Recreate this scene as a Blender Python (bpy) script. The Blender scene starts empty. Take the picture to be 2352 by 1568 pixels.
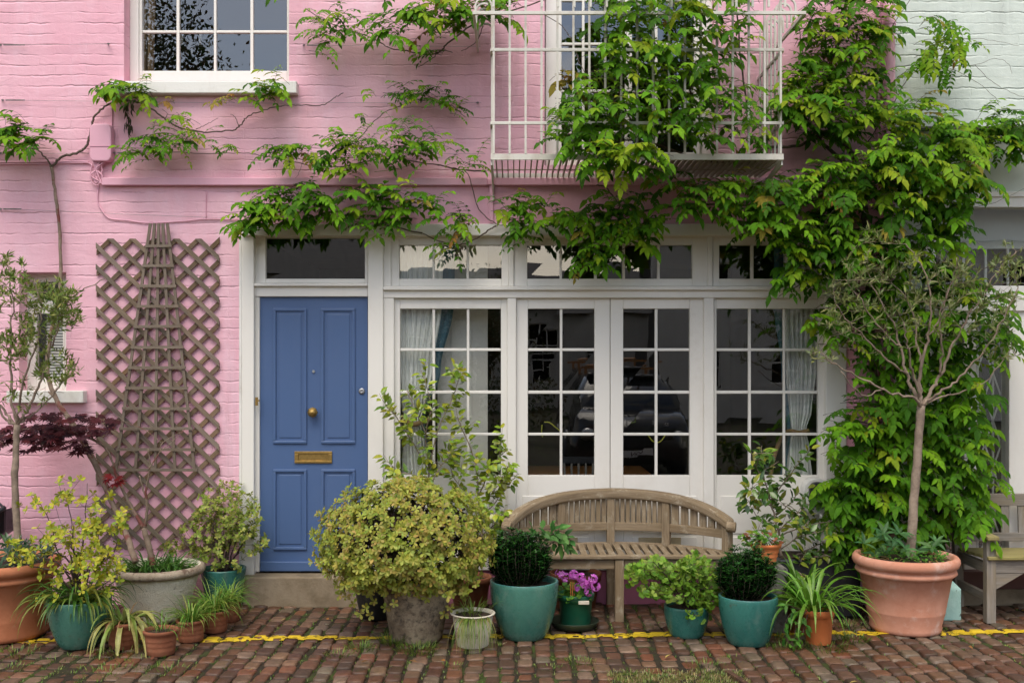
import bpy, math, random
import numpy as np
from mathutils import Vector, Matrix

SC = bpy.context.scene
COL = SC.collection
# camera model: facade plane y=0, camera at (0,-D,CH); P() turns photo measurements (2352 wide) into metres at a depth
D, F, CX, HY, CH = 7.56, 2400.0, 1176.0, 841.0, 1.71
rad = math.radians
V = Vector


def P(px, py, Y=0.0):
    d = D + Y
    return V(((px - CX) * d / F, Y, CH - (py - HY) * d / F))


def gX(px, Y=0.0):
    return (px - CX) * (D + Y) / F


def gZ(py, Y=0.0):
    return CH - (py - HY) * (D + Y) / F


# ---------------------------------------------------------------- objects
def link(o, parent=None):
    COL.objects.link(o)
    if parent is not None:
        o.parent = parent
        m = Matrix.Translation(-parent_loc(parent))
        o.matrix_parent_inverse = m
    return o


def parent_loc(p):
    l = V(p.location)
    if p.parent is not None and p.type == 'EMPTY':
        l = l
    return l if p.type == 'EMPTY' else V((0, 0, 0))


def tag(o, label=None, cat=None, group=None, kind=None):
    if label: o['label'] = label
    if cat: o['category'] = cat
    if group: o['group'] = group
    if kind: o['kind'] = kind
    return o


def thing(name, label, cat, loc=(0, 0, 0), group=None):
    o = bpy.data.objects.new(name, None)
    o.location = loc
    o.empty_display_size = 0.1
    COL.objects.link(o)
    return tag(o, label, cat, group)


class MB:
    """collects geometry; every vertex carries a grain coordinate g and a colour c"""

    def __init__(s):
        s.v = []; s.f = []; s.g = []; s.c = []

    def add(s, vs, fs, g=None, c=(1, 1, 1)):
        b = len(s.v)
        s.v.extend([tuple(v) for v in vs])
        s.f.extend([tuple(i + b for i in f) for f in fs])
        s.g.extend(g if g else [tuple(v) for v in vs])
        s.c.extend([c] * len(vs))

    def box(s, x0, x1, y0, y1, z0, z1, c=(1, 1, 1)):
        if x0 > x1: x0, x1 = x1, x0
        if y0 > y1: y0, y1 = y1, y0
        if z0 > z1: z0, z1 = z1, z0
        vs = [(x, y, z) for z in (z0, z1) for y in (y0, y1) for x in (x0, x1)]
        fs = [(0, 2, 3, 1), (4, 5, 7, 6), (0, 1, 5, 4), (2, 6, 7, 3), (0, 4, 6, 2), (1, 3, 7, 5)]
        dx, dy, dz = x1 - x0, y1 - y0, z1 - z0
        o = (x0 * 7.3 + z0 * 3.1) % 5
        m = max(dx, dy, dz)
        if m == dx: g = [(v[0], v[1] + o, v[2]) for v in vs]
        elif m == dz: g = [(v[2], v[1] + o, v[0]) for v in vs]
        else: g = [(v[1], v[0] + o, v[2]) for v in vs]
        s.add(vs, fs, g, c)

    def pbox(s, px0, px1, py0, py1, yf, yb, c=(1, 1, 1)):
        s.box(gX(px0, yf), gX(px1, yf), yf, yb, gZ(py1, yf), gZ(py0, yf), c)

    def bar(s, p, q, w, t, up=(0, 0, 1), c=(1, 1, 1)):
        """rectangular bar p->q, w wide (across, along side), t thick (along up)"""
        p = V(p); q = V(q)
        d = (q - p); L = d.length
        if L < 1e-6: return
        d /= L
        up = V(up)
        sd = d.cross(up)
        if sd.length < 1e-4: sd = d.cross(V((1, 0, 0)))
        sd.normalize()
        u = sd.cross(d).normalized()
        vs = []; g = []
        o = (p.x * 13.7 + p.z * 7.1 + p.y * 3) % 9
        for e, a in ((p, 0), (q, L)):
            for i, j in ((-1, -1), (1, -1), (1, 1), (-1, 1)):
                vs.append(e + sd * (i * w / 2) + u * (j * t / 2))
                g.append((a + o, i * w / 2 + o, j * t / 2))
        s.add(vs, [(0, 1, 2, 3), (7, 6, 5, 4), (0, 4, 5, 1), (1, 5, 6, 2), (2, 6, 7, 3), (3, 7, 4, 0)], g, c)

    def tube(s, pts, r, n=7, c=(1, 1, 1), cap=True):
        pts = [V(p) for p in pts]
        m = len(pts)
        if m < 2: return
        if not hasattr(r, '__len__'): r = [r] * m
        elif len(r) == 2 and m != 2: r = [r[0] + (r[1] - r[0]) * i / (m - 1) for i in range(m)]
        vs = []; g = []; fs = []
        ref = None; a = 0
        for i, p in enumerate(pts):
            t = (pts[min(i + 1, m - 1)] - pts[max(i - 1, 0)])
            if t.length < 1e-9: t = V((0, 0, 1))
            t.normalize()
            if ref is None:
                ref = t.cross(V((0.3, 0.8, 0.2)))
                if ref.length < 0.1: ref = t.cross(V((1, 0, 0)))
            ref = (ref - t * ref.dot(t))
            if ref.length < 1e-6: ref = t.orthogonal()
            ref.normalize()
            b = t.cross(ref)
            if i: a += (p - pts[i - 1]).length
            for k in range(n):
                th = 2 * math.pi * k / n
                vs.append(p + (ref * math.cos(th) + b * math.sin(th)) * r[i])
                g.append((a, r[i] * th + p.x, p.y))
        for i in range(m - 1):
            for k in range(n):
                k2 = (k + 1) % n
                fs.append((i * n + k, i * n + k2, (i + 1) * n + k2, (i + 1) * n + k))
        if cap:
            fs.append(tuple(range(n - 1, -1, -1)))
            fs.append(tuple((m - 1) * n + k for k in range(n)))
        s.add(vs, fs, g, c)

    def lathe(s, prof, n=40, c=(0, 0, 0), col=(1, 1, 1), capb=True, capt=False, wob=0.0, seed=0):
        rg = random.Random(seed)
        ph = [rg.uniform(0, 6.28) for _ in range(4)]
        vs = []; fs = []
        m = len(prof)
        for i, (r, z) in enumerate(prof):
            for k in range(n):
                th = 2 * math.pi * k / n
                rr = r * (1 + wob * (math.sin(2 * th + ph[0] + z * 4) + 0.6 * math.sin(3 * th + ph[1] - z * 7) + .4 * math.sin(7 * th + ph[2] + z * 21)))
                vs.append((c[0] + rr * math.cos(th), c[1] + rr * math.sin(th), c[2] + z))
        for i in range(m - 1):
            for k in range(n):
                k2 = (k + 1) % n
                fs.append((i * n + k, i * n + k2, (i + 1) * n + k2, (i + 1) * n + k))
        if capb: fs.append(tuple(range(n - 1, -1, -1)))
        if capt: fs.append(tuple((m - 1) * n + k for k in range(n)))
        s.add(vs, fs, None, col)

    def ribbon(s, pts, w, nrm, c=(1, 1, 1), fold=0.25):
        """strap leaf along pts, widths w (list), roughly facing nrm; V-folded"""
        vs = []; fs = []
        m = len(pts)
        for i, p in enumerate(pts):
            t = (pts[min(i + 1, m - 1)] - pts[max(i - 1, 0)]).normalized()
            sd = t.cross(nrm)
            if sd.length < 1e-3: sd = V((1, 0, 0))
            sd.normalize()
            u = sd.cross(t)
            vs += [p - sd * w[i] / 2 + u * w[i] * fold, p, p + sd * w[i] / 2 + u * w[i] * fold]
        for i in range(m - 1):
            a = i * 3
            fs += [(a, a + 1, a + 4, a + 3), (a + 1, a + 2, a + 5, a + 4)]
        s.add(vs, fs, None, c)

    def build(s, name, mat, parent=None, bevel=0, smooth=False, seg=2):
        me = bpy.data.meshes.new(name)
        me.from_pydata(s.v, [], s.f)
        a = me.attributes.new('gv', 'FLOAT_VECTOR', 'POINT')
        a.data.foreach_set('vector', np.array(s.g, dtype=np.float32).ravel())
        cc = np.ones((len(s.v), 4), dtype=np.float32)
        cc[:, :3] = np.array(s.c, dtype=np.float32)
        a = me.attributes.new('Col', 'FLOAT_COLOR', 'POINT')
        a.data.foreach_set('color', cc.ravel())
        me.materials.append(mat)
        if smooth:
            me.polygons.foreach_set('use_smooth', [True] * len(me.polygons))
        me.update()
        o = bpy.data.objects.new(name, me)
        link(o, parent)
        if bevel:
            b = o.modifiers.new('Bevel', 'BEVEL')
            b.width = bevel; b.segments = seg; b.limit_method = 'ANGLE'; b.angle_limit = rad(40)
            b.harden_normals = False
        return o


def dupe(o, parent, off):
    c = o.copy()
    COL.objects.link(c)
    c.parent = parent
    c.matrix_parent_inverse = o.matrix_parent_inverse
    c.location = V(o.location) + V(off)
    return c


# ---------------------------------------------------------------- leaves
LT = {}
LT['oval'] = ([(0, 0, 0), (-.75, .25, .05), (0, .25, 0), (.75, .25, .05), (-.8, .58, .02), (0, .58, -.03), (.8, .58, .02), (0, 1, -.14)],
              [(0, 2, 1), (0, 3, 2), (2, 5, 4), (2, 4, 1), (3, 6, 5), (3, 5, 2), (5, 7, 4), (6, 7, 5)])
LT['wist'] = ([(0, 0, 0), (-.8, .3, .05), (0, .3, -.01), (.8, .3, .05), (-.62, .65, .0), (0, .65, -.06), (.62, .65, .0), (0, 1, -.2)],
              [(0, 2, 1), (0, 3, 2), (2, 5, 4), (2, 4, 1), (3, 6, 5), (3, 5, 2), (5, 7, 4), (6, 7, 5)])
LT['spoon'] = ([(0, 0, 0), (-.35, .3, .03), (0, .3, 0), (.35, .3, .03), (-1, .7, .07), (0, .7, -.02), (1, .7, .07), (0, 1, -.06)],
               [(0, 2, 1), (0, 3, 2), (2, 5, 4), (2, 4, 1), (3, 6, 5), (3, 5, 2), (5, 7, 4), (6, 7, 5)])
LT['obov'] = ([(0, 0, 0), (-.5, .3, .04), (0, .3, 0), (.5, .3, .04), (-1, .66, .05), (0, .66, -.02), (1, .66, .05), (-.6, .92, .0), (.6, .92, .0), (0, 1, -.05)],
              [(0, 2, 1), (0, 3, 2), (2, 5, 4), (2, 4, 1), (3, 6, 5), (3, 5, 2), (5, 7, 4), (5, 9, 7), (6, 8, 5), (8, 9, 5)])
LT['lance'] = ([(0, 0, 0), (-1, .45, .02), (1, .45, .02), (0, .45, -.015), (0, 1, -.06)],
               [(0, 3, 1), (0, 2, 3), (3, 4, 1), (2, 4, 3)])
_fv = [(0, .45, -.08)]; _ff = []
for _k in range(15):
    _a = rad(-90 + 14) + rad(332) * _k / 14
    _r = (.5, .42, .52)[_k % 3] if 0 < _k < 14 else .45
    _fv.append((math.cos(_a) * _r * 2, .45 + math.sin(_a) * _r, .06 + .03 * (_k % 2)))
for _k in range(14): _ff.append((0, _k + 1, _k + 2))
LT['fan'] = (_fv, _ff)


class Fol:
    def __init__(s): s.a = {}

    def add(s, t, p, d, n, L, W, c):
        s.a.setdefault(t, []).append((p[0], p[1], p[2], d[0], d[1], d[2], n[0], n[1], n[2], L, W, c[0], c[1], c[2]))

    def build(s, name, mat, parent=None):
        VV = []; TT = []; CC = []; b = 0
        for t, rows in s.a.items():
            A = np.array(rows, dtype=np.float64)
            tv = np.array(LT[t][0]); tf = np.array(LT[t][1])
            p, d, n = A[:, 0:3], A[:, 3:6], A[:, 6:9]
            d = d / (np.linalg.norm(d, axis=1, keepdims=True) + 1e-9)
            sd = np.cross(d, n); ln = np.linalg.norm(sd, axis=1, keepdims=True)
            sd = np.where(ln < 1e-4, np.array([[1., 0, 0]]), sd / (ln + 1e-9))
            u = np.cross(sd, d)
            L = A[:, 9:10, None]; W = A[:, 10:11, None]
            vs = p[:, None, :] + sd[:, None, :] * tv[None, :, 0:1] * W / 2 + d[:, None, :] * tv[None, :, 1:2] * L + u[:, None, :] * tv[None, :, 2:3] * L
            k = len(tv); N = len(A)
            VV.append(vs.reshape(-1, 3))
            TT.append((tf[None] + (np.arange(N) * k)[:, None, None] + b).reshape(-1, 3))
            CC.append(np.repeat(A[:, 11:14], k, axis=0))
            b += N * k
        vs = np.concatenate(VV).astype(np.float32); ts = np.concatenate(TT).astype(np.int32)
        cs = np.ones((len(vs), 4), dtype=np.float32); cs[:, :3] = np.concatenate(CC)
        me = bpy.data.meshes.new(name)
        me.vertices.add(len(vs)); me.vertices.foreach_set('co', vs.ravel())
        me.loops.add(len(ts) * 3); me.loops.foreach_set('vertex_index', ts.ravel())
        me.polygons.add(len(ts)); me.polygons.foreach_set('loop_start', np.arange(0, len(ts) * 3, 3, dtype=np.int32))
        me.polygons.foreach_set('use_smooth', np.ones(len(ts), dtype=bool))
        at = me.attributes.new('Col', 'FLOAT_COLOR', 'POINT'); at.data.foreach_set('color', cs.ravel())
        me.update(calc_edges=True)
        me.materials.append(mat)
        o = bpy.data.objects.new(name, me)
        return link(o, parent)


def rv(R, s=1.0):
    while True:
        v = V((R.uniform(-1, 1), R.uniform(-1, 1), R.uniform(-1, 1)))
        if .01 < v.length < 1: return v * s


def jit(R, c, a=.25, h=.08):
    k = 1 + R.uniform(-a, a)
    return (max(0, c[0] * k * (1 + R.uniform(-h, h) * 2)), max(0, c[1] * k), max(0, c[2] * k * (1 + R.uniform(-h, h))))


def mixc(a, b, t): return tuple(a[i] + (b[i] - a[i]) * t for i in range(3))


def smooth_path(pts, sub=5, R=None, j=0.0):
    """Catmull-Rom through pts"""
    pts = [V(p) for p in pts]
    if len(pts) < 3: sub = max(sub, 3)
    out = []
    q = [pts[0] * 2 - pts[1]] + pts + [pts[-1] * 2 - pts[-2]]
    for i in range(1, len(q) - 2):
        a, b, c, d = q[i - 1], q[i], q[i + 1], q[i + 2]
        for k in range(sub):
            t = k / sub
            out.append(.5 * ((2 * b) + (c - a) * t + (2 * a - 5 * b + 4 * c - d) * t * t + (3 * b - a - 3 * c + d) * t ** 3))
    out.append(pts[-1])
    if R and j:
        out = [out[0]] + [p + rv(R, j) for p in out[1:]]
    return out


def pxpath(lst, Y0=-.06, Y1=None, sub=5, R=None, j=0.0):
    """photo-measured stem: (px,py[,Y]) points"""
    m = len(lst)
    if Y1 is None: Y1 = Y0
    pts = [P(q[0], q[1], q[2] if len(q) > 2 else Y0 + (Y1 - Y0) * i / max(1, m - 1)) for i, q in enumerate(lst)]
    return smooth_path(pts, sub, R, j)


def inpoly(x, y, poly):
    r = False; n = len(poly); j = n - 1
    for i in range(n):
        xi, yi = poly[i][0], poly[i][1]; xj, yj = poly[j][0], poly[j][1]
        if (yi > y) != (yj > y) and x < (xj - xi) * (y - yi) / (yj - yi + 1e-9) + xi: r = not r
        j = i
    return r


# ---------------------------------------------------------------- materials
def nodemat(name):
    m = bpy.data.materials.new(name)
    m.use_nodes = True
    nt = m.node_tree
    nt.nodes.clear()
    out = nt.nodes.new('ShaderNodeOutputMaterial')
    b = nt.nodes.new('ShaderNodeBsdfPrincipled')
    nt.links.new(b.outputs[0], out.inputs[0])
    return m, nt, b, out


def N(nt, t, **kw):
    n = nt.nodes.new(t)
    for k, v in kw.items(): setattr(n, k, v)
    return n


def noise(nt, vec, scale, detail=4, rough=.55, dist=0):
    n = N(nt, 'ShaderNodeTexNoise')
    n.inputs['Scale'].default_value = scale
    n.inputs['Detail'].default_value = detail
    n.inputs['Roughness'].default_value = rough
    n.inputs['Distortion'].default_value = dist
    if vec is not None: nt.links.new(vec, n.inputs['Vector'])
    return n.outputs['Fac']


def ramp(nt, fac, stops):
    r = N(nt, 'ShaderNodeValToRGB')
    el = r.color_ramp.elements
    while len(el) < len(stops): el.new(.5)
    for e, (p, c) in zip(el, stops):
        e.position = p
        e.color = (c, c, c, 1) if not hasattr(c, '__len__') else (*c, 1)
    nt.links.new(fac, r.inputs[0])
    return r.outputs[0]


def mix(nt, fac, a, b, mode='MIX'):
    m = N(nt, 'ShaderNodeMix', data_type='RGBA', blend_type=mode)
    for sock, val in ((0, fac), (6, a), (7, b)):
        if hasattr(val, 'is_linked') or hasattr(val, 'node'): nt.links.new(val, m.inputs[sock])
        elif sock == 0: m.inputs[0].default_value = val
        else: m.inputs[sock].default_value = (*val, 1)
    return m.outputs[2]


def math_(nt, op, a, b=None):
    m = N(nt, 'ShaderNodeMath', operation=op)
    for i, v in enumerate((a, b)):
        if v is None: continue
        if hasattr(v, 'node'): nt.links.new(v, m.inputs[i])
        else: m.inputs[i].default_value = v
    return m.outputs[0]


def mapping(nt, vec, scale=(1, 1, 1), loc=(0, 0, 0)):
    m = N(nt, 'ShaderNodeMapping')
    m.inputs['Scale'].default_value = scale
    m.inputs['Location'].default_value = loc
    nt.links.new(vec, m.inputs['Vector'])
    return m.outputs[0]


def bump(nt, b, h, strength=.4, dist=.01):
    n = N(nt, 'ShaderNodeBump')
    n.inputs['Strength'].default_value = strength
    n.inputs['Distance'].default_value = dist
    nt.links.new(h, n.inputs['Height'])
    nt.links.new(n.outputs[0], b.inputs['Normal'])
    return n


def objc(nt): return N(nt, 'ShaderNodeTexCoord').outputs['Object']


def attr(nt, name, out='Vector'):
    a = N(nt, 'ShaderNodeAttribute'); a.attribute_name = name
    return a.outputs[out]


def m_paint(name, c, rough=.45, dirt=(.45, .38, .30), amt=.35, nscale=3.0, bumpd=.0015, streak=True, spec=.5):
    m, nt, b, _ = nodemat(name)
    o = objc(nt)
    f1 = noise(nt, mapping(nt, o, (1, 1, .35 if streak else 1)), nscale, 6, .65)
    f2 = noise(nt, o, 28, 4, .6)
    f = math_(nt, 'MULTIPLY', ramp(nt, f1, [(.48, 0), (.8, 1)]), ramp(nt, f2, [(.3, .3), (.7, 1)]))
    f = math_(nt, 'MULTIPLY', f, amt)
    nt.links.new(mix(nt, f, c, dirt), b.inputs['Base Color'])
    b.inputs['Roughness'].default_value = rough
    b.inputs['Specular IOR Level'].default_value = spec
    bump(nt, b, noise(nt, o, 60, 3, .6), .3, bumpd)
    return m


def m_brick(name, c, c2, dist=.006, bh=.0762, mort=.010, jd=1.0):
    """thickly painted old brickwork: broken bed joints, faint upright joints, lumpy paint"""
    m, nt, b, _ = nodemat(name)
    o = objc(nt)
    sx = N(nt, 'ShaderNodeSeparateXYZ'); nt.links.new(o, sx.inputs[0])
    wob = math_(nt, 'SUBTRACT', noise(nt, mapping(nt, o, (1, 1, .6)), 3.0, 3, .6), .5)
    wob2 = math_(nt, 'SUBTRACT', noise(nt, mapping(nt, o, (1, 1, 1), (3, 7, 1)), 13.0, 4, .65), .5)
    zz = math_(nt, 'ADD', sx.outputs[2], math_(nt, 'ADD', math_(nt, 'MULTIPLY', wob, .040), math_(nt, 'MULTIPLY', wob2, .030)))
    xx = math_(nt, 'ADD', math_(nt, 'ADD', sx.outputs[0], sx.outputs[1]), math_(nt, 'MULTIPLY', wob2, .05))
    cm = N(nt, 'ShaderNodeCombineXYZ'); nt.links.new(xx, cm.inputs[0]); nt.links.new(zz, cm.inputs[1])

    def bricks(bw, ms):
        br = N(nt, 'ShaderNodeTexBrick')
        for k, v in (('Scale', 1), ('Brick Width', bw), ('Row Height', bh), ('Mortar Size', ms), ('Mortar Smooth', 1.0)): br.inputs[k].default_value = v
        br.inputs['Color1'].default_value = (1, 1, 1, 1); br.inputs['Color2'].default_value = (.3, .3, .3, 1); br.inputs['Mortar'].default_value = (.6, .6, .6, 1)
        nt.links.new(cm.outputs[0], br.inputs['Vector']); return br
    bed = bricks(40, mort); upr = bricks(.228, mort * .8)
    clog = ramp(nt, noise(nt, mapping(nt, o, (.55, 1, 2.2), (9, 2, 4)), 3.4, 5, .7), [(.46, .04), (.60, 1)])
    clog2 = ramp(nt, noise(nt, mapping(nt, o, (1, 1, 1), (1, 6, 8)), 2.6, 4, .6), [(.5, 0), (.7, .55)])
    joint = math_(nt, 'MAXIMUM', math_(nt, 'MULTIPLY', bed.outputs['Fac'], clog), math_(nt, 'MULTIPLY', upr.outputs['Fac'], clog2))
    big = noise(nt, mapping(nt, o, (.7, 1, 1.3)), 8, 6, .62, .5)
    fine = noise(nt, o, 48, 4, .65)
    h = math_(nt, 'ADD', math_(nt, 'MULTIPLY', big, 1.3), math_(nt, 'MULTIPLY', fine, .22))
    h = math_(nt, 'SUBTRACT', h, math_(nt, 'MULTIPLY', joint, jd))
    h = math_(nt, 'ADD', h, math_(nt, 'MULTIPLY', upr.outputs['Color'], .22))
    bump(nt, b, h, .85, dist)
    mott = noise(nt, mapping(nt, o, (1, 1, .55)), 1.1, 6, .7)
    col = mix(nt, ramp(nt, mott, [(.40, 0), (.68, 1)]), c, c2)
    chalk = ramp(nt, noise(nt, mapping(nt, o, (1, 1, .3), (5, 1, 9)), 3.2, 6, .75), [(.50, 0), (.72, .55)])
    col = mix(nt, chalk, col, tuple(min(.86, x * 1.10 + .08) for x in c))
    dirt = math_(nt, 'MULTIPLY', joint, ramp(nt, noise(nt, o, 6, 5, .75), [(.48, 0), (.72, .75)]))
    col = mix(nt, dirt, col, tuple(x * .42 for x in c))
    streak = noise(nt, mapping(nt, o, (7, 1, .35), (2, 8, 3)), 1.0, 6, .7)
    gate = noise(nt, mapping(nt, o, (1, 1, .8), (6, 3, 7)), 1.5, 3, .6)
    sk = math_(nt, 'MULTIPLY', ramp(nt, streak, [(.52, 0), (.72, .5)]), ramp(nt, gate, [(.48, 0), (.62, 1)]))
    col = mix(nt, sk, col, tuple(x * .62 for x in c))
    chips = ramp(nt, noise(nt, o, 34, 5, .7), [(.70, 0), (.73, .5)])
    col = mix(nt, math_(nt, 'MULTIPLY', chips, ramp(nt, gate, [(.40, 1), (.55, 0)])), col, tuple(x * .5 for x in c))
    nt.links.new(col, b.inputs['Base Color'])
    b.inputs['Roughness'].default_value = .6
    b.inputs['Specular IOR Level'].default_value = .3
    return m


def m_wood(name, c1, c2, c3, rough=.8, sc=1.0, lich=None):
    """weathered timber; grain follows gv"""
    m, nt, b, _ = nodemat(name)
    g = attr(nt, 'gv')
    gr = noise(nt, mapping(nt, g, (5 * sc, 90 * sc, 90 * sc)), 1, 6, .7, .4)
    gr2 = noise(nt, mapping(nt, g, (2.5, 14, 14)), 1, 4, .6)
    col = mix(nt, ramp(nt, gr, [(.3, 0), (.7, 1)]), c1, c2)
    col = mix(nt, ramp(nt, gr2, [(.45, 0), (.72, .85)]), col, c3)
    if lich:
        lf = ramp(nt, noise(nt, mapping(nt, g, (9, 16, 16)), 1, 7, .75), [(.54, 0), (.66, .75)])
        col = mix(nt, lf, col, lich)
    col = mix(nt, 1.0, col, attr(nt, 'Col', 'Color'), 'MULTIPLY')
    nt.links.new(col, b.inputs['Base Color'])
    b.inputs['Roughness'].default_value = rough
    b.inputs['Specular IOR Level'].default_value = .25
    bump(nt, b, gr, .6, .003)
    return m


def m_rough(name, c1, c2, scale=8, rough=.85, bd=.006, spots=None, spec=.3, detail=8, lo=.4, hi=.65, sp_scale=30, sp=(.55, .62)):
    m, nt, b, _ = nodemat(name)
    o = objc(nt)
    f = noise(nt, o, scale, detail, .7)
    col = mix(nt, ramp(nt, f, [(lo, 0), (hi, 1)]), c1, c2)
    gr_ = ramp(nt, noise(nt, mapping(nt, o, (1, 1, .6), (3, 1, 8)), scale * .8, 7, .8), [(.56, 0), (.74, .4)])
    col = mix(nt, gr_, col, tuple(x * .45 for x in c1))
    if spots:
        s2 = ramp(nt, noise(nt, o, sp_scale, 5, .65), [(sp[0], 0), (sp[1], 1)])
        col = mix(nt, s2, col, spots)
    nt.links.new(col, b.inputs['Base Color'])
    b.inputs['Roughness'].default_value = rough
    b.inputs['Specular IOR Level'].default_value = spec
    bump(nt, b, noise(nt, o, scale * 4, 8, .7), .7, bd)
    return m


def m_glaze(name, c1, c2, c3, rough=.18):
    """glazed stoneware: runs and mottling"""
    m, nt, b, _ = nodemat(name)
    o = objc(nt)
    f = noise(nt, mapping(nt, o, (1, 1, .4)), 5, 6, .65, .6)
    f2 = noise(nt, o, 22, 5, .7)
    col = mix(nt, ramp(nt, f, [(.35, 0), (.7, 1)]), c1, c2)
    col = mix(nt, ramp(nt, noise(nt, mapping(nt, o, (1, 1, .22), (4, 4, 4)), 6, 5, .7), [(.6, 0), (.75, .8)]), col, c3)
    col = mix(nt, ramp(nt, f2, [(.55, 0), (.8, .35)]), col, tuple(x * .5 for x in c1))
    bloom = math_(nt, 'MULTIPLY', ramp(nt, noise(nt, mapping(nt, o, (1, 1, .5), (7, 7, 7)), 7, 6, .75), [(.53, 0), (.72, .38)]), ramp(nt, f2, [(.35, .2), (.65, 1)]))
    col = mix(nt, bloom, col, (.36, .36, .31))
    mud = ramp(nt, noise(nt, mapping(nt, o, (1, 1, 1), (2, 9, 5)), 16, 7, .8), [(.60, 0), (.68, .55)])
    col = mix(nt, mud, col, (.10, .075, .04))
    nt.links.new(col, b.inputs['Base Color'])
    b.inputs['Roughness'].default_value = rough
    nt.links.new(ramp(nt, f2, [(.3, rough), (.8, rough + .3)]), b.inputs['Roughness'])
    bump(nt, b, noise(nt, o, 14, 4, .6), .25, .004)
    return m


def m_leaf(name, rough=.42, tr=.3, spec=.4):
    m, nt, b, out = nodemat(name)
    c = attr(nt, 'Col', 'Color')
    o = objc(nt)
    c2 = mix(nt, .6, c, mix(nt, ramp(nt, noise(nt, o, 40, 3, .6), [(.3, .6), (.7, 1.25)]), (0, 0, 0), c), 'MIX')
    v = mix(nt, 1.0, c, ramp(nt, noise(nt, o, 45, 3, .6), [(.3, .72), (.7, 1.2)]), 'MULTIPLY')
    nt.links.new(v, b.inputs['Base Color'])
    b.inputs['Roughness'].default_value = rough
    b.inputs['Specular IOR Level'].default_value = spec
    if tr:
        t = N(nt, 'ShaderNodeBsdfTranslucent')
        hs = N(nt, 'ShaderNodeHueSaturation'); hs.inputs['Value'].default_value = 1.5
        nt.links.new(c, hs.inputs['Color']); nt.links.new(hs.outputs[0], t.inputs['Color'])
        ms = N(nt, 'ShaderNodeMixShader'); ms.inputs[0].default_value = tr
        nt.links.new(b.outputs[0], ms.inputs[1]); nt.links.new(t.outputs[0], ms.inputs[2])
        nt.links.new(ms.outputs[0], out.inputs[0])
    return m


def m_vcol(name, rough=.6, spec=.3, bd=0, bscale=40):
    m, nt, b, out = nodemat(name)
    nt.links.new(attr(nt, 'Col', 'Color'), b.inputs['Base Color'])
    b.inputs['Roughness'].default_value = rough
    b.inputs['Specular IOR Level'].default_value = spec
    if bd: bump(nt, b, noise(nt, objc(nt), bscale, 5, .65), .6, bd)
    return m


def m_metal(name, c, rough=.3, met=1.0):
    m, nt, b, _ = nodemat(name)
    o = objc(nt)
    f = noise(nt, o, 30, 5, .7)
    nt.links.new(mix(nt, ramp(nt, f, [(.45, 0), (.75, .7)]), c, tuple(x * .35 for x in c)), b.inputs['Base Color'])
    b.inputs['Metallic'].default_value = met
    nt.links.new(ramp(nt, f, [(.3, rough), (.8, rough + .25)]), b.inputs['Roughness'])
    return m


def m_glass(name, f0=.17, tint=(.96, .98, .97)):
    m = bpy.data.materials.new(name); m.use_nodes = True
    nt = m.node_tree; nt.nodes.clear()
    out = N(nt, 'ShaderNodeOutputMaterial')
    lw_ = N(nt, 'ShaderNodeLayerWeight'); lw_.inputs['Blend'].default_value = .5
    f5 = math_(nt, 'POWER', lw_.outputs['Facing'], 5.0)
    fres = math_(nt, 'ADD', math_(nt, 'MULTIPLY', f5, 1 - f0), f0)
    tr = N(nt, 'ShaderNodeBsdfTransparent'); tr.inputs[0].default_value = (*tint, 1)
    gl = N(nt, 'ShaderNodeBsdfGlossy'); gl.inputs['Roughness'].default_value = 0.0
    bp = N(nt, 'ShaderNodeBump'); bp.inputs['Strength'].default_value = .12; bp.inputs['Distance'].default_value = .002
    nt.links.new(noise(nt, objc(nt), 3.5, 2, .5), bp.inputs['Height'])
    nt.links.new(bp.outputs[0], gl.inputs['Normal'])
    ms = N(nt, 'ShaderNodeMixShader')
    nt.links.new(fres, ms.inputs[0]); nt.links.new(tr.outputs[0], ms.inputs[1]); nt.links.new(gl.outputs[0], ms.inputs[2])
    nt.links.new(ms.outputs[0], out.inputs[0])
    return m


M = {}
M['pink'] = m_brick('pink_painted_brick', (.82, .488, .575), (.785, .405, .50), .0055)
M['mint'] = m_brick('mint_painted_brick', (.63, .69, .64), (.58, .65, .60), dist=.0055, jd=1.5, bh=.079)
M['mint_smooth'] = m_paint('mint_paint', (.58, .64, .585), .5, amt=.3)
M['pinkp'] = m_paint('pink_gloss', (.765, .41, .52), .42, (.45, .25, .30), .3)
M['pinkdark'] = m_paint('pink_plinth', (.36, .12, .20), .6, (.2, .09, .1), .6, 5)
M['white'] = m_paint('white_gloss', (.81, .785, .735), .35, (.52, .45, .36), .4, 2.5)
M['sill'] = m_paint('white_masonry', (.76, .755, .71), .6, (.38, .33, .26), .6, 6, .003)
M['flaky'] = m_paint('flaking_white', (.78, .77, .735), .5, (.35, .30, .25), .75, 7, .004)
M['blue'] = m_paint('blue_door_paint', (.070, .128, .275), .38, (.10, .15, .28), .5, 2.0, .001)
M['brass'] = m_metal('aged_brass', (.46, .30, .10), .35)
M['steel'] = m_metal('dull_steel', (.5, .5, .5), .3)
M['iron'] = m_paint('cream_iron_paint', (.66, .645, .58), .45, (.26, .12, .05), .7, 9, .002, spec=.4)
M['irondirty'] = m_paint('grimy_iron_slats', (.36, .30, .22), .6, (.16, .08, .04), .8, 9, .002)
M['lattice'] = m_wood('weathered_lattice', (.12, .095, .072), (.27, .23, .19), (.21, .15, .095), .85)
M['latticeback'] = m_wood('brown_lattice', (.12, .085, .055), (.25, .19, .14), (.19, .115, .055), .85)
M['obelisk'] = m_wood('grey_brown_slats', (.14, .11, .085), (.25, .205, .165), (.17, .13, .095), .85)
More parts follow.
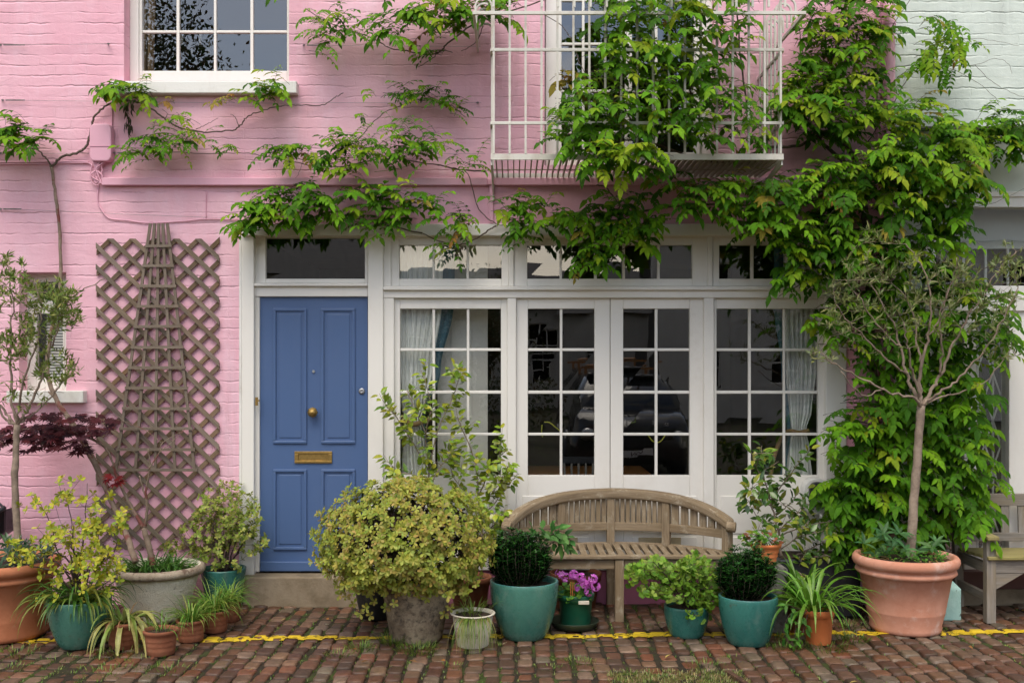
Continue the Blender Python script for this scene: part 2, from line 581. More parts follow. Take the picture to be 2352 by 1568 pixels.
M['teak'] = m_wood('weathered_teak', (.15, .105, .062), (.345, .268, .178), (.20, .142, .078), .8, .8, lich=(.44, .385, .29))
M['teakgrey'] = m_wood('silver_teak', (.17, .15, .125), (.33, .30, .265), (.25, .20, .13), .8, .8)
M['mossy'] = m_wood('mossy_teak', (.20, .17, .07), (.34, .29, .13), (.25, .23, .06), .85, .8)
M['tablewood'] = m_wood('orange_pine', (.40, .17, .05), (.50, .24, .08), (.33, .14, .04), .4)
M['stem'] = m_rough('vine_bark', (.085, .060, .045), (.19, .15, .12), 25, .9, .003)
M['bark'] = m_rough('olive_bark', (.20, .15, .115), (.36, .28, .215), 14, .85, .004)
M['twig'] = m_rough('shrub_twig', (.05, .035, .03), (.12, .085, .065), 30, .85, .002)
M['redtwig'] = m_rough('maple_bark', (.19, .135, .10), (.30, .23, .175), 22, .8, .002, spots=(.18, .06, .05), sp_scale=9)
M['wist'] = m_leaf('wisteria_leaf', .58, .28, .12)
M['leaf'] = m_leaf('shrub_leaf', .48, .25, .25)
M['gloss'] = m_leaf('glossy_leaf', .25, .12, .5)
M['olive'] = m_leaf('olive_leaf', .55, .2, .2)
M['strap'] = m_leaf('strap_leaf', .4, .25)
M['petal'] = m_leaf('petal', .55, .35, .2)
M['terra'] = m_rough('pale_terracotta', (.53, .235, .15), (.62, .31, .215), 5, .8, .002, spots=(.68, .48, .40), sp_scale=6, sp=(.55, .74))
M['terra2'] = m_rough('orange_terracotta', (.42, .15, .07), (.52, .205, .105), 5, .78, .002, spots=(.58, .36, .26), sp_scale=6, sp=(.57, .78))
M['terra3'] = m_rough('dark_terracotta', (.22, .078, .040), (.29, .115, .062), 9, .85, .002, spots=(.20, .12, .07), sp_scale=14, sp=(.55, .75))
M['terra4'] = m_rough('bright_terracotta', (.57, .165, .050), (.60, .195, .068), 5, .7, .0015, spots=(.35, .13, .06), sp_scale=10, sp=(.62, .8))
M['teal'] = m_glaze('teal_glaze', (.040, .155, .125), (.080, .220, .165), (.22, .24, .07))
M['teal2'] = m_glaze('deep_teal_glaze', (.026, .130, .112), (.045, .190, .158), (.13, .19, .14))
M['tealrim'] = m_glaze('teal_rim_glaze', (.055, .20, .21), (.10, .30, .28), (.05, .13, .18))
M['stonepot'] = m_rough('lichened_stone', (.78, .72, .56), (.82, .78, .65), 9, .9, .022, spots=(.36, .31, .23), sp_scale=24, sp=(.62, .72))
M['stonerim'] = m_rough('stained_stone_rim', (.27, .21, .155), (.42, .35, .27), 12, .9, .008, spots=(.16, .11, .08), sp_scale=20)
M['pitted'] = m_rough('pitted_stone', (.18, .135, .09), (.44, .365, .255), 4, .92, .02, spots=(.06, .048, .036), sp_scale=30, sp=(.48, .70))
M['soil'] = m_rough('potting_soil', (.030, .020, .014), (.075, .05, .032), 40, .95, .01)
M['cream'] = m_rough('cream_pot', (.66, .60, .49), (.72, .67, .57), 5, .5, .001, spots=(.42, .27, .17), sp_scale=9, sp=(.6, .8))
M['blackpot'] = m_glaze('black_glaze', (.012, .012, .013), (.025, .024, .024), (.03, .03, .03), .3)
M['greenplastic'] = m_rough('green_plastic', (.012, .10, .055), (.018, .13, .07), 5, .35, .0005, spec=.5, spots=(.05, .10, .05), sp_scale=8, sp=(.62, .85))
M['saucer'] = m_rough('olive_black_plastic', (.018, .030, .020), (.035, .045, .028), 6, .4, .0005, spots=(.07, .07, .04), sp_scale=9, sp=(.58, .75))
M['darkplastic'] = m_rough('dark_plastic', (.012, .013, .016), (.022, .023, .028), 7, .4, .0005, spec=.5)
M['grey'] = m_rough('grey_concrete', (.14, .135, .125), (.24, .23, .21), 10, .9, .005, spots=(.08, .075, .06), sp_scale=22)
M['step'] = m_rough('worn_step_stone', (.225, .175, .115), (.31, .25, .175), 6, .9, .006, spots=(.13, .10, .06), sp_scale=5, sp=(.52, .75))
M['mintblock'] = m_rough('mint_flaking_block', (.30, .50, .455), (.38, .58, .53), 8, .8, .006, spots=(.07, .06, .045), sp_scale=13, sp=(.60, .66))
M['ventplastic'] = m_rough('tan_vent', (.46, .37, .22), (.54, .45, .29), 6, .5, .0005)
M['dark'] = m_rough('dark_void', (.012, .010, .009), (.02, .018, .016), 4, .9, .001)
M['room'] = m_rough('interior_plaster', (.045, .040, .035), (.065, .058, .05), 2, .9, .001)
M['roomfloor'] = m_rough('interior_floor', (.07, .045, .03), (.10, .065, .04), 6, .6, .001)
M['innerwhite'] = m_paint('interior_white', (.72, .70, .645), .5, amt=.15)
M['curtain'] = m_rough('white_curtain_cloth', (.78, .79, .76), (.84, .85, .82), 20, .9, .0008)
M['lining'] = m_rough('teal_curtain_edge', (.055, .13, .175), (.08, .165, .21), 12, .9, .0008)
M['tie'] = m_rough('brown_tieback_cloth', (.17, .10, .04), (.27, .17, .075), 30, .7, .002)
M['tancurtain'] = m_rough('tan_curtain_cloth', (.42, .30, .17), (.52, .39, .24), 14, .9, .001)
M['glass'] = m_glass('window_glass')
M['blind'] = m_paint('blind_white', (.70, .69, .66), .5, amt=.1)
M['whiteplastic'] = m_paint('white_plastic', (.70, .70, .675), .4, amt=.2)
M['rust'] = m_rough('rusty_steel', (.055, .03, .02), (.12, .06, .035), 18, .85, .003)
M['maroon'] = m_paint('maroon_paint', (.075, .022, .018), .5, (.10, .07, .05), .5, 6)
M['yellow'] = m_rough('worn_yellow_paint', (.56, .385, .014), (.64, .46, .03), 9, .7, .002, spots=(.30, .19, .05), sp_scale=35, sp=(.58, .68))
M['wire'] = m_metal('wire_steel', (.32, .31, .30), .4)
# ================================================================ GROUND
RS = random.Random(11)
gm = MB()
S = 60
gm.v = [(-S, -S, -.012), (S, -S, -.012), (S, S, -.012), (-S, S, -.012)]
gm.f = [(0, 1, 2, 3)]; gm.g = list(gm.v); gm.c = [(1, 1, 1)] * 4
M['joint'] = m_rough('mossy_joint_soil', (.022, .016, .010), (.045, .033, .019), 14, .95, .012, spots=(.045, .065, .012), sp_scale=3.2, sp=(.50, .62))
tag(gm.build('ground', M['joint']), kind='structure')


def m_sett():
    m, nt, b, _ = nodemat('brick_setts')
    o = objc(nt)
    c = attr(nt, 'Col', 'Color')
    f = noise(nt, o, 30, 6, .7)
    col = mix(nt, 1.0, c, ramp(nt, f, [(.3, .6), (.7, 1.25)]), 'MULTIPLY')
    pat = ramp(nt, noise(nt, o, 3.5, 6, .7), [(.47, 0), (.66, .6)])
    col = mix(nt, pat, col, (.06, .04, .028))
    moss = ramp(nt, noise(nt, o, 9, 7, .78), [(.56, 0), (.68, .7)])
    col = mix(nt, moss, col, (.045, .05, .018))
    nt.links.new(col, b.inputs['Base Color'])
    damp = noise(nt, o, 2.0, 4, .6)
    nt.links.new(ramp(nt, damp, [(.35, .34), (.65, .68)]), b.inputs['Roughness'])
    b.inputs['Specular IOR Level'].default_value = .4
    bump(nt, b, noise(nt, o, 70, 6, .7), .6, .003)
    return m


sm = MB()
SETTS = []          # (x0,x1,y0,y1,ztop)
pitch = .104


def gheight(x, y):
    return .006 * math.sin(x * 2.1 + .5) * math.cos(y * 1.7) + .004 * math.sin(x * 5.3 + y * 4)


SETT_COL = [(.140, .074, .047), (.118, .060, .038), (.088, .046, .031), (.175, .108, .072), (.165, .112, .080), (.175, .135, .105), (.160, .072, .042), (.082, .046, .032)]
nx = int(12 / pitch)
for i in range(nx):
    x = -6 + i * pitch
    y = .03 - RS.uniform(0, .12)
    while y > -7.2:
        L = RS.uniform(.118, .160)
        gx = RS.uniform(.014, .025); gy = RS.uniform(.016, .030)
        dr = .010 * math.sin(y * 2.3 + i * .9) + .006 * math.sin(y * 5 + i * 2.2); x0 = x + dr + gx / 2 + RS.uniform(-.007, .007); x1 = x + dr + pitch - gx / 2 + RS.uniform(-.007, .007)
        y1 = y - gy / 2; y0 = y - L + gy / 2
        xc, yc = (x0 + x1) / 2, (y0 + y1) / 2
        # a small earth patch where setts are missing, at the front of the view
        patch = (.55 < xc < 1.28 and -2.4 < yc < -1.70)
        zt = gheight(xc, yc) + RS.uniform(-.004, .004)
        if not patch:
            tx, ty = RS.uniform(-.03, .03), RS.uniform(-.03, .03)
            cc = jit(RS, RS.choice(SETT_COL), .18, .05); cc = (cc[0] * .96, cc[1] * .87, cc[2] * .78)
            rot = RS.uniform(-.05, .05)
            vs = []
            for ins, z, k in ((-.002, -.04, .26), (.0, -.007, .32), (.004, -.001, .38), (.018, .0006, .5)):
                hx, hy = (x1 - x0) / 2 - ins, (y1 - y0) / 2 - ins
                cxk, cyk = hx * (1 - k * .75), hy * (1 - k * .75)
                for px_, py_ in ((-cxk, -hy), (cxk, -hy), (hx, -cyk), (hx, cyk), (cxk, hy), (-cxk, hy), (-hx, cyk), (-hx, -cyk)):
                    a, b_ = px_ + RS.uniform(-.0042, .0042), py_ + RS.uniform(-.0042, .0042)
                    vs.append((xc + a - b_ * rot, yc + b_ + a * rot, zt + z + a * tx + b_ * ty + RS.uniform(-.001, .001)))
            vs.append((xc, yc, zt + .0012 + RS.uniform(-.001, .001)))
            fs = []
            for r in range(3):
                for k in range(8):
                    fs.append((r * 8 + k, r * 8 + (k + 1) % 8, r * 8 + 8 + (k + 1) % 8, r * 8 + 8 + k))
            for k in range(8): fs.append((24 + k, 24 + (k + 1) % 8, 32))
            sm.add(vs, fs, None, cc)
            SETTS.append((x0, x1, y0, y1, zt))
        y -= L
tag(sm.build('road_setts', m_sett(), smooth=True), kind='structure')


# yellow line painted over the setts
def line_y(x): return -1.045 + (x + 3.2) * .034


from mathutils import noise as mnoise
near = [q for q in SETTS if q[2] - .02 < line_y((q[0] + q[1]) / 2) + .06 and q[3] + .02 > line_y((q[0] + q[1]) / 2) - .06]


def paint_z(x, y):
    for (x0, x1, y0, y1, zt) in near:
        if x0 < x < x1 and y0 < y < y1:
            e = min(x - x0, x1 - x, y - y0, y1 - y)
            return zt + .0046 - (.003 if e < .006 else 0)
    return gheight(x, y) - .0035


ym = MB(); NXL, NYL, CW = 1060, 10, .0095
for i in range(NXL + 1):
    for j in range(NYL + 1):
        x = -5.0 + i * CW
        y = line_y(x) + (j - NYL / 2) * CW + .004 * mnoise.noise(V((x * 6, j * .01, 0)))
        ym.v.append((x, y, paint_z(x, y)))
ym.g = list(ym.v); ym.c = [(1, 1, 1)] * len(ym.v)
for i in range(NXL):
    for j in range(NYL):
        p = ym.v[i * (NYL + 1) + j]
        wear = mnoise.noise(V((p[0] * 26, p[1] * 60, 1))) + .6 * mnoise.noise(V((p[0] * 5, p[1] * 9, 5))) + (.22 if p[2] < gheight(p[0], p[1]) - .003 else 0) + (.12 if j in (0, NYL - 1) else 0)
        if wear > .36: continue
        a = i * (NYL + 1) + j
        ym.f.append((a, a + NYL + 1, a + NYL + 2, a + 1))
tag(ym.build('road_line', M['yellow'], smooth=True), kind='structure')

# worn earth patch with dry grass in front, and the rusty edge of a cover
pm = MB()
for i in range(24):
    for j in range(22):
        x0, y0 = .52 + i * .034, -2.44 + j * .034
        q = [(x0 + a * .034, y0 + b * .034) for a, b in ((0, 0), (1, 0), (1, 1), (0, 1))]
        pm.add([(x, y, -.010 + .012 * math.sin(x * 31) * math.cos(y * 27) * .5 + .004 * math.sin(x * 90 + y * 70)) for x, y in q], [(0, 1, 2, 3)])
M['dryearth'] = m_rough('dry_mossy_earth', (.10, .075, .03), (.17, .13, .05), 12, .95, .015, spots=(.07, .085, .015), sp_scale=9, sp=(.5, .6))
tag(pm.build('ground_patch', M['dryearth'], smooth=True), kind='structure')
cv = MB()
cv.bar((1.20, -1.74, .006), (1.33, -2.3, .006), .03, .03)
tag(cv.build('drain_edge', M['rust'], bevel=.003), 'rusty iron drain edge strip let into the setts beside the grassy patch', 'drain edge')

# grass and weeds in the joints (nobody could count it)
gf = Fol()
RG = random.Random(5)


def tuft(x, y, n, h, spread, cols, z=0):
    for _ in range(n):
        a = RG.uniform(0, 6.283); r = spread * math.sqrt(RG.random())
        p = V((x + math.cos(a) * r, y + math.sin(a) * r, z - .006))
        d = V((math.cos(a) * RG.uniform(.2, 1.1), math.sin(a) * RG.uniform(.2, 1.1), 1))
        n_ = V((-d.x, -d.y, .6))
        gf.add('lance', p, d, n_, h * RG.uniform(.5, 1.2), .004 * RG.uniform(.8, 1.6), jit(RG, RG.choice(cols), .3))


GC = [(.10, .19, .02), (.16, .24, .03), (.20, .25, .05), (.08, .15, .02)]
DC = [(.30, .25, .10), (.25, .23, .07), (.17, .21, .04), (.34, .28, .13)]
for px_, py_, n, h, sp in ((40, 1500, 60, .05, .12), (130, 1515, 40, .035, .15), (280, 1500, 90, .05, .16), (330, 1522, 60, .035, .15),
                           (20, 1535, 50, .04, .1), (1215, 1470, 20, .04, .06), (900, 1478, 70, .10, .06), (960, 1492, 220, .055, .13), (830, 1490, 120, .055, .10), (780, 1505, 60, .05, .08),
                           (1330, 1520, 70, .035, .1), (1620, 1530, 70, .04, .12), (1770, 1470, 110, .055, .12), (1800, 1490, 60, .05, .1), (1900, 1488, 120, .055, .14),
                           (1960, 1470, 110, .06, .10), (1950, 1440, 60, .06, .08), (250, 1545, 50, .04, .15), (390, 1540, 60, .04, .14), (1040, 1530, 25, .03, .08),
                           (1270, 1535, 30, .03, .08), (1690, 1515, 40, .03, .1), (1350, 1470, 15, .03, .05), (600, 1375, 30, .04, .1), (845, 1385, 20, .04, .06), (1490, 1440, 20, .03, .08)):
    d = F * CH / (py_ - HY)
    tuft((px_ - CX) * d / F, d - D, n, h, sp, GC)
for _ in range(1500):
    x, y = RG.uniform(.53, 1.27), RG.uniform(-2.43, -1.70)
    tuft(x, y, 2, .03, .012, DC if RG.random() < .75 else GC, .004)
for _ in range(3600):     # moss tufts in random joints
    x = RG.uniform(-4.6, 4.6); i = round((x + 6) / pitch); x = -6 + i * pitch
    y = -.05 - 2.6 * RG.random() ** .7
    k = math.sin(x * 1.9 + 1) * math.cos(y * 2.3 + x) + .3 * math.sin(x * 7)
    if k < .1 and RG.random() < .6: continue
    tuft(x + RG.uniform(-.008, .008), y, RG.randint(4, 10), .024, .013, GC, -.012)
tag(gf.build('grass', M['strap']), 'short green grass and moss tufts growing in the joints between setts', 'grass', kind='stuff')

# fallen leaves and petals
lf = Fol()
for _ in range(150):
    x = RG.uniform(-3.6, 3.6); y = -abs(RG.gauss(0, .5)) - .02 if RG.random() < .6 else RG.uniform(-2.2, -.1)
    n_ = V((RG.uniform(-.5, .5), RG.uniform(-.5, .5), 1)); d = V((RG.uniform(-1, 1), RG.uniform(-1, 1), RG.uniform(-.1, .15)))
    lf.add('oval', (x, y, .014 + gheight(x, y)), d, n_, RG.uniform(.018, .06), RG.uniform(.008, .026), jit(RG, RG.choice([(.35, .17, .05), (.25, .11, .04), (.45, .38, .12), (.18, .08, .05), (.55, .50, .35)]), .3))
tag(lf.build('fallen_leaves', M['petal']), 'scattered brown and yellow fallen leaves on the brick setts', 'fallen leaves', kind='stuff')


# ================================================================ HOUSES
def wall_sheet(mb, x0, x1, z0, z1, yf, th, holes, xdiv=None):
    xs = sorted({x0, x1, *[h[0] for h in holes], *[h[1] for h in holes]})
    zs = sorted({z0, z1, *[h[2] for h in holes], *[h[3] for h in holes]})
    xs = [x for x in xs if x0 <= x <= x1]; zs = [z for z in zs if z0 <= z <= z1]
    solid = {}
    for i in range(len(xs) - 1):
        for j in range(len(zs) - 1):
            cx, cz = (xs[i] + xs[i + 1]) / 2, (zs[j] + zs[j + 1]) / 2
            solid[i, j] = not any(h[0] < cx < h[1] and h[2] < cz < h[3] for h in holes)
    yb = yf + th

    def quad(a, b, c, d): mb.add([a, b, c, d], [(0, 1, 2, 3)])
    for (i, j), s_ in solid.items():
        if not s_: continue
        a, b, c, d = xs[i], xs[i + 1], zs[j], zs[j + 1]
        quad((a, yf, c), (b, yf, c), (b, yf, d), (a, yf, d))
        quad((b, yb, c), (a, yb, c), (a, yb, d), (b, yb, d))
        if not solid.get((i - 1, j), False): quad((a, yb, c), (a, yf, c), (a, yf, d), (a, yb, d))
        if not solid.get((i + 1, j), False): quad((b, yf, c), (b, yb, c), (b, yb, d), (b, yf, d))
        if not solid.get((i, j - 1), False): quad((a, yb, c), (b, yb, c), (b, yf, c), (a, yf, c))
        if not solid.get((i, j + 1), False): quad((a, yf, d), (b, yf, d), (b, yb, d), (a, yb, d))


def hole(px0, px1, py0, py1): return (gX(px0), gX(px1), gZ(py1), gZ(py0))


pink = thing('pink_house', 'pink painted brick mews house with blue door and white glazed doors', 'house', (-1.5, .2, 0))
XR = gX(2049)
XL = -7.0
ZT = 6.6
TH = .30
w = MB()
wall_sheet(w, XL, XR, -.05, ZT, 0, TH, [hole(285, 664, -400, 187), hole(44, 152, 625, 897), hole(555, 1945, 520, 1420), hole(1251, 1640, -330, 380)])
w.build('wall', M['pink'], pink)
# smooth rendered lintel band below the trunking, 4 mm proud of the brickwork
bd = MB()
bd.pbox(640, 1121, 428, 519, -.004, .02)
bd.pbox(1136, 2010, 428, 519, -.004, .02)
M['pinkrender'] = m_paint('pink_render', (.775, .42, .53), .55, (.48, .27, .33), .5, 2.5, .003)
bd.build('rendered_band', M['pinkrender'], pink)
# roof, inner walls and floors
rf = MB()
rf.box(XL, XR, -.05, 5.2, ZT, ZT + .15)
rf.build('roof', M['grey'], pink)
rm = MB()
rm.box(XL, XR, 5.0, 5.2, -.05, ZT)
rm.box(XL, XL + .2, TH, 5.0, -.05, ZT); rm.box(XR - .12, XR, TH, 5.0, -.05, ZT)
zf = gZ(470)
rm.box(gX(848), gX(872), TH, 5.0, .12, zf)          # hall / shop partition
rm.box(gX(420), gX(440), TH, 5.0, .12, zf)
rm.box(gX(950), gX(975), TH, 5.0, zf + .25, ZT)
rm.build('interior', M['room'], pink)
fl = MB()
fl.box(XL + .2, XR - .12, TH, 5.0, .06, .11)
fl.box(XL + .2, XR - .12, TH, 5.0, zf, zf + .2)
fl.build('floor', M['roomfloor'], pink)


def glazed(parent, name, x0, x1, y0, y1, cols, rows, yf, mat=None, depth=.045, mdepth=.012, extra=None, pane_y=None, label=None, gl=None, mb=None):
    """sash from photo measurements at plane yf: stiles, rails, muntins (butted) and a pane child"""
    mb = mb or MB()
    X = lambda p: gX(p, yf); Z = lambda p: gZ(p, yf)
    yb = yf + depth
    c0, c1 = cols[0][0], cols[-1][1]
    r0, r1 = rows[0][0], rows[-1][1]
    mb.box(X(x0), X(c0), yf, yb, Z(y1), Z(y0)); mb.box(X(c1), X(x1), yf, yb, Z(y1), Z(y0))
    mb.box(X(c0), X(c1), yf, yb, Z(r0), Z(y0)); mb.box(X(c0), X(c1), yf, yb, Z(y1), Z(r1))
    for a, b in zip(cols[:-1], cols[1:]):
        mb.box(X(a[1]), X(b[0]), yf + mdepth, yb - .004, Z(r1), Z(r0))
    for a, b in zip(rows[:-1], rows[1:]):
        for c in cols:
            mb.box(X(c[0]), X(c[1]), yf + mdepth, yb - .004, Z(b[0]), Z(a[1]))
    if extra: extra(mb, X, Z, yf)
    o = mb.build(name, mat or M['white'], parent, bevel=.004)
    if label: o['label'] = label
    py = yf + (pane_y or depth * .6)
    # each glazed opening gets its own sheet of glass, all one mesh (one window's panes)
    pb = MB()
    RP = random.Random(int(x0 * 7 + y0))
    for c in cols:
        for r in rows:
            t1, t2 = RP.uniform(-.004, .004), RP.uniform(-.004, .004)
            a, b, z0, z1 = X(c[0]) - .004, X(c[1]) + .004, Z(r[1]) - .004, Z(r[0]) + .004
            pb.add([(a, py - t1 * .2, z0), (b, py + t1 * .2, z0), (b, py + t2 * .2, z1), (a, py - t2 * .2, z1)], [(0, 1, 2, 3)])
    pb.build('pane', gl or M['glass'], o)
    return o


ROWS = [(709, 799.5), (806, 897), (904, 994), (1000, 1091)]
# --- upper window
wf = MB()
Y = .13
wf.pbox(298, 318, -330, 187, Y - .02, Y + .10); wf.pbox(662, 690, -330, 187, Y - .02, Y + .1); wf.pbox(318, 662, -345, -330, Y - .02, Y + .1)
uw = glazed(pink, 'window', 318, 662, -330, 187, [(326, 404), (411, 490), (496, 574), (581, 659)], [(-290, -205), (-199, -118), (-112, -105), (-95, -22), (-16, 69), (75, 163)], Y, mdepth=.01, mb=wf,
            label='upper sash window of small white framed panes over the peeling sill')
sl = MB(); sl.pbox(254, 681, 186, 214, -.075, .12)
sl.build('sill', M['flaky'], uw, bevel=.006)
# --- small left window with louvred blind
wf = MB()
Y = .14
wf.pbox(30, 65, 610, 897, Y - .012, Y + .08); wf.pbox(148, 175, 610, 897, Y - .012, Y + .08); wf.pbox(65, 148, 610, 634, Y - .012, Y + .08)
lw = glazed(pink, 'window', 65, 148, 634, 897, [(84, 144)], [(648, 684), (720, 866)], Y, mb=wf, label='narrow white framed window beside the lattice, with a louvred blind')
sl = MB(); sl.pbox(14, 191, 897, 925, -.07, .13)
sl.build('sill', M['sill'], lw, bevel=.006)
bl = thing('louvre_blind', 'white horizontal louvre blind inside the narrow left window', 'blind', P(125, 868, .22))
b_ = MB()
for i in range(24):
    zc = gZ(868 - i * 6.6, .22)
    b_.bar((gX(108, .22), .215, zc), (gX(146, .22), .215, zc), .02, .002, up=(0, -.75, .6))
b_.build('slats', M['blind'], bl)
b_ = MB(); b_.pbox(106, 148, 700, 709, .205, .235); b_.build('head_rail', M['blind'], bl)

# --- ground floor joinery
st = MB()
st.pbox(555, 583, 541, 1322, -.018, .16)
st.pbox(583, 596, 681, 1313, .035, .16)
st.pbox(845, 880, 541, 1322, -.018, .16)
st.pbox(555, 1945, 514, 541, -.045, .16)
st.pbox(583, 845, 657, 681, .022, .16); st.pbox(583, 845, 650, 657, -.012, .16)
st.pbox(880, 898, 541, 657, .012, .16); st.pbox(1168, 1180, 541, 657, .012, .16); st.pbox(1625, 1637, 541, 657, .012, .16)
st.pbox(898, 1168, 541, 546, .012, .16); st.pbox(1180, 1625, 541, 545, .012, .16); st.pbox(1637, 1897, 541, 545, .012, .16)
st.pbox(880, 1897, 657, 666, -.028, .16); st.pbox(880, 1897, 666, 684, .004, .16)
st.pbox(880, 905, 684, 1290, .010, .16); st.pbox(1165, 1185.5, 684, 1290, .010, .16); st.pbox(1617, 1640, 684, 1290, .010, .16)
st.pbox(1897, 1945, 541, 1322, -.012, .16)
st.pbox(880, 1897, 1290, 1309, -.006, .16)
st.build('shopfront_frame', M['white'], pink, bevel=.005)
# peeling lower frame left of the door
pj = MB(); pj.pbox(549, 555, 541, 1322, -.010, .10); pj.build('door_casing', M['flaky'], pink, bevel=.003)
TROW = [(563, 640)]
glazed(pink, 'transom_light', 583, 845, 541, 650, [(610, 838)], [(546, 640)], .03)
glazed(pink, 'top_light', 898, 1168, 546, 657, [(917, 993), (998, 1071), (1077, 1152)], TROW, .030)
glazed(pink, 'top_light', 1180, 1625, 545, 657, [(1211, 1285.5), (1291, 1365), (1371, 1430), (1436, 1510), (1516, 1590)], TROW, .030)
glazed(pink, 'top_light', 1637, 1897, 545, 657, [(1652, 1725), (1732, 1806), (1812, 1885)], TROW, .030)


def lower_panel(xa, xb, ys):
    def ex(mb, X, Z, yf):
        # raised planted panels on the solid lower part
        for y0, y1 in ys:
            mb.box(X(xa), X(xb), yf - .006, yf + .002, Z(y1), Z(y0))
    return ex


glazed(pink, 'side_window', 905, 1165, 684, 1290, [(919, 993), (999, 1072), (1078, 1150.5)], ROWS, .045, extra=lower_panel(940, 1135, [(1138, 1225), (1232, 1280)]))
dl = glazed(pink, 'glazed_door', 1185.5, 1400.8, 684, 1290, [(1212.5, 1286), (1292, 1365.5)], ROWS, .045, extra=lower_panel(1200, 1352, [(1138, 1225), (1232, 1280)]))
dr = glazed(pink, 'glazed_door', 1402.2, 1617, 684, 1290, [(1431.5, 1504.5), (1511, 1584)], ROWS, .045, extra=lower_panel(1452, 1600, [(1138, 1225), (1232, 1280)]))
glazed(pink, 'side_window', 1640, 1897, 684, 1290, [(1646, 1719.5), (1726, 1799.5), (1805, 1879.5)], ROWS, .045, extra=lower_panel(1655, 1742, [(1138, 1225), (1232, 1280)]))
# vents low in the doors
for a, b in ((1232, 1327), (1467, 1564)):
    vb = MB(); vb.pbox(a, b, 1234, 1260, .028, .047)
    n = 13
    for i in range(n):
        xx = a + 7 + (b - a - 14) * (i + .5) / n
        vb.pbox(xx - 2.2, xx + 2.2, 1238, 1254, .0245, .03)
    vb.build('air_vent', M['ventplastic'], pink)
# --- blue door
Yd = .055
db = MB(); db.pbox(596.6, 844.4, 681.6, 1312, Yd, Yd + .045)
door = db.build('front_door', M['blue'], pink, bevel=.002)
pn = MB()
for (a, b, c, d) in ((628, 705, 708, 1018), (738, 816, 708, 1018), (628, 705, 1077, 1262), (738, 816, 1077, 1262)):
    X = lambda p: gX(p, Yd); Z = lambda p: gZ(p, Yd)
    t = 6.5
    for (p0, p1, q0, q1) in ((a, b, c, c + t), (a, b, d - t, d), (a, a + t, c + t, d - t), (b - t, b, c + t, d - t)):
        pn.box(X(p0), X(p1), Yd - .014, Yd + .003, Z(q1), Z(q0))
    pn.box(X(a + 13), X(b - 13), Yd - .005, Yd + .003, Z(d - 13), Z(c + 13))
pn.pbox(597.5, 843.5, 1290, 1311, Yd - .03, Yd + .002)
pn.build('panel_moulding', M['blue'], door, bevel=.004)
lb = MB()
X = lambda p: gX(p, Yd); Z = lambda p: gZ(p, Yd)
for (p0, p1, q0, q1) in ((677, 763, 1036, 1042), (677, 763, 1057, 1063), (677, 686, 1042, 1057), (754, 763, 1042, 1057)):
    lb.box(X(p0), X(p1), Yd - .012, Yd + .002, Z(q1), Z(q0))
lb.box(X(686), X(754), Yd - .006, Yd + .002, Z(1057), Z(1042))
lb.build('letterbox', M['brass'], door, bevel=.002)
kb = MB()
kp = P(720.5, 946, Yd)
prof = [(.012, 0), (.012, .025), (.03, .03), (.038, .042), (.036, .058), (.022, .072), (.001, .078)]
k2 = MB(); k2.lathe(prof, 8, (0, 0, 0), capb=False)
k2.v = [(kp.x + v[0], Yd - v[2], kp.z + v[1]) for v in k2.v]; k2.f = [tuple(reversed(f)) for f in k2.f]
k2.build('door_knob', M['brass'], door)
for nm, (cx_, cy_), r, mt in (('spyhole', (720.5, 853), .011, 'steel'), ('lock', (831, 898), .023, 'steel')):
    k3 = MB(); k3.lathe([(r, 0), (r, .006), (r * .75, .012), (r * .3, .008), (.0005, .008)], 20)
    kp = P(cx_, cy_, Yd)
    k3.v = [(kp.x + v[0], Yd - v[2], kp.z + v[1]) for v in k3.v]; k3.f = [tuple(reversed(f)) for f in k3.f]
    k3.build(nm, M['steel'], door, smooth=True)
hb = MB(); hb.pbox(586, 592, 912, 931, -.022, -.010); hb.pbox(590, 595, 918, 922, -.03, -.012)
hb.build('bell_push', M['brass'], pink)
# --- step and pink plinth
sb = MB(); sb.box(gX(563), gX(890), -.10, .16, -.02, gZ(1318))
sb.build('door_step', M['step'], pink, bevel=.012)
pb_ = MB(); pb_.box(gX(891), gX(1945), .015, .16, -.02, gZ(1309.5)); pb_.build('plinth', M['pinkdark'], pink)
# --- french window behind the balcony
wf = MB(); Y = .10
wf.pbox(1253, 1279, -330, 380, Y - .015, Y + .08); wf.pbox(1606, 1640, -330, 380, Y - .015, Y + .08); wf.pbox(1279, 1606, -345, -330, Y - .015, Y + .08)
glazed(pink, 'french_window', 1279, 1606, -330, 380, [(1290, 1337), (1343, 1436), (1452, 1505), (1511, 1594)], [(-300, -110), (-104, -4), (2, 97), (103, 205), (211, 300), (306, 350)], Y, mb=wf)
# --- long pink conduit under the balcony with its vertical drop
tr = MB()
tr.pbox(233, 1119, 408, 425, -.05, -.001)
tr.pbox(1137, 1950, 408, 425, -.05, -.001)
tr.pbox(1119, 1137, 411, 424, -.04, -.001)
tr.pbox(1124, 1133, 424.5, 512, -.025, -.005)
tr.build('cable_conduit', M['pinkp'], pink, bevel=.004)
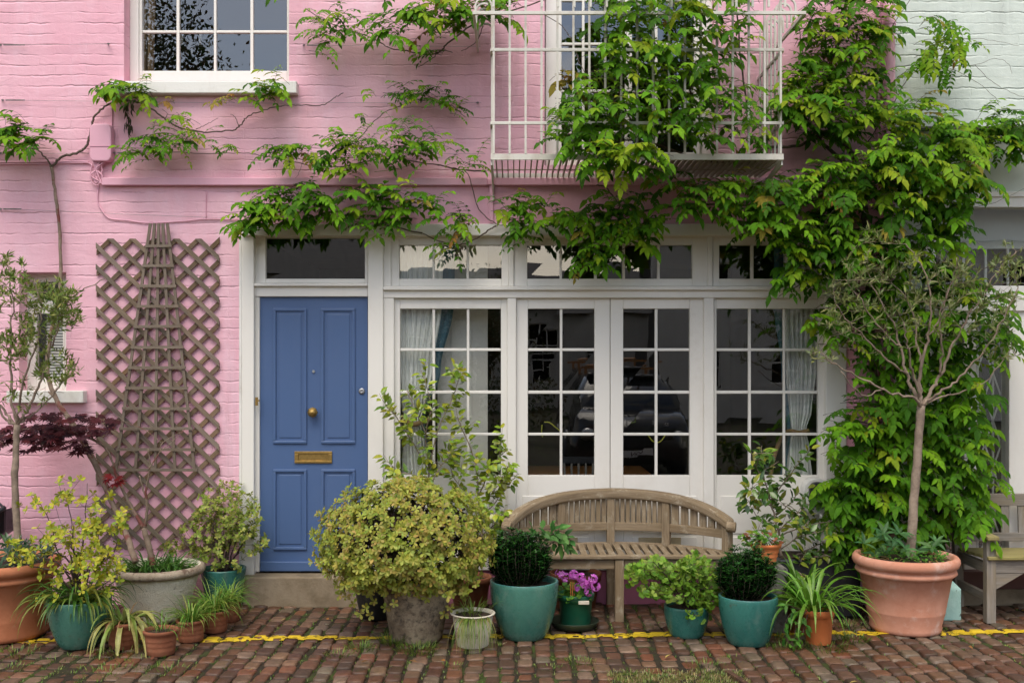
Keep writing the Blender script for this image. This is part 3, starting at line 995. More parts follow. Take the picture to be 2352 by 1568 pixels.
# --- drainpipe (pink)
dp = thing('drainpipe', 'pink painted drainpipe between the pink and mint houses', 'drainpipe', (gX(2034), -.07, 0))
t = MB()
t.tube([(gX(2034), -.075, .05), (gX(2034), -.075, ZT)], .0405, 20)
t.build('pipe', M['pinkp'], dp, smooth=True)
for py_ in (62, 221, 560, 905, 1180):
    t = MB(); zc = gZ(py_)
    t.tube([(gX(2034), -.075, zc - .012), (gX(2034), -.075, zc + .012)], .0465, 20)
    t.box(gX(2034) - .055, gX(2034) + .04, -.075, -.001, zc - .010, zc + .010)
    t.build('bracket', M['pinkp'], dp, smooth=False)
t = MB(); t.tube([(gX(2015), -.03, .6), (gX(2015), -.03, ZT)], .012, 10); t.build('thin_pipe', M['pinkp'], dp, smooth=True)
p2 = thing('waste_pipe', 'wide pink painted pipe low on the wall behind the climber', 'drainpipe', (gX(1980), -.06, 0))
t = MB(); t.box(gX(1962), gX(1995), -.05, -.001, gZ(1300), gZ(690)); t.tube([(gX(2003), -.05, .3), (gX(2003), -.05, gZ(690))], .03, 16)
t.build('pipe', M['pinkp'], p2)

# ================================================================ MINT HOUSE
mint = thing('mint_house', 'pale mint painted house with white framed glazing at the right', 'house', (5, .2, 0))
w = MB(); XE = 8.5
wall_sheet(w, XR + .004, XE, gZ(293), ZT, -.01, TH, [])
w.build('wall', M['mint'], mint)
w = MB(); wall_sheet(w, XR + .004, XE, gZ(440), gZ(299), .03, .25, []); w.box(XR + .004, gX(2122), .03, .28, -.05, gZ(440))
w.build('fascia', M['mint_smooth'], mint)
w = MB(); w.box(XR + .004, XE, -.045, .28, gZ(298.5), gZ(293.5)); w.build('flashing', M['grey'], mint)
w = MB(); w.box(XR + .004, XE, -.01, 5.2, ZT, ZT + .15); w.build('roof', M['grey'], mint)
w = MB(); w.box(XR + .004, XE, 5.0, 5.2, -.05, ZT); w.box(XE - .2, XE, .3, 5, -.05, ZT); w.box(XR + .004, XR + .1, .3, 5, -.05, ZT); w.box(XR + .1, XE - .2, .3, 5, gZ(440), gZ(420)); w.box(XR + .1, XE - .2, .3, 5, .0, .06)
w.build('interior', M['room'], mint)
w = MB()
Ym = .05
w.pbox(2125, 2140, 440, 1308, Ym - .03, Ym + .12); w.pbox(2140, 3500, 440, 452, Ym - .03, Ym + .12); w.pbox(2140, 3500, 452, 476, Ym - .012, Ym + .12)
w.pbox(2140, 3500, 656, 686, Ym - .012, Ym + .12); w.pbox(2140, 3500, 686, 714, Ym - .03, Ym + .12); w.pbox(2140, 3500, 714, 733, Ym, Ym + .12)
w.pbox(2140, 2150, 476, 656, Ym, Ym + .12)
w.pbox(2214, 2243, 733, 1308, Ym - .008, Ym + .12); w.pbox(2318, 2420, 733, 1308, Ym - .008, Ym + .12); w.pbox(2420, 3500, 733, 1308, Ym, Ym + .12)
w.pbox(2140, 2214, 733, 745, Ym, Ym + .12); w.pbox(2243, 2318, 733, 745, Ym, Ym + .12); w.pbox(2140, 2214, 1296, 1308, Ym, Ym + .12); w.pbox(2243, 2318, 1280, 1308, Ym, Ym + .12)
w.build('window_frame', M['white'], mint, bevel=.005)
pb = MB()
for (a, b, c, d) in ((2150, 3500, 476, 656), (2140, 2214, 745, 1296), (2243, 2318, 745, 1280)):
    pb.pbox(a - 2, b + 2, c - 2, d + 2, Ym + .05, Ym + .052)
pb.build('pane', M['glass'], mint)
b_ = MB(); b_.pbox(2148, 3400, 478, 568, .30, .31); b_.build('roller_blind', M['blind'], mint)
# security bars & diamond grille
g_ = MB()
for i in range(26):
    xx = 2160 + i * 51
    g_.pbox(xx, xx + 5, 570, 656, .20, .215)
g_.pbox(2150, 3400, 565, 571, .195, .22)
g_.build('window_bars', M['whiteplastic'], mint)
g_ = MB()
for x0, x1 in ((2140, 2214), (2243, 2318)):
    for k in range(5):
        ya, yb_ = 745 + k * 110, 745 + (k + 1) * 110
        xm = (x0 + x1) / 2
        for a, b in ((x0, xm), (xm, x0), (xm, x1), (x1, xm)):
            g_.bar(P(a, ya, .19), P(b, yb_, .19), .012, .004, up=(0, 1, 0))
    for xx in (x0 + 2, (x0 + x1) / 2, x1 - 2): g_.bar(P(xx, 745, .205), P(xx, 1285, .205), .014, .012, up=(0, 1, 0))
g_.build('folding_grille', M['whiteplastic'], mint)
b_ = MB(); b_.box(gX(2050), XE, -.03, .25, -.02, gZ(1350)); b_.build('base_course', M['step'], mint, bevel=.006)
b_ = MB(); b_.box(gX(2060), XE, -.05, .25, gZ(1349), gZ(1309)); b_.build('threshold', M['maroon'], mint, bevel=.006)

# ================================================================ CURTAINS AND ROOM CONTENTS
def drape(keys, mat, y, waves, amp, n=90, seed=0):
    """hanging cloth: keys=(py,x0,x1) photo rows; returns mesh builder with soft folds"""
    mb = MB(); R = random.Random(seed)
    ph = [R.uniform(0, 6) for _ in range(4)]
    rows = []
    for i in range(len(keys) - 1):
        a, b = keys[i], keys[i + 1]
        m = max(2, int((b[0] - a[0]) / 10))
        for k in range(m): 
            t = k / m; t2 = t * t * (3 - 2 * t)
            rows.append((a[0] + (b[0] - a[0]) * t, a[1] + (b[1] - a[1]) * t2, a[2] + (b[2] - a[2]) * t2))
    rows.append(keys[-1])
    vs = []; fs = []
    for (py, x0, x1) in rows:
        wd = (x1 - x0)
        for k in range(n + 1):
            u = k / n
            am = amp * (.5 + .5 * min(1, 60 / max(20, wd)))
            yy = y + am * math.sin(u * waves * 6.283 + ph[0] + .5 * math.sin(u * 9 + ph[1])) + am * .45 * math.sin(u * waves * 2.3 * 6.283 + ph[2] + py * .004)
            vs.append((gX(x0 + wd * u, y), yy, gZ(py, y)))
    m = n + 1
    for r in range(len(rows) - 1):
        for k in range(n):
            fs.append((r * m + k, r * m + k + 1, (r + 1) * m + k + 1, (r + 1) * m + k))
    mb.add(vs, fs)
    return mb


cu = thing('curtain', 'white curtain with teal edge tied back at the left of the glazed front', 'curtain', P(950, 1090, .2), 'curtains behind the glazing')
drape([(548, 912, 1022), (700, 912, 1016), (850, 915, 996), (930, 922, 978), (968, 928, 966), (1010, 925, 976), (1110, 922, 992)], None, .150, 7, .020, seed=1).build('cloth', M['curtain'], cu, smooth=True)
drape([(548, 1020, 1047), (700, 1014, 1042), (850, 994, 1012), (968, 962, 975), (1110, 986, 1002)], None, .165, 1.2, .010, 24, seed=2).build('lining', M['lining'], cu, smooth=True)
t = MB(); t.tube(pxpath([(922, 955), (945, 974), (972, 968), (1000, 955)], .118), .018, 10); t.build('tieback', M['tie'], cu, smooth=True)
cu = thing('curtain', 'white curtain with brown tieback at the right of the glazed front', 'curtain', P(1850, 1090, .2), 'curtains behind the glazing')
drape([(548, 1800, 1900), (700, 1800, 1882), (850, 1806, 1876), (940, 1812, 1866), (988, 1817, 1852), (1030, 1812, 1860), (1110, 1806, 1868)], None, .150, 7, .020, seed=3).build('cloth', M['curtain'], cu, smooth=True)
drape([(548, 1778, 1802), (700, 1778, 1802), (850, 1795, 1808), (988, 1808, 1819), (1110, 1792, 1808)], None, .165, 1.2, .010, 24, seed=4).build('lining', M['lining'], cu, smooth=True)
t = MB(); t.tube(pxpath([(1858, 988), (1835, 993), (1810, 990), (1790, 1015), (1775, 1060), (1770, 1095)], .125), .016, 10); t.build('tieback', M['tie'], cu, smooth=True)
cu = thing('curtain', 'tan curtain at the left edge of the upper window', 'curtain', P(340, 160, .3))
drape([(-320, 318, 366), (0, 320, 357), (165, 320, 353)], None, .32, 3, .03, 40, seed=5).build('cloth', M['tancurtain'], cu, smooth=True)
# white inner door leaf standing open behind the left window
idr = thing('inner_door', 'white panelled inner door standing behind the left glazed window', 'inner door', P(1060, 1290, .34))
b_ = MB(); b_.box(gX(1005, .34), gX(1120, .34), .34, .38, .12, gZ(560, .34))
b_.build('leaf', M['innerwhite'], idr)
b_ = MB(); b_.box(gX(1036, .34), gX(1084, .34), .330, .339, gZ(960, .34), gZ(735, .34)); b_.box(gX(1036, .34), gX(1084, .34), .330, .339, .3, gZ(1000, .34))
b_.build('panel', M['innerwhite'], idr, bevel=.004)
tb = thing('table', 'orange pine table standing inside behind the glazed doors', 'table', P(1330, 1150, 1.0))
b_ = MB(); b_.box(gX(1180, .7), gX(1500, .7), .75, 1.5, .80, .85); b_.build('table_top', M['tablewood'], tb, bevel=.004)
b_ = MB(); b_.box(gX(1200, .7), gX(1480, .7), .78, .81, .66, .80); b_.build('apron', M['tablewood'], tb)
for xx in (1195, 1465):
    b_ = MB(); b_.box(gX(xx, .7), gX(xx + 22, .7), .80, .88, .11, .66); b_.build('leg', M['tablewood'], tb)
ch = thing('chair', 'dark spindle back chair at the table behind the left glazed door', 'chair', P(1345, 1150, .55))
b_ = MB()
for i in range(6): b_.tube([(gX(1300 + i * 15, .55), .55, .50), (gX(1296 + i * 16.5, .60), .60, .96)], .009, 8)
b_.build('spindles', M['grey'], ch, smooth=True)
b_ = MB(); b_.bar((gX(1290, .6), .61, .98), (gX(1390, .6), .61, .98), .04, .05); b_.build('top_rail', M['darkplastic'], ch)
b_ = MB(); b_.box(gX(1292, .5), gX(1385, .5), .36, .62, .47, .50); b_.build('seat', M['darkplastic'], ch, bevel=.01)
for xx, yy in ((1296, .39), (1380, .39), (1296, .59), (1380, .59)):
    b_ = MB(); b_.tube([(gX(xx, .5), yy, .11), (gX(xx, .5), yy, .48)], .013, 8); b_.build('leg', M['darkplastic'], ch)
yb = thing('bicycle', 'bicycle with thin yellow tubes standing inside the glazed doors', 'bicycle', P(1400, 1200, .35))
M['yel'] = m_paint('yellow_green_enamel', (.62, .62, .05), .35, amt=.1)
b_ = MB()
for nm_, pts in zip(('handlebar', 'top_tube', 'fork'), ([(1245, 976), (1244, 990), (1246, 1003)], [(1250, 969), (1262, 970), (1275, 980), (1292, 994)], [(1488, 998), (1500, 1013), (1516, 1014), (1530, 996)])):
    b_ = MB(); b_.tube(pxpath(pts, .33, .38), .0045, 8); b_.build(nm_, M['yel'], yb, smooth=True)
for cx_ in (1255, 1490):
    b_ = MB(); c0 = P(cx_, 1170, .36)
    ring = [c0 + V((math.cos(a) * .33, 0, math.sin(a) * .33)) for a in [k * 6.2832 / 36 for k in range(37)]]
    ring = [V((p.x, p.y, p.z - c0.z + .11 + .35)) for p in ring]
    b_.tube(ring, .014, 8, cap=False); b_.build('wheel', M['darkplastic'], yb, smooth=True)
# iron chandelier in the upper room
chd = thing('chandelier', 'dark ring chandelier with candle tubes hanging inside the upper window', 'chandelier', P(450, 128, 1.2))
b_ = MB(); cc0 = P(450, 120, 1.2)
b_.tube([cc0 + V((math.cos(a) * .17, math.sin(a) * .17, 0)) for a in [k * 6.2832 / 30 for k in range(31)]], .010, 8, cap=False)
b_.tube([cc0, cc0 + V((0, 0, 1.3))], .008, 6)
for k in range(4):
    a = k * 1.5708 + .3; e = cc0 + V((math.cos(a) * .17, math.sin(a) * .17, 0)); b_.tube([cc0 + V((0, 0, .3)), e], .006, 6)
b_.build('ring', M['darkplastic'], chd, smooth=True)
for k in range(6):
    a = k * 1.0472; e = cc0 + V((math.cos(a) * .15, math.sin(a) * .15, .02))
    b_ = MB(); b_.tube([e, e + V((0, 0, .1))], .009, 8); b_.build('candle_tube', M['innerwhite'], chd)
# ================================================================ BALCONY
BY = -.70
bal = thing('balcony', 'cream painted iron balcony cage with slatted floor, full of climber leaves', 'balcony', P(1460, 400, -.35))
xl, xr = gX(1127, BY), gX(1800, BY)
zb0, zb1 = gZ(367.5, BY), gZ(353.5, BY)
zfl = (zb0 + .004)
b_ = MB()
b_.box(xl, xr, BY - .004, BY + .006, zb0, zb1 + .0)
b_.box(xl, xl + .008, BY + .006, -.002, zb0, zb1); b_.box(xr - .008, xr, BY + .006, -.002, zb0, zb1)
b_.box(xl + .008, xr - .008, -.012, -.002, zb0, zb1)
b_.build('floor_frame', M['iron'], bal, bevel=.002)
b_ = MB()
k = 0; xx = xl + .03
while xx < xr - .02:
    b_.box(xx, xx + .007, BY + .006, -.012, zfl, zfl + .035); xx += .0395
b_.box(xl + .008, xr - .008, -.36, -.352, zfl - .006, zfl - .001)
b_.build('floor_grating', M['irondirty'], bal)
for xx in (xl, xr - .012):
    b_ = MB(); b_.bar((xx + .006, BY + .02, zb0 - .012), (xx + .006, -.004, zb0 - .10), .012, .04, up=(0, 0, 1)); b_.box(xx, xx + .012, -.03, -.003, zb0 - .16, zb0 - .01)
    b_.build('bracket', M['iron'], bal, bevel=.002)
ztop = gZ(-60, BY)


def hoop(x, y, ox, oy):
    """baluster that curls outward at its head"""
    mb = MB()
    zt = gZ(3, BY)
    pts = [(x, y, zb1), (x, y, zt)]
    for a in range(0, 200, 20):
        r = .055
        pts.append((x + ox * r * (1 - math.cos(rad(a))), y + oy * r * (1 - math.cos(rad(a))), zt + r * math.sin(rad(a))))
    pts.append((x + ox * .11, y + oy * .11, gZ(30, BY)))
    for p, q in zip(pts[:-1], pts[1:]): mb.bar(p, q, .014, .012, up=(0, 1, .01) if abs(ox) < .5 else (1, 0, .01))
    return mb


bx = [1134 + i * 36.6 for i in range(18)] + [1793]
proto = hoop(gX(bx[0], BY), BY, 0, -1).build('baluster', M['iron'], bal)
for x in bx[1:]: dupe(proto, bal, (gX(x, BY) - gX(bx[0], BY), 0, 0))
for sx, sg in ((xl + .006, -1), (xr - .006, 1)):
    pr = hoop(sx, BY + .10, sg, 0).build('baluster', M['iron'], bal)
    for i in range(1, 6): dupe(pr, bal, (0, i * .105, 0))
b_ = MB()
for py_ in (115, 283):
    zc = gZ(py_, BY)
    b_.box(xl, xr, BY - .008, BY + .008, zc - .010, zc + .010)
    b_.box(xl - .004, xl + .012, BY + .008, -.002, zc - .010, zc + .010); b_.box(xr - .012, xr + .004, BY + .008, -.002, zc - .010, zc + .010)
b_.build('rail', M['iron'], bal, bevel=.002)
b_ = MB()
zc = gZ(32, BY - .1)
b_.box(xl - .115, xr + .115, BY - .118, BY - .10, zc - .010, zc + .012)
b_.box(xl - .115, xl - .098, BY - .10, -.002, zc - .010, zc + .012); b_.box(xr + .098, xr + .115, BY - .10, -.002, zc - .010, zc + .012)
b_.build('handrail', M['iron'], bal, bevel=.002)

# ================================================================ TRELLISES
lat = thing('lattice_trellis', 'weathered diamond lattice trellis fixed to the pink wall', 'trellis', P(362, 1260, -.03))
X0, X1, Z0, Z1 = gX(220, -.03), gX(503, -.03), gZ(1262, -.03), gZ(548, -.03)
RL = random.Random(3)


def lattice(sign, y, c0, sp):
    mb = MB(); wd = .0305
    for k in range(-30, 60):
        # line z = c + sign*x*slope ; clip to rectangle
        c = c0 + k * sp
        pts = []
        sl = .955 * sign
        for x in (X0, X1):
            z = c + sl * (x - X0)
            if Z0 <= z <= Z1: pts.append((x, z))
        for z in (Z0, Z1):
            x = X0 + (z - c) / sl
            if X0 < x < X1: pts.append((x, z))
        if len(pts) < 2: continue
        pts.sort()
        (xa, za), (xb, zb) = pts[0], pts[-1]
        if math.hypot(xb - xa, zb - za) < .06: continue
        # ends cut vertically at the sides / horizontally at the top
        hv = wd * .5 * math.sqrt(1 + sl * sl); hh = wd * .5 * math.sqrt(1 + 1 / (sl * sl))

        def end(x, z):
            if abs(x - X0) < 1e-5 or abs(x - X1) < 1e-5: return [(x, z - hv), (x, z + hv)]
            return [(x + (hh if sign > 0 else -hh), z), (x - (hh if sign > 0 else -hh), z)]
        e0, e1 = end(xa, za), end(xb, zb)
        vs = []; g = []; o = RL.uniform(0, 9); L = math.hypot(xb - xa, zb - za)
        yy = y + RL.uniform(-.0025, .0025); e0 = [(x, z + RL.uniform(-.004, .004)) for x, z in e0] if abs(xa - X0) < 1e-5 else e0
        for yk in (yy - .005, yy + .005):
            for (e, a) in ((e0, 0), (e1, L)):
                for j, (x, z) in enumerate(e):
                    vs.append((x, yk, z)); g.append((a + o, (j - .5) * wd + o, yk))
        fs = [(0, 2, 3, 1), (4, 5, 7, 6), (0, 4, 6, 2), (1, 3, 7, 5), (0, 1, 5, 4), (2, 6, 7, 3)]
        tn = RL.uniform(.72, 1.18); mb.add(vs, fs, g, (tn, tn * RL.uniform(.95, 1.0), tn * RL.uniform(.88, 1.0)))
    return mb


spv = 48 * .00315
lattice(1, -.014, Z0 - 3.0, spv).build('back_slats', M['latticeback'], lat)
lattice(-1, -.0265, Z0 + .072, spv).build('front_slats', M['lattice'], lat)
ob = thing('fan_trellis', 'tapering wooden fan trellis of thin slats fixed over the diamond lattice', 'trellis', P(358, 1080, -.07))
b_ = MB(); Yo = -.050
tops = [341, 352.5, 364, 375.5, 388]; bots = [266, 311, 356.5, 402, 447]
for a, c in zip(tops, bots):
    e = 513; fx = a + (a - c) * (565 - e) / (1078 - 565) * .6
    b_ = MB(); b_.bar(P(fx, e, Yo), P(c + (c - a) * .004, 1082, Yo), .020, .012, up=(0, 1, 0)); b_.build('upright', M['obelisk'], ob)
for i, py_ in enumerate((565, 610, 657, 703.5, 750, 797.5, 844, 890.5, 937.5, 984, 1031.5, 1078.5)):
    t = (py_ - 565) / (1078 - 565)
    b_ = MB(); b_.bar(P(334 + (260 - 334) * t, py_, Yo - .011), P(394.5 + (453.5 - 394.5) * t, py_ + RL.uniform(-1, 1), Yo - .011), .021, .009, up=(0, 1, 0)); b_.build('rung', M['obelisk'], ob)

# ================================================================ WALL FIXINGS
jb = thing('junction_box', 'pink painted cable box with a bunch of wires hanging under it', 'junction box', P(230, 370, -.03))
b_ = MB()
outline = []
for (cx_, cy_, a0) in ((244, 298, 0), (216, 298, 90), (216, 356, 180), (244, 356, 270)):
    for k in range(5):
        a = rad(a0 + k * 22.5); outline.append((cx_ + math.cos(a) * 11, cy_ - math.sin(a) * 14))
vs = [P(x, y, -.07) for x, y in outline] + [V((P(x, y, -.07).x, -.004, P(x, y, -.07).z)) for x, y in outline]
n = len(outline)
b_.add(vs, [tuple(range(n - 1, -1, -1))] + [(k, (k + 1) % n, n + (k + 1) % n, n + k) for k in range(n)])
bo = b_.build('box', M['pinkp'], jb, bevel=.008)
b_ = MB(); b_.pbox(206, 254, 336, 337.2, -.0725, -.068); b_.build('lid_seam', M['pinkdark'], bo)
b_ = MB(); RJ = random.Random(4)
for k in range(9):
    x0 = 214 + k * 4
    b_.tube(pxpath([(x0, 370), (222 + RJ.uniform(-8, 14), 388), (220 + RJ.uniform(-14, 18), 404), (226 + RJ.uniform(-10, 12), 420), (232, 416 + RJ.uniform(-4, 6))], -.03 - RJ.uniform(0, .02)), .0045, 6)
b_.tube(pxpath([(212, 376), (207, 400), (212, 420), (226, 425), (222, 405)], -.03), .0045, 6)
b_.build('wires', M['pinkp'], jb, smooth=True)
b_ = MB()
b_.tube(pxpath([(0 - 300, 373), (0, 373), (130, 372), (180, 371), (204, 372)], -.012), .006, 6)
b_.tube(pxpath([(0 - 300, 378), (60, 377), (180, 374), (206, 376), (214, 385)], -.012), .005, 6)
b_.tube(pxpath([(257, 240), (257, 300), (258, 380)], -.008), .005, 6)
b_.tube(pxpath([(225, 428), (224, 462), (232, 480), (250, 501), (290, 506), (340, 512), (420, 508), (480, 503), (556, 505)], -.010), .0045, 6)
b_.tube(pxpath([(473, 503), (473, 470), (474, 440)], -.008), .003, 5)
b_.build('cable', M['pinkp'], jb, smooth=True)

WIRES = [((0, 104), (254, 101), 'highest taut wire left of the upper window, between two turnbuckles', ((0, 60), (248, 256))),
         ((5, 230), (690, 238), 'taut wire stretched just below the upper window sill', ((5, 60),)),
         ((262, 351), (1115, 353), 'taut wire through the leaves right of the cable box', ((262, 310),)),
         ((0, 352), (206, 352), 'short taut wire at the left edge beside the cable box', ((0, 30),)),
         ((0, 479), (546, 502), 'long sagging wire above the lattice trellis', ((0, 52),)),
         ((696, 104), (1104, 107), 'taut wire under the topmost leaves right of the upper window', ((697, 740), (1096, 1104))),
         ((690, 236), (1105, 236), 'taut wire level with the sill, ending left of the balcony', ((1096, 1105),)),
         ((1930, 352), (2010, 352), 'short wire and turnbuckle on the pink wall right of the balcony', ((1935, 1985),))]
for (a, b, lab, tb_) in WIRES:
    wt = thing('garden_wire', lab, 'wire', P(a[0], a[1], -.025), 'training wires on the pink wall')
    b_ = MB(); b_.tube([P(a[0], a[1], -.025), P((a[0] + b[0]) / 2, (a[1] + b[1]) / 2 + .8, -.025), P(b[0], b[1], -.025)], .0013, 5); b_.build('strand', M['wire'], wt)
    for (t0, t1) in tb_:
        yy = a[1] + (b[1] - a[1]) * ((t0 + t1) / 2 - a[0]) / (b[0] - a[0])
        b_ = MB()
        b_.tube([P(t0, yy, -.02), P(t0 + 2, yy, -.03)], .007, 7)
        if t1 - t0 > 15:
            b_.tube([P(t0 + 8, yy - .8, -.025), P(t1 - 12, yy - .8, -.025)], .0025, 6); b_.tube([P(t0 + 8, yy + .8, -.025), P(t1 - 12, yy + .8, -.025)], .0025, 6)
            b_.tube([P(t1 - 12, yy, -.025), P(t1 - 3, yy, -.025)], .0045, 6)
        b_.tube([P(t0, yy, -.001), P(t0, yy, -.03)], .005, 6)
        b_.build('turnbuckle', M['wire'], wt)

ev = thing('wall_unit', 'small black rounded fitting in a pale oval housing on the white doors', 'wall unit', P(1878, 1160, -.04))


def rrect(cx_, cy_, hw, hh, r, yf, yb, mb):
    o = []
    for (sx, sy, a0) in ((1, -1, 0), (-1, -1, 90), (-1, 1, 180), (1, 1, 270)):
        for k in range(6):
            a = rad(a0 + k * 18); o.append((cx_ + sx * (hw - r) + math.cos(a) * r, cy_ + sy * (hh - r) - math.sin(a) * r))
    vs = [P(x, y, yf) for x, y in o]; vs += [V((p.x, yb, p.z)) for p in vs]
    n = len(o)
    mb.add(vs, [tuple(range(n - 1, -1, -1))] + [(k, (k + 1) % n, n + (k + 1) % n, n + k) for k in range(n)])


b_ = MB(); rrect(1877, 1140, 31, 42, 30, -.05, .04, b_); b_.build('housing', M['whiteplastic'], ev, bevel=.006)
b_ = MB(); rrect(1880, 1136, 19.5, 29, 16, -.085, -.051, b_); b_.build('black_cover', M['darkplastic'], ev, bevel=.010)
b_ = MB(); rrect(1880, 1134, 13, 21, 11, -.094, -.086, b_); b_.build('lens', M['blackpot'], ev, bevel=.003)
b_ = MB(); b_.tube(pxpath([(1886, 1180), (1888, 1215), (1876, 1240), (1866, 1262), (1872, 1288), (1895, 1300)], -.05), .011, 10); b_.build('cable', M['whiteplastic'], ev, smooth=True)

# ================================================================ BENCHES
bench = thing('garden_bench', 'weathered teak bench with arched curved slatted back before the white doors', 'bench', (.715, -.32, 0))
bxc = .725; RB = .911; HC = .742
ycen = -.06 - RB            # circle centre of the plan arc (back is at y=-.06)


def arc(a, r=RB):          # a: angle from straight back
    return V((bxc + math.sin(a) * r, ycen + math.cos(a) * r, 0))


AM = math.asin(HC / RB)


def ztopf(a): t = abs(a) / AM; return .80 - .025 * t - .125 * t ** 3.0


def tl(z): return (z - .44) * .10     # slight backward rake


def arcbar(mb, a0, a1, zf, w, t, n=24):
    """rail following the arc: w = height, t = thickness"""
    vs = []; g = []; o = 3.3 * a0
    for i in range(n + 1):
        a = a0 + (a1 - a0) * i / n
        z = zf(a)
        for (dr, dz) in ((-t / 2, -w / 2), (t / 2, -w / 2), (t / 2, w / 2), (-t / 2, w / 2)):
            p = arc(a, RB + dr); vs.append((p.x, p.y, z + dz)); g.append((a * RB + o, dr + o, dz))
    fs = [(0, 1, 2, 3), (n * 4 + 3, n * 4 + 2, n * 4 + 1, n * 4)]
    for i in range(n):
        for k in range(4):
            fs.append((i * 4 + k, i * 4 + 4 + k, i * 4 + 4 + (k + 1) % 4, i * 4 + (k + 1) % 4))
    mb.add(vs, fs, g)


b_ = MB(); arcbar(b_, -AM - .035, AM + .035, ztopf, .072, .085, 40); b_.build('top_rail', M['teak'], bench, bevel=.02, seg=3)
for s_ in (-1, 1):
    b_ = MB(); p = arc(s_ * (AM + .032))
    b_.tube([(p.x - .03, p.y - .01, ztopf(AM) - .024), (p.x + .03, p.y - .03, ztopf(AM) - .028)], .036, 14)
    b_.build('scroll_end', M['teak'], bench, bevel=.006)
b_ = MB(); arcbar(b_, -AM, AM, lambda a: .565, .058, .032, 36); b_.build('lower_back_rail', M['teak'], bench, bevel=.004)
PA = [-AM, -.212 * 2.05, -.02, .42, AM]
for i, a in enumerate(PA):
    p = arc(a)
    b_ = MB()
    tq = V((math.cos(a), -math.sin(a), 0))
    b_.bar((p.x, p.y, .0 if i in (0, 2, 4) else .36), (p.x, p.y, ztopf(a) - .03), .055, .055, up=(math.sin(a), math.cos(a), 0))
    b_.build('back_post', M['teak'], bench, bevel=.004)
for (a0, a1, n) in ((PA[0], PA[1], 6), (PA[1], PA[2], 8), (PA[2], PA[3], 9), (PA[3], PA[4], 6)):
    da = .032
    for k in range(n):
        a = a0 + da + (a1 - a0 - 2 * da) * (k + .5) / n
        p = arc(a)
        b_ = MB(); b_.bar((p.x, p.y, .59), (p.x, p.y, ztopf(a) - .03), (a1 - a0 - 2 * da) / n * RB * .74, .014, up=(math.sin(a), math.cos(a), 0))
        b_.build('back_slat', M['teak'], bench)
b_ = MB()
YF = -.575
x = bxc - .80
while x < bxc + .80:
    if abs(x - bxc) < HC:
        yb_ = ycen + math.sqrt(max(.0001, RB ** 2 - (x - bxc) ** 2)) - .03
        if yb_ - YF > .08: b_.bar((x, YF + .052, .437), (x, yb_, .437), .042, .018, up=(0, 0, 1))
    x += .0625
b_.build('seat_slats', M['teak'], bench)
b_ = MB(); b_.bar((bxc - .80, YF + .022, .434), (bxc + .80, YF + .022, .434), .056, .026); b_.build('seat_front', M['teak'], bench, bevel=.006)
b_ = MB(); arcbar(b_, -AM, AM, lambda a: .425, .05, .045, 36); b_.build('seat_back_rail', M['teak'], bench, bevel=.004)
b_ = MB()
b_.bar((bxc - .74, YF + .035, .382), (bxc - .037, YF + .035, .382), .022, .062); b_.bar((bxc + .027, YF + .035, .382), (bxc + .74, YF + .035, .382), .022, .062)
b_.build('apron', M['teak'], bench, bevel=.003)
for x in (bxc - .735, bxc - .005, bxc + .735):
    b_ = MB(); b_.bar((x, YF + .032, 0), (x, YF + .032, .415), .058, .055, up=(0, 1, 0)); b_.build('front_leg', M['teak'], bench, bevel=.004)

b2 = thing('garden_bench', 'grey straight slatted bench with mossy arm at the right edge', 'bench', (4.0, -.35, 0))
fx = gX(2272, -.58)
bw2 = 1.55
b_ = MB(); b_.bar((fx, -.585, 0), (fx, -.585, .555), .062, .06, up=(0, 1, 0)); b_.build('front_leg', M['teakgrey'], b2, bevel=.004)
b_ = MB(); b_.bar((fx + bw2, -.585, 0), (fx + bw2, -.585, .555), .062, .06, up=(0, 1, 0)); b_.build('front_leg', M['teakgrey'], b2, bevel=.004)
for xx in (fx, fx + bw2):
    b_ = MB(); b_.bar((xx, -.10, 0), (xx, -.06, .80), .06, .055, up=(0, 1, 0)); b_.build('back_leg', M['teakgrey'], b2, bevel=.004)
    b_ = MB(); b_.bar((xx - .005, -.66, .572), (xx, -.06, .59), .078, .030); b_.build('arm', M['mossy'], b2, bevel=.008)
    b_ = MB(); b_.bar((xx, -.555, .165), (xx, -.11, .165), .03, .055); b_.bar((xx, -.555, .36), (xx, -.11, .36), .03, .07); b_.build('side_stretcher', M['teakgrey'], b2, bevel=.003)
b_ = MB(); b_.bar((fx + .03, -.06, .755), (fx + bw2 - .03, -.06, .755), .03, .085); b_.build('top_rail', M['teakgrey'], b2, bevel=.004)
b_ = MB(); b_.bar((fx + .03, -.07, .49), (fx + bw2 - .03, -.07, .49), .03, .06); b_.build('lower_back_rail', M['teakgrey'], b2, bevel=.004)
for i in range(12):
    xx = fx + .10 + i * .123
    b_ = MB(); b_.bar((xx, -.07, .515), (xx, -.06, .715), .055, .014, up=(0, 1, 0)); b_.build('back_slat', M['teakgrey'], b2)
for i in range(5):
    b_ = MB(); b_.bar((fx - .03, -.595 + i * .098, .437 - i * .005), (fx + bw2 + .03, -.595 + i * .098, .437 - i * .005), .085, .022); b_.build('seat_slat', M['mossy'], b2, bevel=.004)
b_ = MB(); b_.bar((fx + .03, -.585, .375), (fx + bw2 - .03, -.585, .375), .025, .085); b_.build('apron', M['teakgrey'], b2, bevel=.003)
b_ = MB()
b_.add([(fx + .032, -.575, .33), (fx + .22, -.575, .33), (fx + .032, -.575, .22), (fx + .032, -.595, .33), (fx + .22, -.595, .33), (fx + .032, -.595, .22)], [(0, 1, 2), (5, 4, 3), (0, 3, 4, 1), (1, 4, 5, 2), (2, 5, 3, 0)])
b_.build('corner_brace', M['teakgrey'], b2)

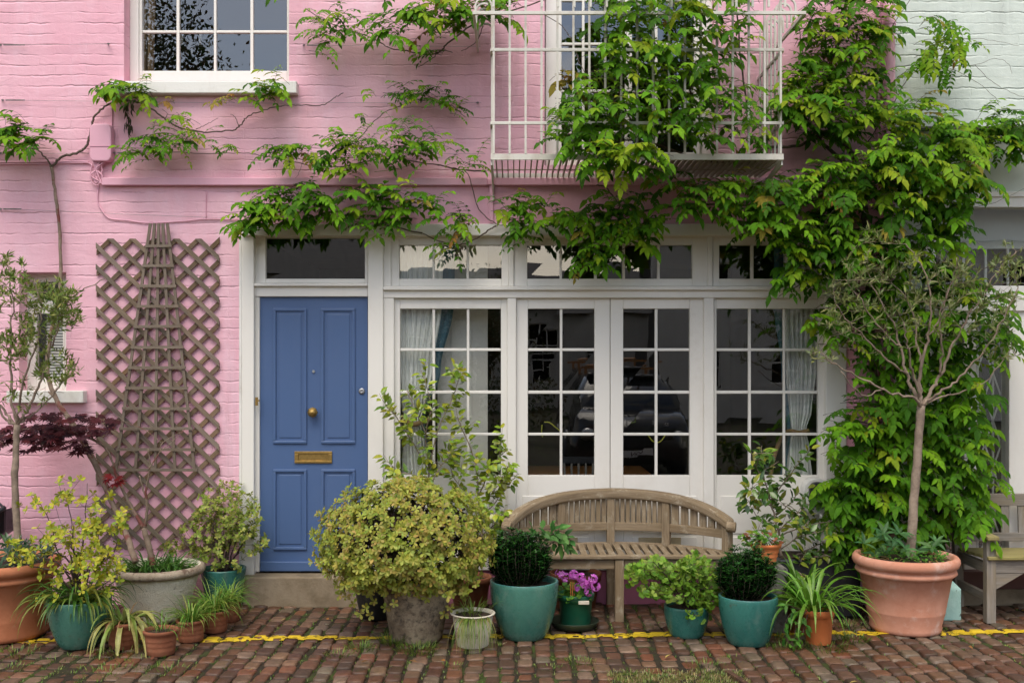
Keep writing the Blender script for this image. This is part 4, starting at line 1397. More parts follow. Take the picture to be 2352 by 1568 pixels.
# mint block, plinth, trough, tub
mb_ = thing('stone_block', 'mint painted flaking stone block standing behind the right terracotta pot', 'stone block', (gX(2175, -.45), -.45, 0))
b_ = MB(); x0, x1 = gX(2112, -.5), gX(2203, -.5); y0, y1 = -.54, -.28; zt = gZ(1333, -.5)
b_.add([(x0, y0, 0), (x1, y0, 0), (x1, y1, 0), (x0, y1, 0), (x0, y0, zt - .05), (x1, y0, zt - .05), (x1, y1, zt - .05), (x0, y1, zt - .05), (x0 + .04, y0 + .05, zt), (x1 - .04, y0 + .05, zt), (x1 - .04, y1 - .05, zt), (x0 + .04, y1 - .05, zt)],
       [(0, 1, 5, 4), (1, 2, 6, 5), (2, 3, 7, 6), (3, 0, 4, 7), (4, 5, 9, 8), (5, 6, 10, 9), (6, 7, 11, 10), (7, 4, 8, 11), (8, 9, 10, 11), (3, 2, 1, 0)])
b_.build('block', M['mintblock'], mb_, bevel=.01)
pl = thing('plinth_block', 'grey concrete block carrying the small terracotta pot beside the white doors', 'plinth', (gX(1770, -.75), -.72, 0))
b_ = MB(); b_.box(gX(1728, -.8), gX(1803, -.8), -.88, -.56, 0, gZ(1303, -.85)); b_.build('block', M['grey'], pl, bevel=.012)
tubd = thing('black_tub', 'black plastic tub with a thin rod, tilted against the wall at the left edge', 'tub', P(10, 1240, -.25))
b_ = MB()
def fr(u, v, w): return P(0, 1215, -.22) + V((.165 * u - .06, .10 * w - .03 * v, .11 * u + .075 * v - .02))
vs = [fr(-1.6, -1, -1), fr(.75, -1, -1), fr(.75, -1, 1), fr(-1.6, -1, 1), fr(-1.75, 1, -1.2), fr(1, 1, -1.2), fr(1, 1, 1.2), fr(-1.75, 1, 1.2)]
b_.add(vs, [(3, 2, 1, 0), (0, 1, 5, 4), (1, 2, 6, 5), (2, 3, 7, 6), (3, 0, 4, 7), (4, 5, 6, 7)])
b_.build('tub', M['darkplastic'], tubd, bevel=.02)
b_ = MB(); b_.tube([fr(-1.78, 1.1, -1.3), fr(1.05, 1.1, -1.3)], .016, 8); b_.build('rim', M['darkplastic'], tubd, smooth=True)
b_ = MB(); b_.tube([P(-60, 1105, -.12), P(0, 1157, -.14), P(45, 1203, -.16)], .009, 8); b_.build('rod', M['darkplastic'], tubd, smooth=True)

# ================================================================ POTS
def spec(cx, by, hwr, hwb, ry):
    df = F * CH / (by - HY); d = df
    for _ in range(6): d = df + hwb * d / F
    return dict(x=(cx - CX) * d / F, y=d - D, rr=hwr * d / F, rb=hwb * d / F, h=CH - (ry - HY) * d / F, d=d)


def pot(name, label, cat, s, style, mat, rim=None, group=None, soil=True, wob=.004, seed=0):
    t = thing(name, label, cat, (s['x'], s['y'], 0), group)
    c = (s['x'], s['y'], 0)
    rr, rb, h = s['rr'], s['rb'], s['h']
    if style == 'classic':
        prof = [(rb * .96, 0), (rb, .012), (rb * 1.015, .03), (rb * 1.0, .045), (rb + (rr * .86 - rb) * .34, h * .262), (rb + (rr * .86 - rb) * .36, h * .274), (rb + (rr * .86 - rb) * .345, h * .286),
                (rr * .855, h * .74), (rr * .905, h * .755), (rr * .945, h * .785), (rr * .93, h * .815), (rr * .895, h * .835), (rr * .915, h * .85), (rr * .975, h * .875), (rr, h * .92), (rr * .99, h * .965), (rr * .955, h * .995), (rr * .91, h), (rr * .87, h * .985), (rr * .84, h * .90), (rr * .80, h * .6)]
        sz, sr = h * .93, rr * .85
    elif style == 'egg':
        prof = [(rb * .97, 0), (rb * 1.0, .005)]
        for k in range(1, 15):
            t_ = k / 14
            prof.append((rb + (rr - rb) * math.sin(t_ * 1.62) ** .82 if t_ < .97 else rr * .997, h * t_ * .985))
        prof += [(rr * .99, h * .995), (rr * .965, h), (rr * .92, h * .997), (rr * .895, h * .975), (rr * .89, h * .8), (rr * .8, h * .6)]
        sz, sr = h * .90, rr * .895
    elif style == 'stone':
        prof = [(rb * .97, 0), (rb, .02), (rb + (rr * .87 - rb) * .55, h * .45), (rr * .86, h * .78), (rr * .875, h * .83), (rr * .95, h * .84), (rr, h * .885), (rr * 1.0, h * .94), (rr * .965, h * .985), (rr * .90, h), (rr * .845, h * .97), (rr * .82, h * .85), (rr * .8, h * .6)]
        sz, sr = h * .86, rr * .83
    elif style == 'cone':
        prof = [(rb * .97, 0), (rb, .012), (rb + (rr - rb) * .5, h * .5), (rr * .985, h * .96), (rr * .99, h), (rr * .92, h), (rr * .9, h * .9), (rr * .8, h * .5)]
        sz, sr = h * .9, rr * .9
    elif style == 'flower':
        prof = [(rb * .97, 0), (rb, .006), (rr * .88, h * .77), (rr * .90, h * .78), (rr * .965, h * .785), (rr, h * .985), (rr * .985, h), (rr * .91, h), (rr * .88, h * .9), (rr * .8, h * .5)]
        sz, sr = h * .88, rr * .88
    elif style == 'ring':
        prof = [(rb * .96, 0), (rb, .006)]
        for k in range(1, 4):
            z = h * (.22 + .2 * (k - 1)); r = rb + (rr * .93 - rb) * z / h
            prof += [(r * .995, z - .008), (r * 1.025, z), (r * .995, z + .008)]
        prof += [(rr * .92, h * .82), (rr * .97, h * .85), (rr, h * .93), (rr * .97, h), (rr * .88, h * .99), (rr * .84, h * .9), (rr * .7, h * .5)]
        sz, sr = h * .88, rr * .83
    elif style == 'lip':
        prof = [(rb * .95, 0), (rb, .006), (rr * .78, h * .4), (rr * .87, h * .8), (rr * .88, h * .90), (rr * .97, h * .955), (rr, h * .98), (rr * .97, h), (rr * .88, h * .99), (rr * .82, h * .92), (rr * .7, h * .5)]
        sz, sr = h * .9, rr * .82
    b = MB(); b.lathe(prof, 48, c, wob=wob, seed=seed)
    po = b.build('pot', mat, t, smooth=True)
    if rim:
        k = {'stone': 5, 'egg': 16, 'classic': 12}[style]
        b = MB(); rp = [(r * 1.003, z) for r, z in prof[k:-1]]
        b.lathe([(rp[0][0] * .97, rp[0][1])] + rp, 48, c, wob=wob, seed=seed, capb=False); b.build('rim', rim, po, smooth=True)
    if soil:
        b = MB(); R = random.Random(seed + 9)
        b.lathe([(sr * k / 6, sz + .012 * (1 - k / 6) + R.uniform(-.006, .006)) for k in (6, 5, 4, 3, 2, 1)] + [(.001, sz + .012)], 24, c, capb=False)
        b.build('soil', M['soil'], t, smooth=True)
    s['sz'] = sz; s['sr'] = sr
    return t


# ---------------------------------------------------------------- plant helpers
def grow_twigs(R, mb, nodes, targets, r0=.004, sag=.0, n=5, wig=.03):
    """joins every target to the nearest wood built so far; returns [(tip, direction)]"""
    pts = np.array([[*p] for p, r in nodes]); rr = [r for p, r in nodes]
    tips = []
    tg = [V(t) for t in targets]
    tg.sort(key=lambda t: float(np.min(np.sum((pts - np.array(t)) ** 2, axis=1))))
    base = pts[0]
    for t in tg:
        ta = np.array(t)
        dd = np.sqrt(np.sum((pts - ta) ** 2, axis=1))
        up = np.maximum(0, pts[:, 2] - ta[2] + .25 * np.linalg.norm(pts[:, :2] - ta[:2], axis=1) * 0)
        i = int(np.argmin(dd + up * 1.5))
        p = V(pts[i]); L = (t - p).length
        if L < .01: tips.append((t, V((0, 0, 1)))); continue
        rs = min(rr[i] * .8, r0 * (0.6 + L * 2.2)); re = max(.0012, rs * .45)
        path = []
        bend = rv(R, wig * L * 4)
        for k in range(n + 1):
            u = k / n
            path.append(p.lerp(t, u) + bend * (u * (1 - u)) + V((0, 0, -sag * L * u * (1 - u))) + (rv(R, wig * L * .4) if 0 < k < n else V()))
        mb.tube(path, [rs + (re - rs) * k / n for k in range(n + 1)], 5)
        new = []
        for k in range(2, n + 1):
            new.append([*path[k]]); rr.append(rs + (re - rs) * k / n)
        pts = np.vstack([pts, np.array(new)])
        tips.append((t, (path[-1] - path[-2]).normalized()))
    return tips


def limb(mb, path, r0, r1, n=9, R=None):
    m = len(path)
    rs = [r0 + (r1 - r0) * (i / (m - 1)) ** .8 for i in range(m)]
    if R: rs = [r * R.uniform(.93, 1.07) for r in rs]
    mb.tube(path, rs, n)
    return [(p, r) for p, r in zip(path, rs)]


def whorl(R, f, p, d, n, L, W, cols, t='spoon', spread=.9, up=.25, ja=.25):
    d = d.normalized()
    a0 = R.uniform(0, 6.28)
    x = d.orthogonal().normalized(); y = d.cross(x)
    for k in range(n):
        a = a0 + 6.2832 * k / n + R.uniform(-.3, .3)
        out = x * math.cos(a) + y * math.sin(a)
        dd = out * spread * R.uniform(.7, 1.2) + d * R.uniform(.1, .7) + V((0, 0, R.uniform(-.25, .15)))
        nn = d * .8 - out * .4 + V((0, 0, up))
        s_ = R.uniform(.7, 1.15)
        f.add(t, p, dd, nn, L * s_, W * s_, jit(R, R.choice(cols), ja))


def straps(R, mb, c, n, L, w, cols, r=.05, lift=(.5, 1.2), z0=0, droop=1.0, wmul=1, tipc=None):
    for _ in range(n):
        a = R.uniform(0, 6.283)
        o = V((math.cos(a), math.sin(a), 0))
        p = V(c) + o * r * R.random() + V((0, 0, z0))
        d = (o * R.uniform(.35, 1.0) + V((0, 0, R.uniform(*lift)))).normalized()
        l = L * R.uniform(.55, 1.1); m = 9; pts = [p]
        g = droop * R.uniform(.7, 1.3)
        for k in range(m):
            d = (d + V((0, 0, -g * (.06 + .045 * k))) + rv(R, .04)).normalized()
            pts.append(pts[-1] + d * l / m)
            if pts[-1].z < .004: pts[-1].z = .004
        ww = w * R.uniform(.7, 1.2)
        ws = [ww * (.65 + .35 * min(1, k / 3)) * (1 if k < 6 else max(.08, 1 - (k - 5) / 4.2)) for k in range(m + 1)]
        mb.ribbon(pts, ws, V((0, 0, 1)) + o * .2, jit(R, R.choice(cols), .25))


def ell(R, c, rx, ry, rz, lo=0.0):
    while True:
        v = V((R.uniform(-1, 1), R.uniform(-1, 1), R.uniform(-1, 1)))
        if lo < v.length < 1: return V((c[0] + v.x * rx, c[1] + v.y * ry, c[2] + v.z * rz))
# ================================================================ POTTED PLANTS
PIT = [(.40, .41, .03), (.33, .38, .03), (.46, .43, .045), (.22, .30, .03), (.36, .36, .03)]
PIT2 = [(.25, .31, .05), (.30, .34, .07), (.19, .27, .03), (.34, .35, .09)]
OLV = [(.165, .205, .060), (.20, .235, .085), (.13, .17, .045), (.24, .265, .12)]
OLV1 = [(.13, .20, .035), (.18, .25, .05), (.10, .155, .025), (.23, .26, .07)]
AGA = [(.10, .22, .03), (.14, .26, .04), (.07, .17, .02)]
DK = [(.012, .050, .010), (.02, .075, .014), (.008, .035, .008), (.028, .10, .018)]
CAM = [(.07, .15, .02), (.10, .19, .025), (.045, .11, .018), (.22, .25, .03)]
CAM2 = [(.20, .29, .02), (.26, .32, .025), (.13, .23, .02), (.31, .33, .03), (.17, .26, .02)]


def px_nodes(mb, lst, Y0, Y1, r0, r1, R, j=.006, n=8, sub=5):
    return limb(mb, pxpath(lst, Y0, Y1, sub, R, j), r0, r1, n, R)


# --- A  far left: olive standard in big terracotta pot
s = spec(0, 1484, 131, 103, 1284)
t = pot('potted_olive', 'young olive tree in a big ribbed terracotta pot at the left edge', 'potted tree', s, 'classic', M['terra2'], seed=1)
R = random.Random(21); b = MB(); Yp = s['y']
nd = px_nodes(b, [(46, 1300), (40, 1220), (34, 1120), (36, 1040), (39, 975)], Yp, Yp, .024, .020, R, .003, 12)
fork = nd[-1][0]
br = b.build('trunk', M['bark'], t, smooth=True)
b = MB(); nodes = []
for lst, r in (([(39, 975), (15, 950), (-20, 900), (-40, 820)], .012), ([(39, 975), (30, 930), (25, 860), (24, 760), (30, 690), (20, 610)], .011), ([(39, 975), (62, 945), (85, 890), (110, 830), (125, 760), (150, 690)], .012),
               ([(39, 975), (75, 950), (120, 910), (160, 860), (185, 820)], .009), ([(39, 975), (45, 920), (60, 860), (85, 780), (95, 700), (75, 640)], .010), ([(39, 975), (5, 955), (-10, 860), (-15, 740), (0, 640)], .010), ([(120, 800), (150, 700), (185, 668), (240, 640)], .006)):
    nodes += px_nodes(b, lst, Yp, Yp + R.uniform(-.28, .30), r, .003, R, .012, 6)
tg = []
for (cx_, cy_, rx, ry, n) in ((20, 640, 60, 60, 60), (60, 700, 50, 60, 45), (135, 680, 55, 45, 75), (30, 790, 40, 55, 40), (130, 850, 60, 50, 55), (85, 770, 50, 60, 35), (150, 730, 40, 35, 45), (-30, 780, 40, 120, 50), (60, 905, 90, 40, 40)):
    for _ in range(n):
        e = ell(R, (cx_, cy_, 0), rx, ry, 1); q = P(e.x, e.y, Yp + R.gauss(0, .16)); tg.append(q)
tips = grow_twigs(R, b, nodes, tg, .0032)
b.build('branches', M['bark'], t, smooth=True)
f = Fol()
for p, d in tips:
    if p.z < gZ(880, Yp) and R.random() < .7: continue
    for k in range(R.randint(5, 10)):
        dd = (d * .5 + rv(R, 1) + V((0, -.2, .25))); f.add('lance', p - d * R.uniform(0, .06), dd, rv(R, .8) + V((0, -.4, .6)), R.uniform(.035, .06), R.uniform(.009, .014), jit(R, R.choice(OLV1), .3))
f.build('crown', M['olive'], t)
f = Fol(); b = MB()
for _ in range(26):
    p = ell(R, (s['x'] + .12, s['y'] - .02, s['h'] + .03), .24, .20, .10)
    if p.z < s['sz']: p.z = s['sz'] + .02
    whorl(R, f, p, V((R.uniform(-.4, .4), -.6, .8)), 7, .075, .026, [(.025, .07, .02), (.035, .09, .025), (.018, .05, .018)], 'oval', 1.0)
f.build('underplanting', M['gloss'], t)

# --- B  teal pot with yellow pittosporum
s = spec(182, 1493, 70, 40, 1373)
t = pot('potted_shrub', 'open yellow leaved shrub in a teal pot between the left terracotta and stone pots', 'potted plant', s, 'egg', M['teal'], seed=2)
R = random.Random(22); b = MB(); Yp = s['y']; c0 = V((s['x'], s['y'], s['sz']))
nodes = []
for (ex, ey, dy) in ((90, 1150, .15), (150, 1120, .2), (120, 1200, -.05), (200, 1110, .1), (230, 1190, .05), (170, 1200, -.15), (60, 1240, .05), (250, 1270, .0), (140, 1290, -.2), (220, 1330, -.2), (270, 1240, .12), (30, 1270, -.1)):
    e = P(ex, ey, Yp + dy)
    nodes += limb(b, smooth_path([c0 + rv(R, .03), c0.lerp(e, .35) + V((0, 0, .10)) + rv(R, .03), c0.lerp(e, .7) + rv(R, .03), e], 5, R, .006), .007, .0022, 6)
tg = []
for (cx_, cy_, rx, ry, n) in ((170, 1130, 70, 45, 24), (90, 1160, 60, 40, 16), (250, 1180, 50, 50, 30), (210, 1240, 70, 50, 70), (120, 1240, 70, 40, 55), (190, 1310, 60, 50, 62), (50, 1265, 40, 35, 26), (130, 1300, 70, 45, 34), (250, 1300, 40, 50, 34), (285, 1200, 20, 25, 12), (120, 1370, 45, 12, 8), (210, 1365, 40, 22, 16)):
    for _ in range(n):
        e = ell(R, (cx_, cy_, 0), rx, ry, 1)
        if R.random() < .78: tg.append(P(e.x, e.y, Yp + R.gauss(-.02, .13)))
tips = grow_twigs(R, b, nodes, tg, .0028, .1)
b.build('branches', M['twig'], t, smooth=True)
f = Fol()
for p, d in tips: whorl(R, f, p, d + V((0, -.25, .3)), R.randint(4, 7), .035, .021, PIT, 'obov', .9)
f.build('foliage', M['leaf'], t)
b = MB(); straps(R, b, c0, 130, .36, .017, [(.05, .13, .02), (.08, .18, .025), (.20, .24, .04), (.11, .2, .03)], s['sr'] * .9, (.4, 1.1), 0, 1.25)
b.build('strap_leaves', M['strap'], t, smooth=True)

# --- C  stone pot with purple maple
s = spec(360.5, 1434, 107, 63, 1296)
t = pot('potted_maple', 'bare limbed purple Japanese maple in a lichened pale stone pot', 'potted tree', s, 'stone', M['stonepot'], M['stonerim'], seed=3, wob=.012)
R = random.Random(23); b = MB(); Yp = s['y']; c0 = V((s['x'], s['y'], s['sz']))
nodes = px_nodes(b, [(352, 1300), (347, 1275), (338, 1240), (330, 1212)], Yp, Yp, .022, .019, R, .002, 12)
nodes += px_nodes(b, [(330, 1212), (310, 1180), (285, 1130), (264, 1085), (258, 1060), (240, 1025), (190, 1000), (120, 985)], Yp, Yp - .05, .015, .004, R, .006, 9)
nodes += px_nodes(b, [(332, 1215), (338, 1170), (336, 1120), (345, 1070), (340, 1030)], Yp, Yp - .1, .012, .004, R, .005, 8)
nodes += px_nodes(b, [(338, 1150), (328, 1120), (320, 1092)], Yp, Yp, .008, .005, R, .002, 8)
nodes += px_nodes(b, [(340, 1080), (365, 1040), (375, 1015), (420, 990)], Yp - .1, Yp, .005, .002, R, .004, 6)
nodes += px_nodes(b, [(365, 1040), (400, 1010), (425, 985)], Yp - .08, Yp, .003, .0015, R, .004, 5)
nodes += px_nodes(b, [(375, 1020), (330, 985), (300, 975), (270, 955)], Yp - .08, Yp, .003, .0015, R, .004, 5)
nodes += px_nodes(b, [(240, 1025), (160, 990), (60, 985), (-10, 1000)], Yp - .05, Yp - .25, .004, .0018, R, .006, 6)
nodes += px_nodes(b, [(262, 1075), (275, 1060), (270, 1090)], Yp - .05, Yp - .1, .003, .0015, R, .004, 6)
tg = [P(R.uniform(50, 250), R.uniform(950, 1000), Yp + R.gauss(-.06, .15)) if R.random() < .5 else P(R.uniform(-20, 200), R.uniform(985, 1035), Yp + R.gauss(-.10, .15)) for _ in range(84)]
tips = grow_twigs(R, b, nodes[45:], tg, .0022, .0)
b.build('trunk', M['redtwig'], t, smooth=True)
f = Fol()
MP = [(.060, .014, .020), (.085, .018, .024), (.045, .012, .020), (.11, .022, .026)]


def maple(p, out, L, cols):
    n_ = V((R.uniform(-.25, .25), -.45 + R.uniform(-.3, .2), .9)); base = jit(R, R.choice(cols), .3)
    out = V((out.x * 1.3, out.y * .6 - .2, -.16 + R.uniform(-.22, .15))).normalized(); sd = out.cross(n_).normalized()
    for a, l in ((0, 1), (.5, .93), (-.5, .93), (1.05, .75), (-1.05, .75), (1.7, .45), (-1.7, .45)):
        f.add('lance', p, out * math.cos(a) + sd * math.sin(a), n_, L * l, L * .23 * (.8 if l < .5 else 1), base)


for p, d in tips:
    for k in range(R.randint(3, 4)):
        a = R.uniform(0, 6.283); maple(p + V((math.cos(a) * .05, math.sin(a) * .05, R.uniform(-.015, .015))), V((math.cos(a), math.sin(a), 0)), R.uniform(.055, .085), MP)
for (x, y) in ((255, 1092), (268, 1098), (245, 1100), (272, 1108), (262, 1110)):
    p = P(x, y, Yp - .1); maple(p, V((R.uniform(-1, 1), -.5, -.3)), .07, [(.16, .012, .018), (.20, .018, .02)])
f.build('foliage', M['leaf'], t)
b = MB(); straps(R, b, c0 + V((-.06, .02, 0)), 110, .24, .011, [(.05, .14, .02), (.08, .19, .03)], s['sr'] * .75, (.5, 1.1), 0, 1.0); straps(R, b, c0 + V((.10, .05, 0)), 60, .25, .011, [(.05, .14, .02), (.08, .19, .03)], .10, (.5, 1.1), 0, 1.0)
b.build('strap_leaves', M['strap'], t, smooth=True)
f = Fol()
for _ in range(14): whorl(R, f, ell(R, (c0.x, c0.y, c0.z + .012), s['sr'] * .85, s['sr'] * .85, .004), V((0, -.2, 1)), 4, .022, .016, [(.15, .26, .03), (.2, .3, .04)], 'spoon')
f.build('underplanting', M['leaf'], t)

# --- D  teal pot behind with round pittosporum
s = spec(513, 1404, 52, 37, 1303)
t = pot('potted_shrub', 'rounded pale green twiggy shrub in a teal pot beside the door step', 'potted plant', s, 'cone', M['teal2'], seed=4)
R = random.Random(24); b = MB(); Yp = s['y']; c0 = V((s['x'], s['y'], s['sz']))
nodes = []
for k in range(13):
    e = ell(R, (*P(522, 1195, Yp),), .22, .17, .16)
    nodes += limb(b, smooth_path([c0 + rv(R, .035), c0.lerp(e, .4) + rv(R, .025), e], 6, R, .006), .008, .0025, 6)
tg = []
for (cx_, cy_, rx, ry, n) in ((520, 1185, 80, 80, 290), (560, 1245, 55, 45, 30), (470, 1270, 55, 30, 60), (440, 1220, 30, 40, 20), (590, 1240, 25, 30, 12), (400, 1255, 30, 20, 15), (520, 1300, 45, 12, 18)):
    for _ in range(n):
        e = ell(R, (cx_, cy_, 0), rx, ry, 1, .25); tg.append(P(e.x, e.y, Yp + R.gauss(0, .12)))
tips = grow_twigs(R, b, nodes, tg, .0026)
b.build('branches', M['twig'], t, smooth=True)
f = Fol()
for p, d in tips: whorl(R, f, p, d + V((0, -.2, .35)), R.randint(5, 7), .031, .018, PIT2, 'obov', .9)
f.build('foliage', M['leaf'], t)

# --- small terracotta pots in front of the stone pot
R = random.Random(25)
small = [(369, 1509, 40, 31, 1443, 'small ribbed terracotta pot with a few grass blades, foremost of the little pots', 22, .17, .004, AGA),
         (438, 1477, 33, 28, 1421, 'small ribbed terracotta pot with bushy grass, second from the front of the row', 130, .19, .005, AGA),
         (493, 1455, 34, 27, 1399, 'small ribbed terracotta pot with grass fountain, third of the row by the stone pot', 190, .23, .005, AGA),
         (528, 1430, 27, 22, 1376, 'smallest ribbed terracotta pot at the back of the row, nearest the door step', 70, .2, .005, AGA),
         (285, 1494, 42, 32, 1424, 'small terracotta pot hidden under broad yellowing drooping strap leaves', 0, .3, .02, AGA)]
for i, (cx_, by, hw, hb, ry, lab, n, L, wd, cols) in enumerate(small):
    s = spec(cx_, by, hw, hb, ry)
    t = pot('potted_grass', lab, 'potted plant', s, 'ring', M['terra3'], seed=30 + i, group='small terracotta pots by the stone pot')
    b = MB(); c0 = V((s['x'], s['y'], s['sz']))
    if n: straps(R, b, c0, n, L * 1.2, wd * 1.35, [(.12, .25, .03), (.17, .30, .04), (.08, .19, .02), (.24, .30, .06)], s['sr'] * .8, (.5, 1.8), 0, 1.0)
    else:
        straps(R, b, c0, 46, .40, .026, [(.24, .31, .07), (.30, .34, .10), (.17, .26, .05), (.36, .33, .11)], .05, (.15, .7), 0, 1.7)
        straps(R, b, c0, 12, .25, .01, [(.28, .16, .07)], .05, (.3, .9), 0, 1.5)
    b.build('strap_leaves', M['strap'], t, smooth=True)

# --- F  big dome shrub in pitted stone pot
s = spec(957, 1481, 84, 60, 1325)
t = pot('potted_shrub', 'huge dome of yellow green and bronze leaves in a pitted dark stone pot', 'potted plant', s, 'cone', M['pitted'], seed=5, wob=.01)
R = random.Random(26); b = MB(); f = Fol(); fd = Fol(); Yp = s['y']; c0 = V((s['x'], s['y'], s['sz']))
cc0 = P(929, 1246, Yp); RX, RY, RZ = .545, .50, .395
nodes = []
for k in range(22):
    e = ell(R, cc0, RX * .7, RY * .7, RZ * .7, .5)
    nodes += limb(b, smooth_path([c0 + rv(R, .06), c0.lerp(e, .45) + rv(R, .04) + V((0, 0, .04)), e], 6, R, .01), .011, .003, 6)
b.build('branches', M['twig'], t, smooth=True)
DOM = [(.30, .32, .045), (.35, .33, .06), (.23, .28, .035), (.33, .29, .06), (.32, .36, .06), (.36, .28, .075)]
cnt = 0
while cnt < 1900:
    v = V((R.gauss(0, 1), R.gauss(0, 1), R.gauss(0, 1))).normalized()
    if v.y > .55: continue
    lump = 1 + .05 * math.sin(v.x * 9 + 1) * math.cos(v.z * 8) + .04 * math.sin(v.x * 21 + v.z * 17)
    # dome: flat-ish fringe below
    if v.z < -.55 and R.random() < .55: continue
    gap = math.sin(v.x * 13 + 2) * math.cos(v.z * 11 + v.x * 5)
    if gap > .45 and R.random() < .8: continue
    r = R.uniform(.84, 1.04) * lump
    p = V((cc0.x + v.x * RX * r, cc0.y + v.y * RY * r, cc0.z + v.z * RZ * r * (1 if v.z > 0 else .70 + .22 * abs(v.x))))
    d = V((v.x, v.y - .25, v.z * .7 + .35))
    tone = .5 + .5 * math.sin(v.x * 6 + v.z * 5)
    cols = [DOM[0], DOM[2], DOM[4]] if tone > .55 and R.random() < .7 else DOM
    whorl(R, f, p, d, R.randint(5, 6), .035, .0175, cols, 'obov', 1.0, .2)
    cnt += 1
for k in range(34):   # drooping fringe
    p = P(R.uniform(790, 1120), R.uniform(1340, 1375) - abs(R.gauss(0, 12)), Yp + R.uniform(-.42, .05))
    whorl(R, f, p, V((R.uniform(-.3, .3), -.8, .1)), 5, .036, .020, DOM, 'obov', 1.0, .2)
for (x, y) in ((828, 1408), (840, 1395), (850, 1412), (860, 1380), (885, 1395), (905, 1385), (812, 1385), (1020, 1410), (1035, 1395), (1048, 1412), (930, 1390), (955, 1380), (980, 1372), (780, 1365), (800, 1345)):
    whorl(R, f, P(x, y, Yp - R.uniform(.1, .3)), V((R.uniform(-.3, .3), -.9, .1)), 5, .036, .020, DOM, 'obov', 1.0, .2)
f.build('foliage', M['leaf'], t)
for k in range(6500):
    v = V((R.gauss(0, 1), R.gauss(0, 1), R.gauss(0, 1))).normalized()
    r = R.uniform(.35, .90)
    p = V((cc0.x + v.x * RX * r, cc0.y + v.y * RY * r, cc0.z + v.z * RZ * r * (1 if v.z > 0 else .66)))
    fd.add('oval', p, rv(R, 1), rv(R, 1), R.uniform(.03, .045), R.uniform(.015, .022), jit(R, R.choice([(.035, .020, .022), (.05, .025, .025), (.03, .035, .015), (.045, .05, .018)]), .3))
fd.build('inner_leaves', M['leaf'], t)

# --- G  black pot behind the dome
s = spec(865, 1425, 49, 34, 1330)
t = pot('plant_pot', 'plain black glazed pot half hidden behind the pitted stone pot', 'pot', s, 'egg', M['blackpot'], seed=6)
# --- H  tall camellia behind the dome shrub
s = spec(1080, 1412, 50, 36, 1322)
t = pot('potted_camellia', 'tall sparse yellow green camellia rising from a terracotta pot behind the dome shrub', 'potted plant', s, 'flower', M['terra3'], seed=7)
R = random.Random(27); b = MB(); Yp = s['y']; f = Fol(); c0 = V((s['x'], s['y'], s['sz']))


def leafy(f, path, t0, step, L, W, cols, R, tmpl='oval', dens=1.0, droop=.25):
    acc = 0; side = 1; m = len(path)
    tot = sum((path[i + 1] - path[i]).length for i in range(m - 1)); run = 0; nxt = tot * t0
    for i in range(m - 1):
        seg = path[i + 1] - path[i]; sl = seg.length
        while nxt <= run + sl and nxt <= tot:
            p = path[i] + seg * ((nxt - run) / max(sl, 1e-6)); tdir = seg.normalized()
            a = R.uniform(0, 6.283)
            o = tdir.orthogonal().normalized(); q = tdir.cross(o)
            out = o * math.cos(a) + q * math.sin(a); out.y -= .35
            d = (out * .9 + tdir * .45 + V((0, 0, -droop + R.uniform(-.3, .3)))).normalized()
            nn = V((R.uniform(-.5, .5), -.55, .75)) - d * .1
            if R.random() < dens: f.add(tmpl, p + d * .012, d, nn, L * R.uniform(.65, 1.15), W * R.uniform(.8, 1.15), jit(R, R.choice(cols), .25))
            nxt += step * R.uniform(.6, 1.4)
        run += sl


CA = [([(1080, 1320), (1000, 1270), (988, 1180), (985, 1080), (978, 1000), (990, 930), (968, 850)], .011, .0022, .45),
      ([(985, 1080), (1005, 990), (1040, 910), (1062, 845)], .006, .002, .3), ([(984, 1080), (945, 1010), (905, 950), (884, 932)], .006, .002, .35), ([(986, 1110), (950, 1090), (918, 1085), (890, 1078)], .005, .0018, .4), ([(980, 1000), (950, 930), (936, 895)], .004, .0018, .3),
      ([(1090, 1320), (1106, 1230), (1100, 1150), (1090, 1060), (1062, 985), (1050, 955)], .011, .0025, .4), ([(1098, 1140), (1130, 1070), (1165, 1030)], .006, .002, .2), ([(1101, 1160), (1140, 1120), (1172, 1060)], .005, .002, .25), ([(1103, 1190), (1140, 1150), (1170, 1110), (1188, 1090)], .005, .002, .3), ([(1104, 1210), (1080, 1150), (1040, 1090), (1030, 1040)], .005, .002, .3), ([(986, 1120), (1020, 1060), (1060, 1040)], .005, .002, .3), ([(1105, 1230), (1140, 1200), (1160, 1170)], .005, .002, .3), ([(1105, 1240), (1135, 1230), (1150, 1195)], .005, .002, .3)]
for lst, r0, r1, t0 in CA:
    pth = pxpath(lst, Yp + R.uniform(-.03, .08), Yp + R.uniform(-.14, .14), 6, R, .005)
    pth[0] = P(lst[0][0], lst[0][1], Yp + .02)
    limb(b, pth, r0, r1, 7)
    leafy(f, pth, t0, .013, .072, .042, CAM2, R, 'oval', .95)
    for k in range(5):
        i = R.randint(int(len(pth) * t0), len(pth) - 2); e = pth[i] + rv(R, .13) + V((0, -.03, .06))
        q = smooth_path([pth[i], pth[i].lerp(e, .5) + rv(R, .015), e], 4)
        b.tube(q, [.0022, .0012], 5); leafy(f, q, .2, .018, .070, .041, CAM2, R)
b.build('stem', M['bark'], t, smooth=True); f.build('foliage', M['gloss'], t)
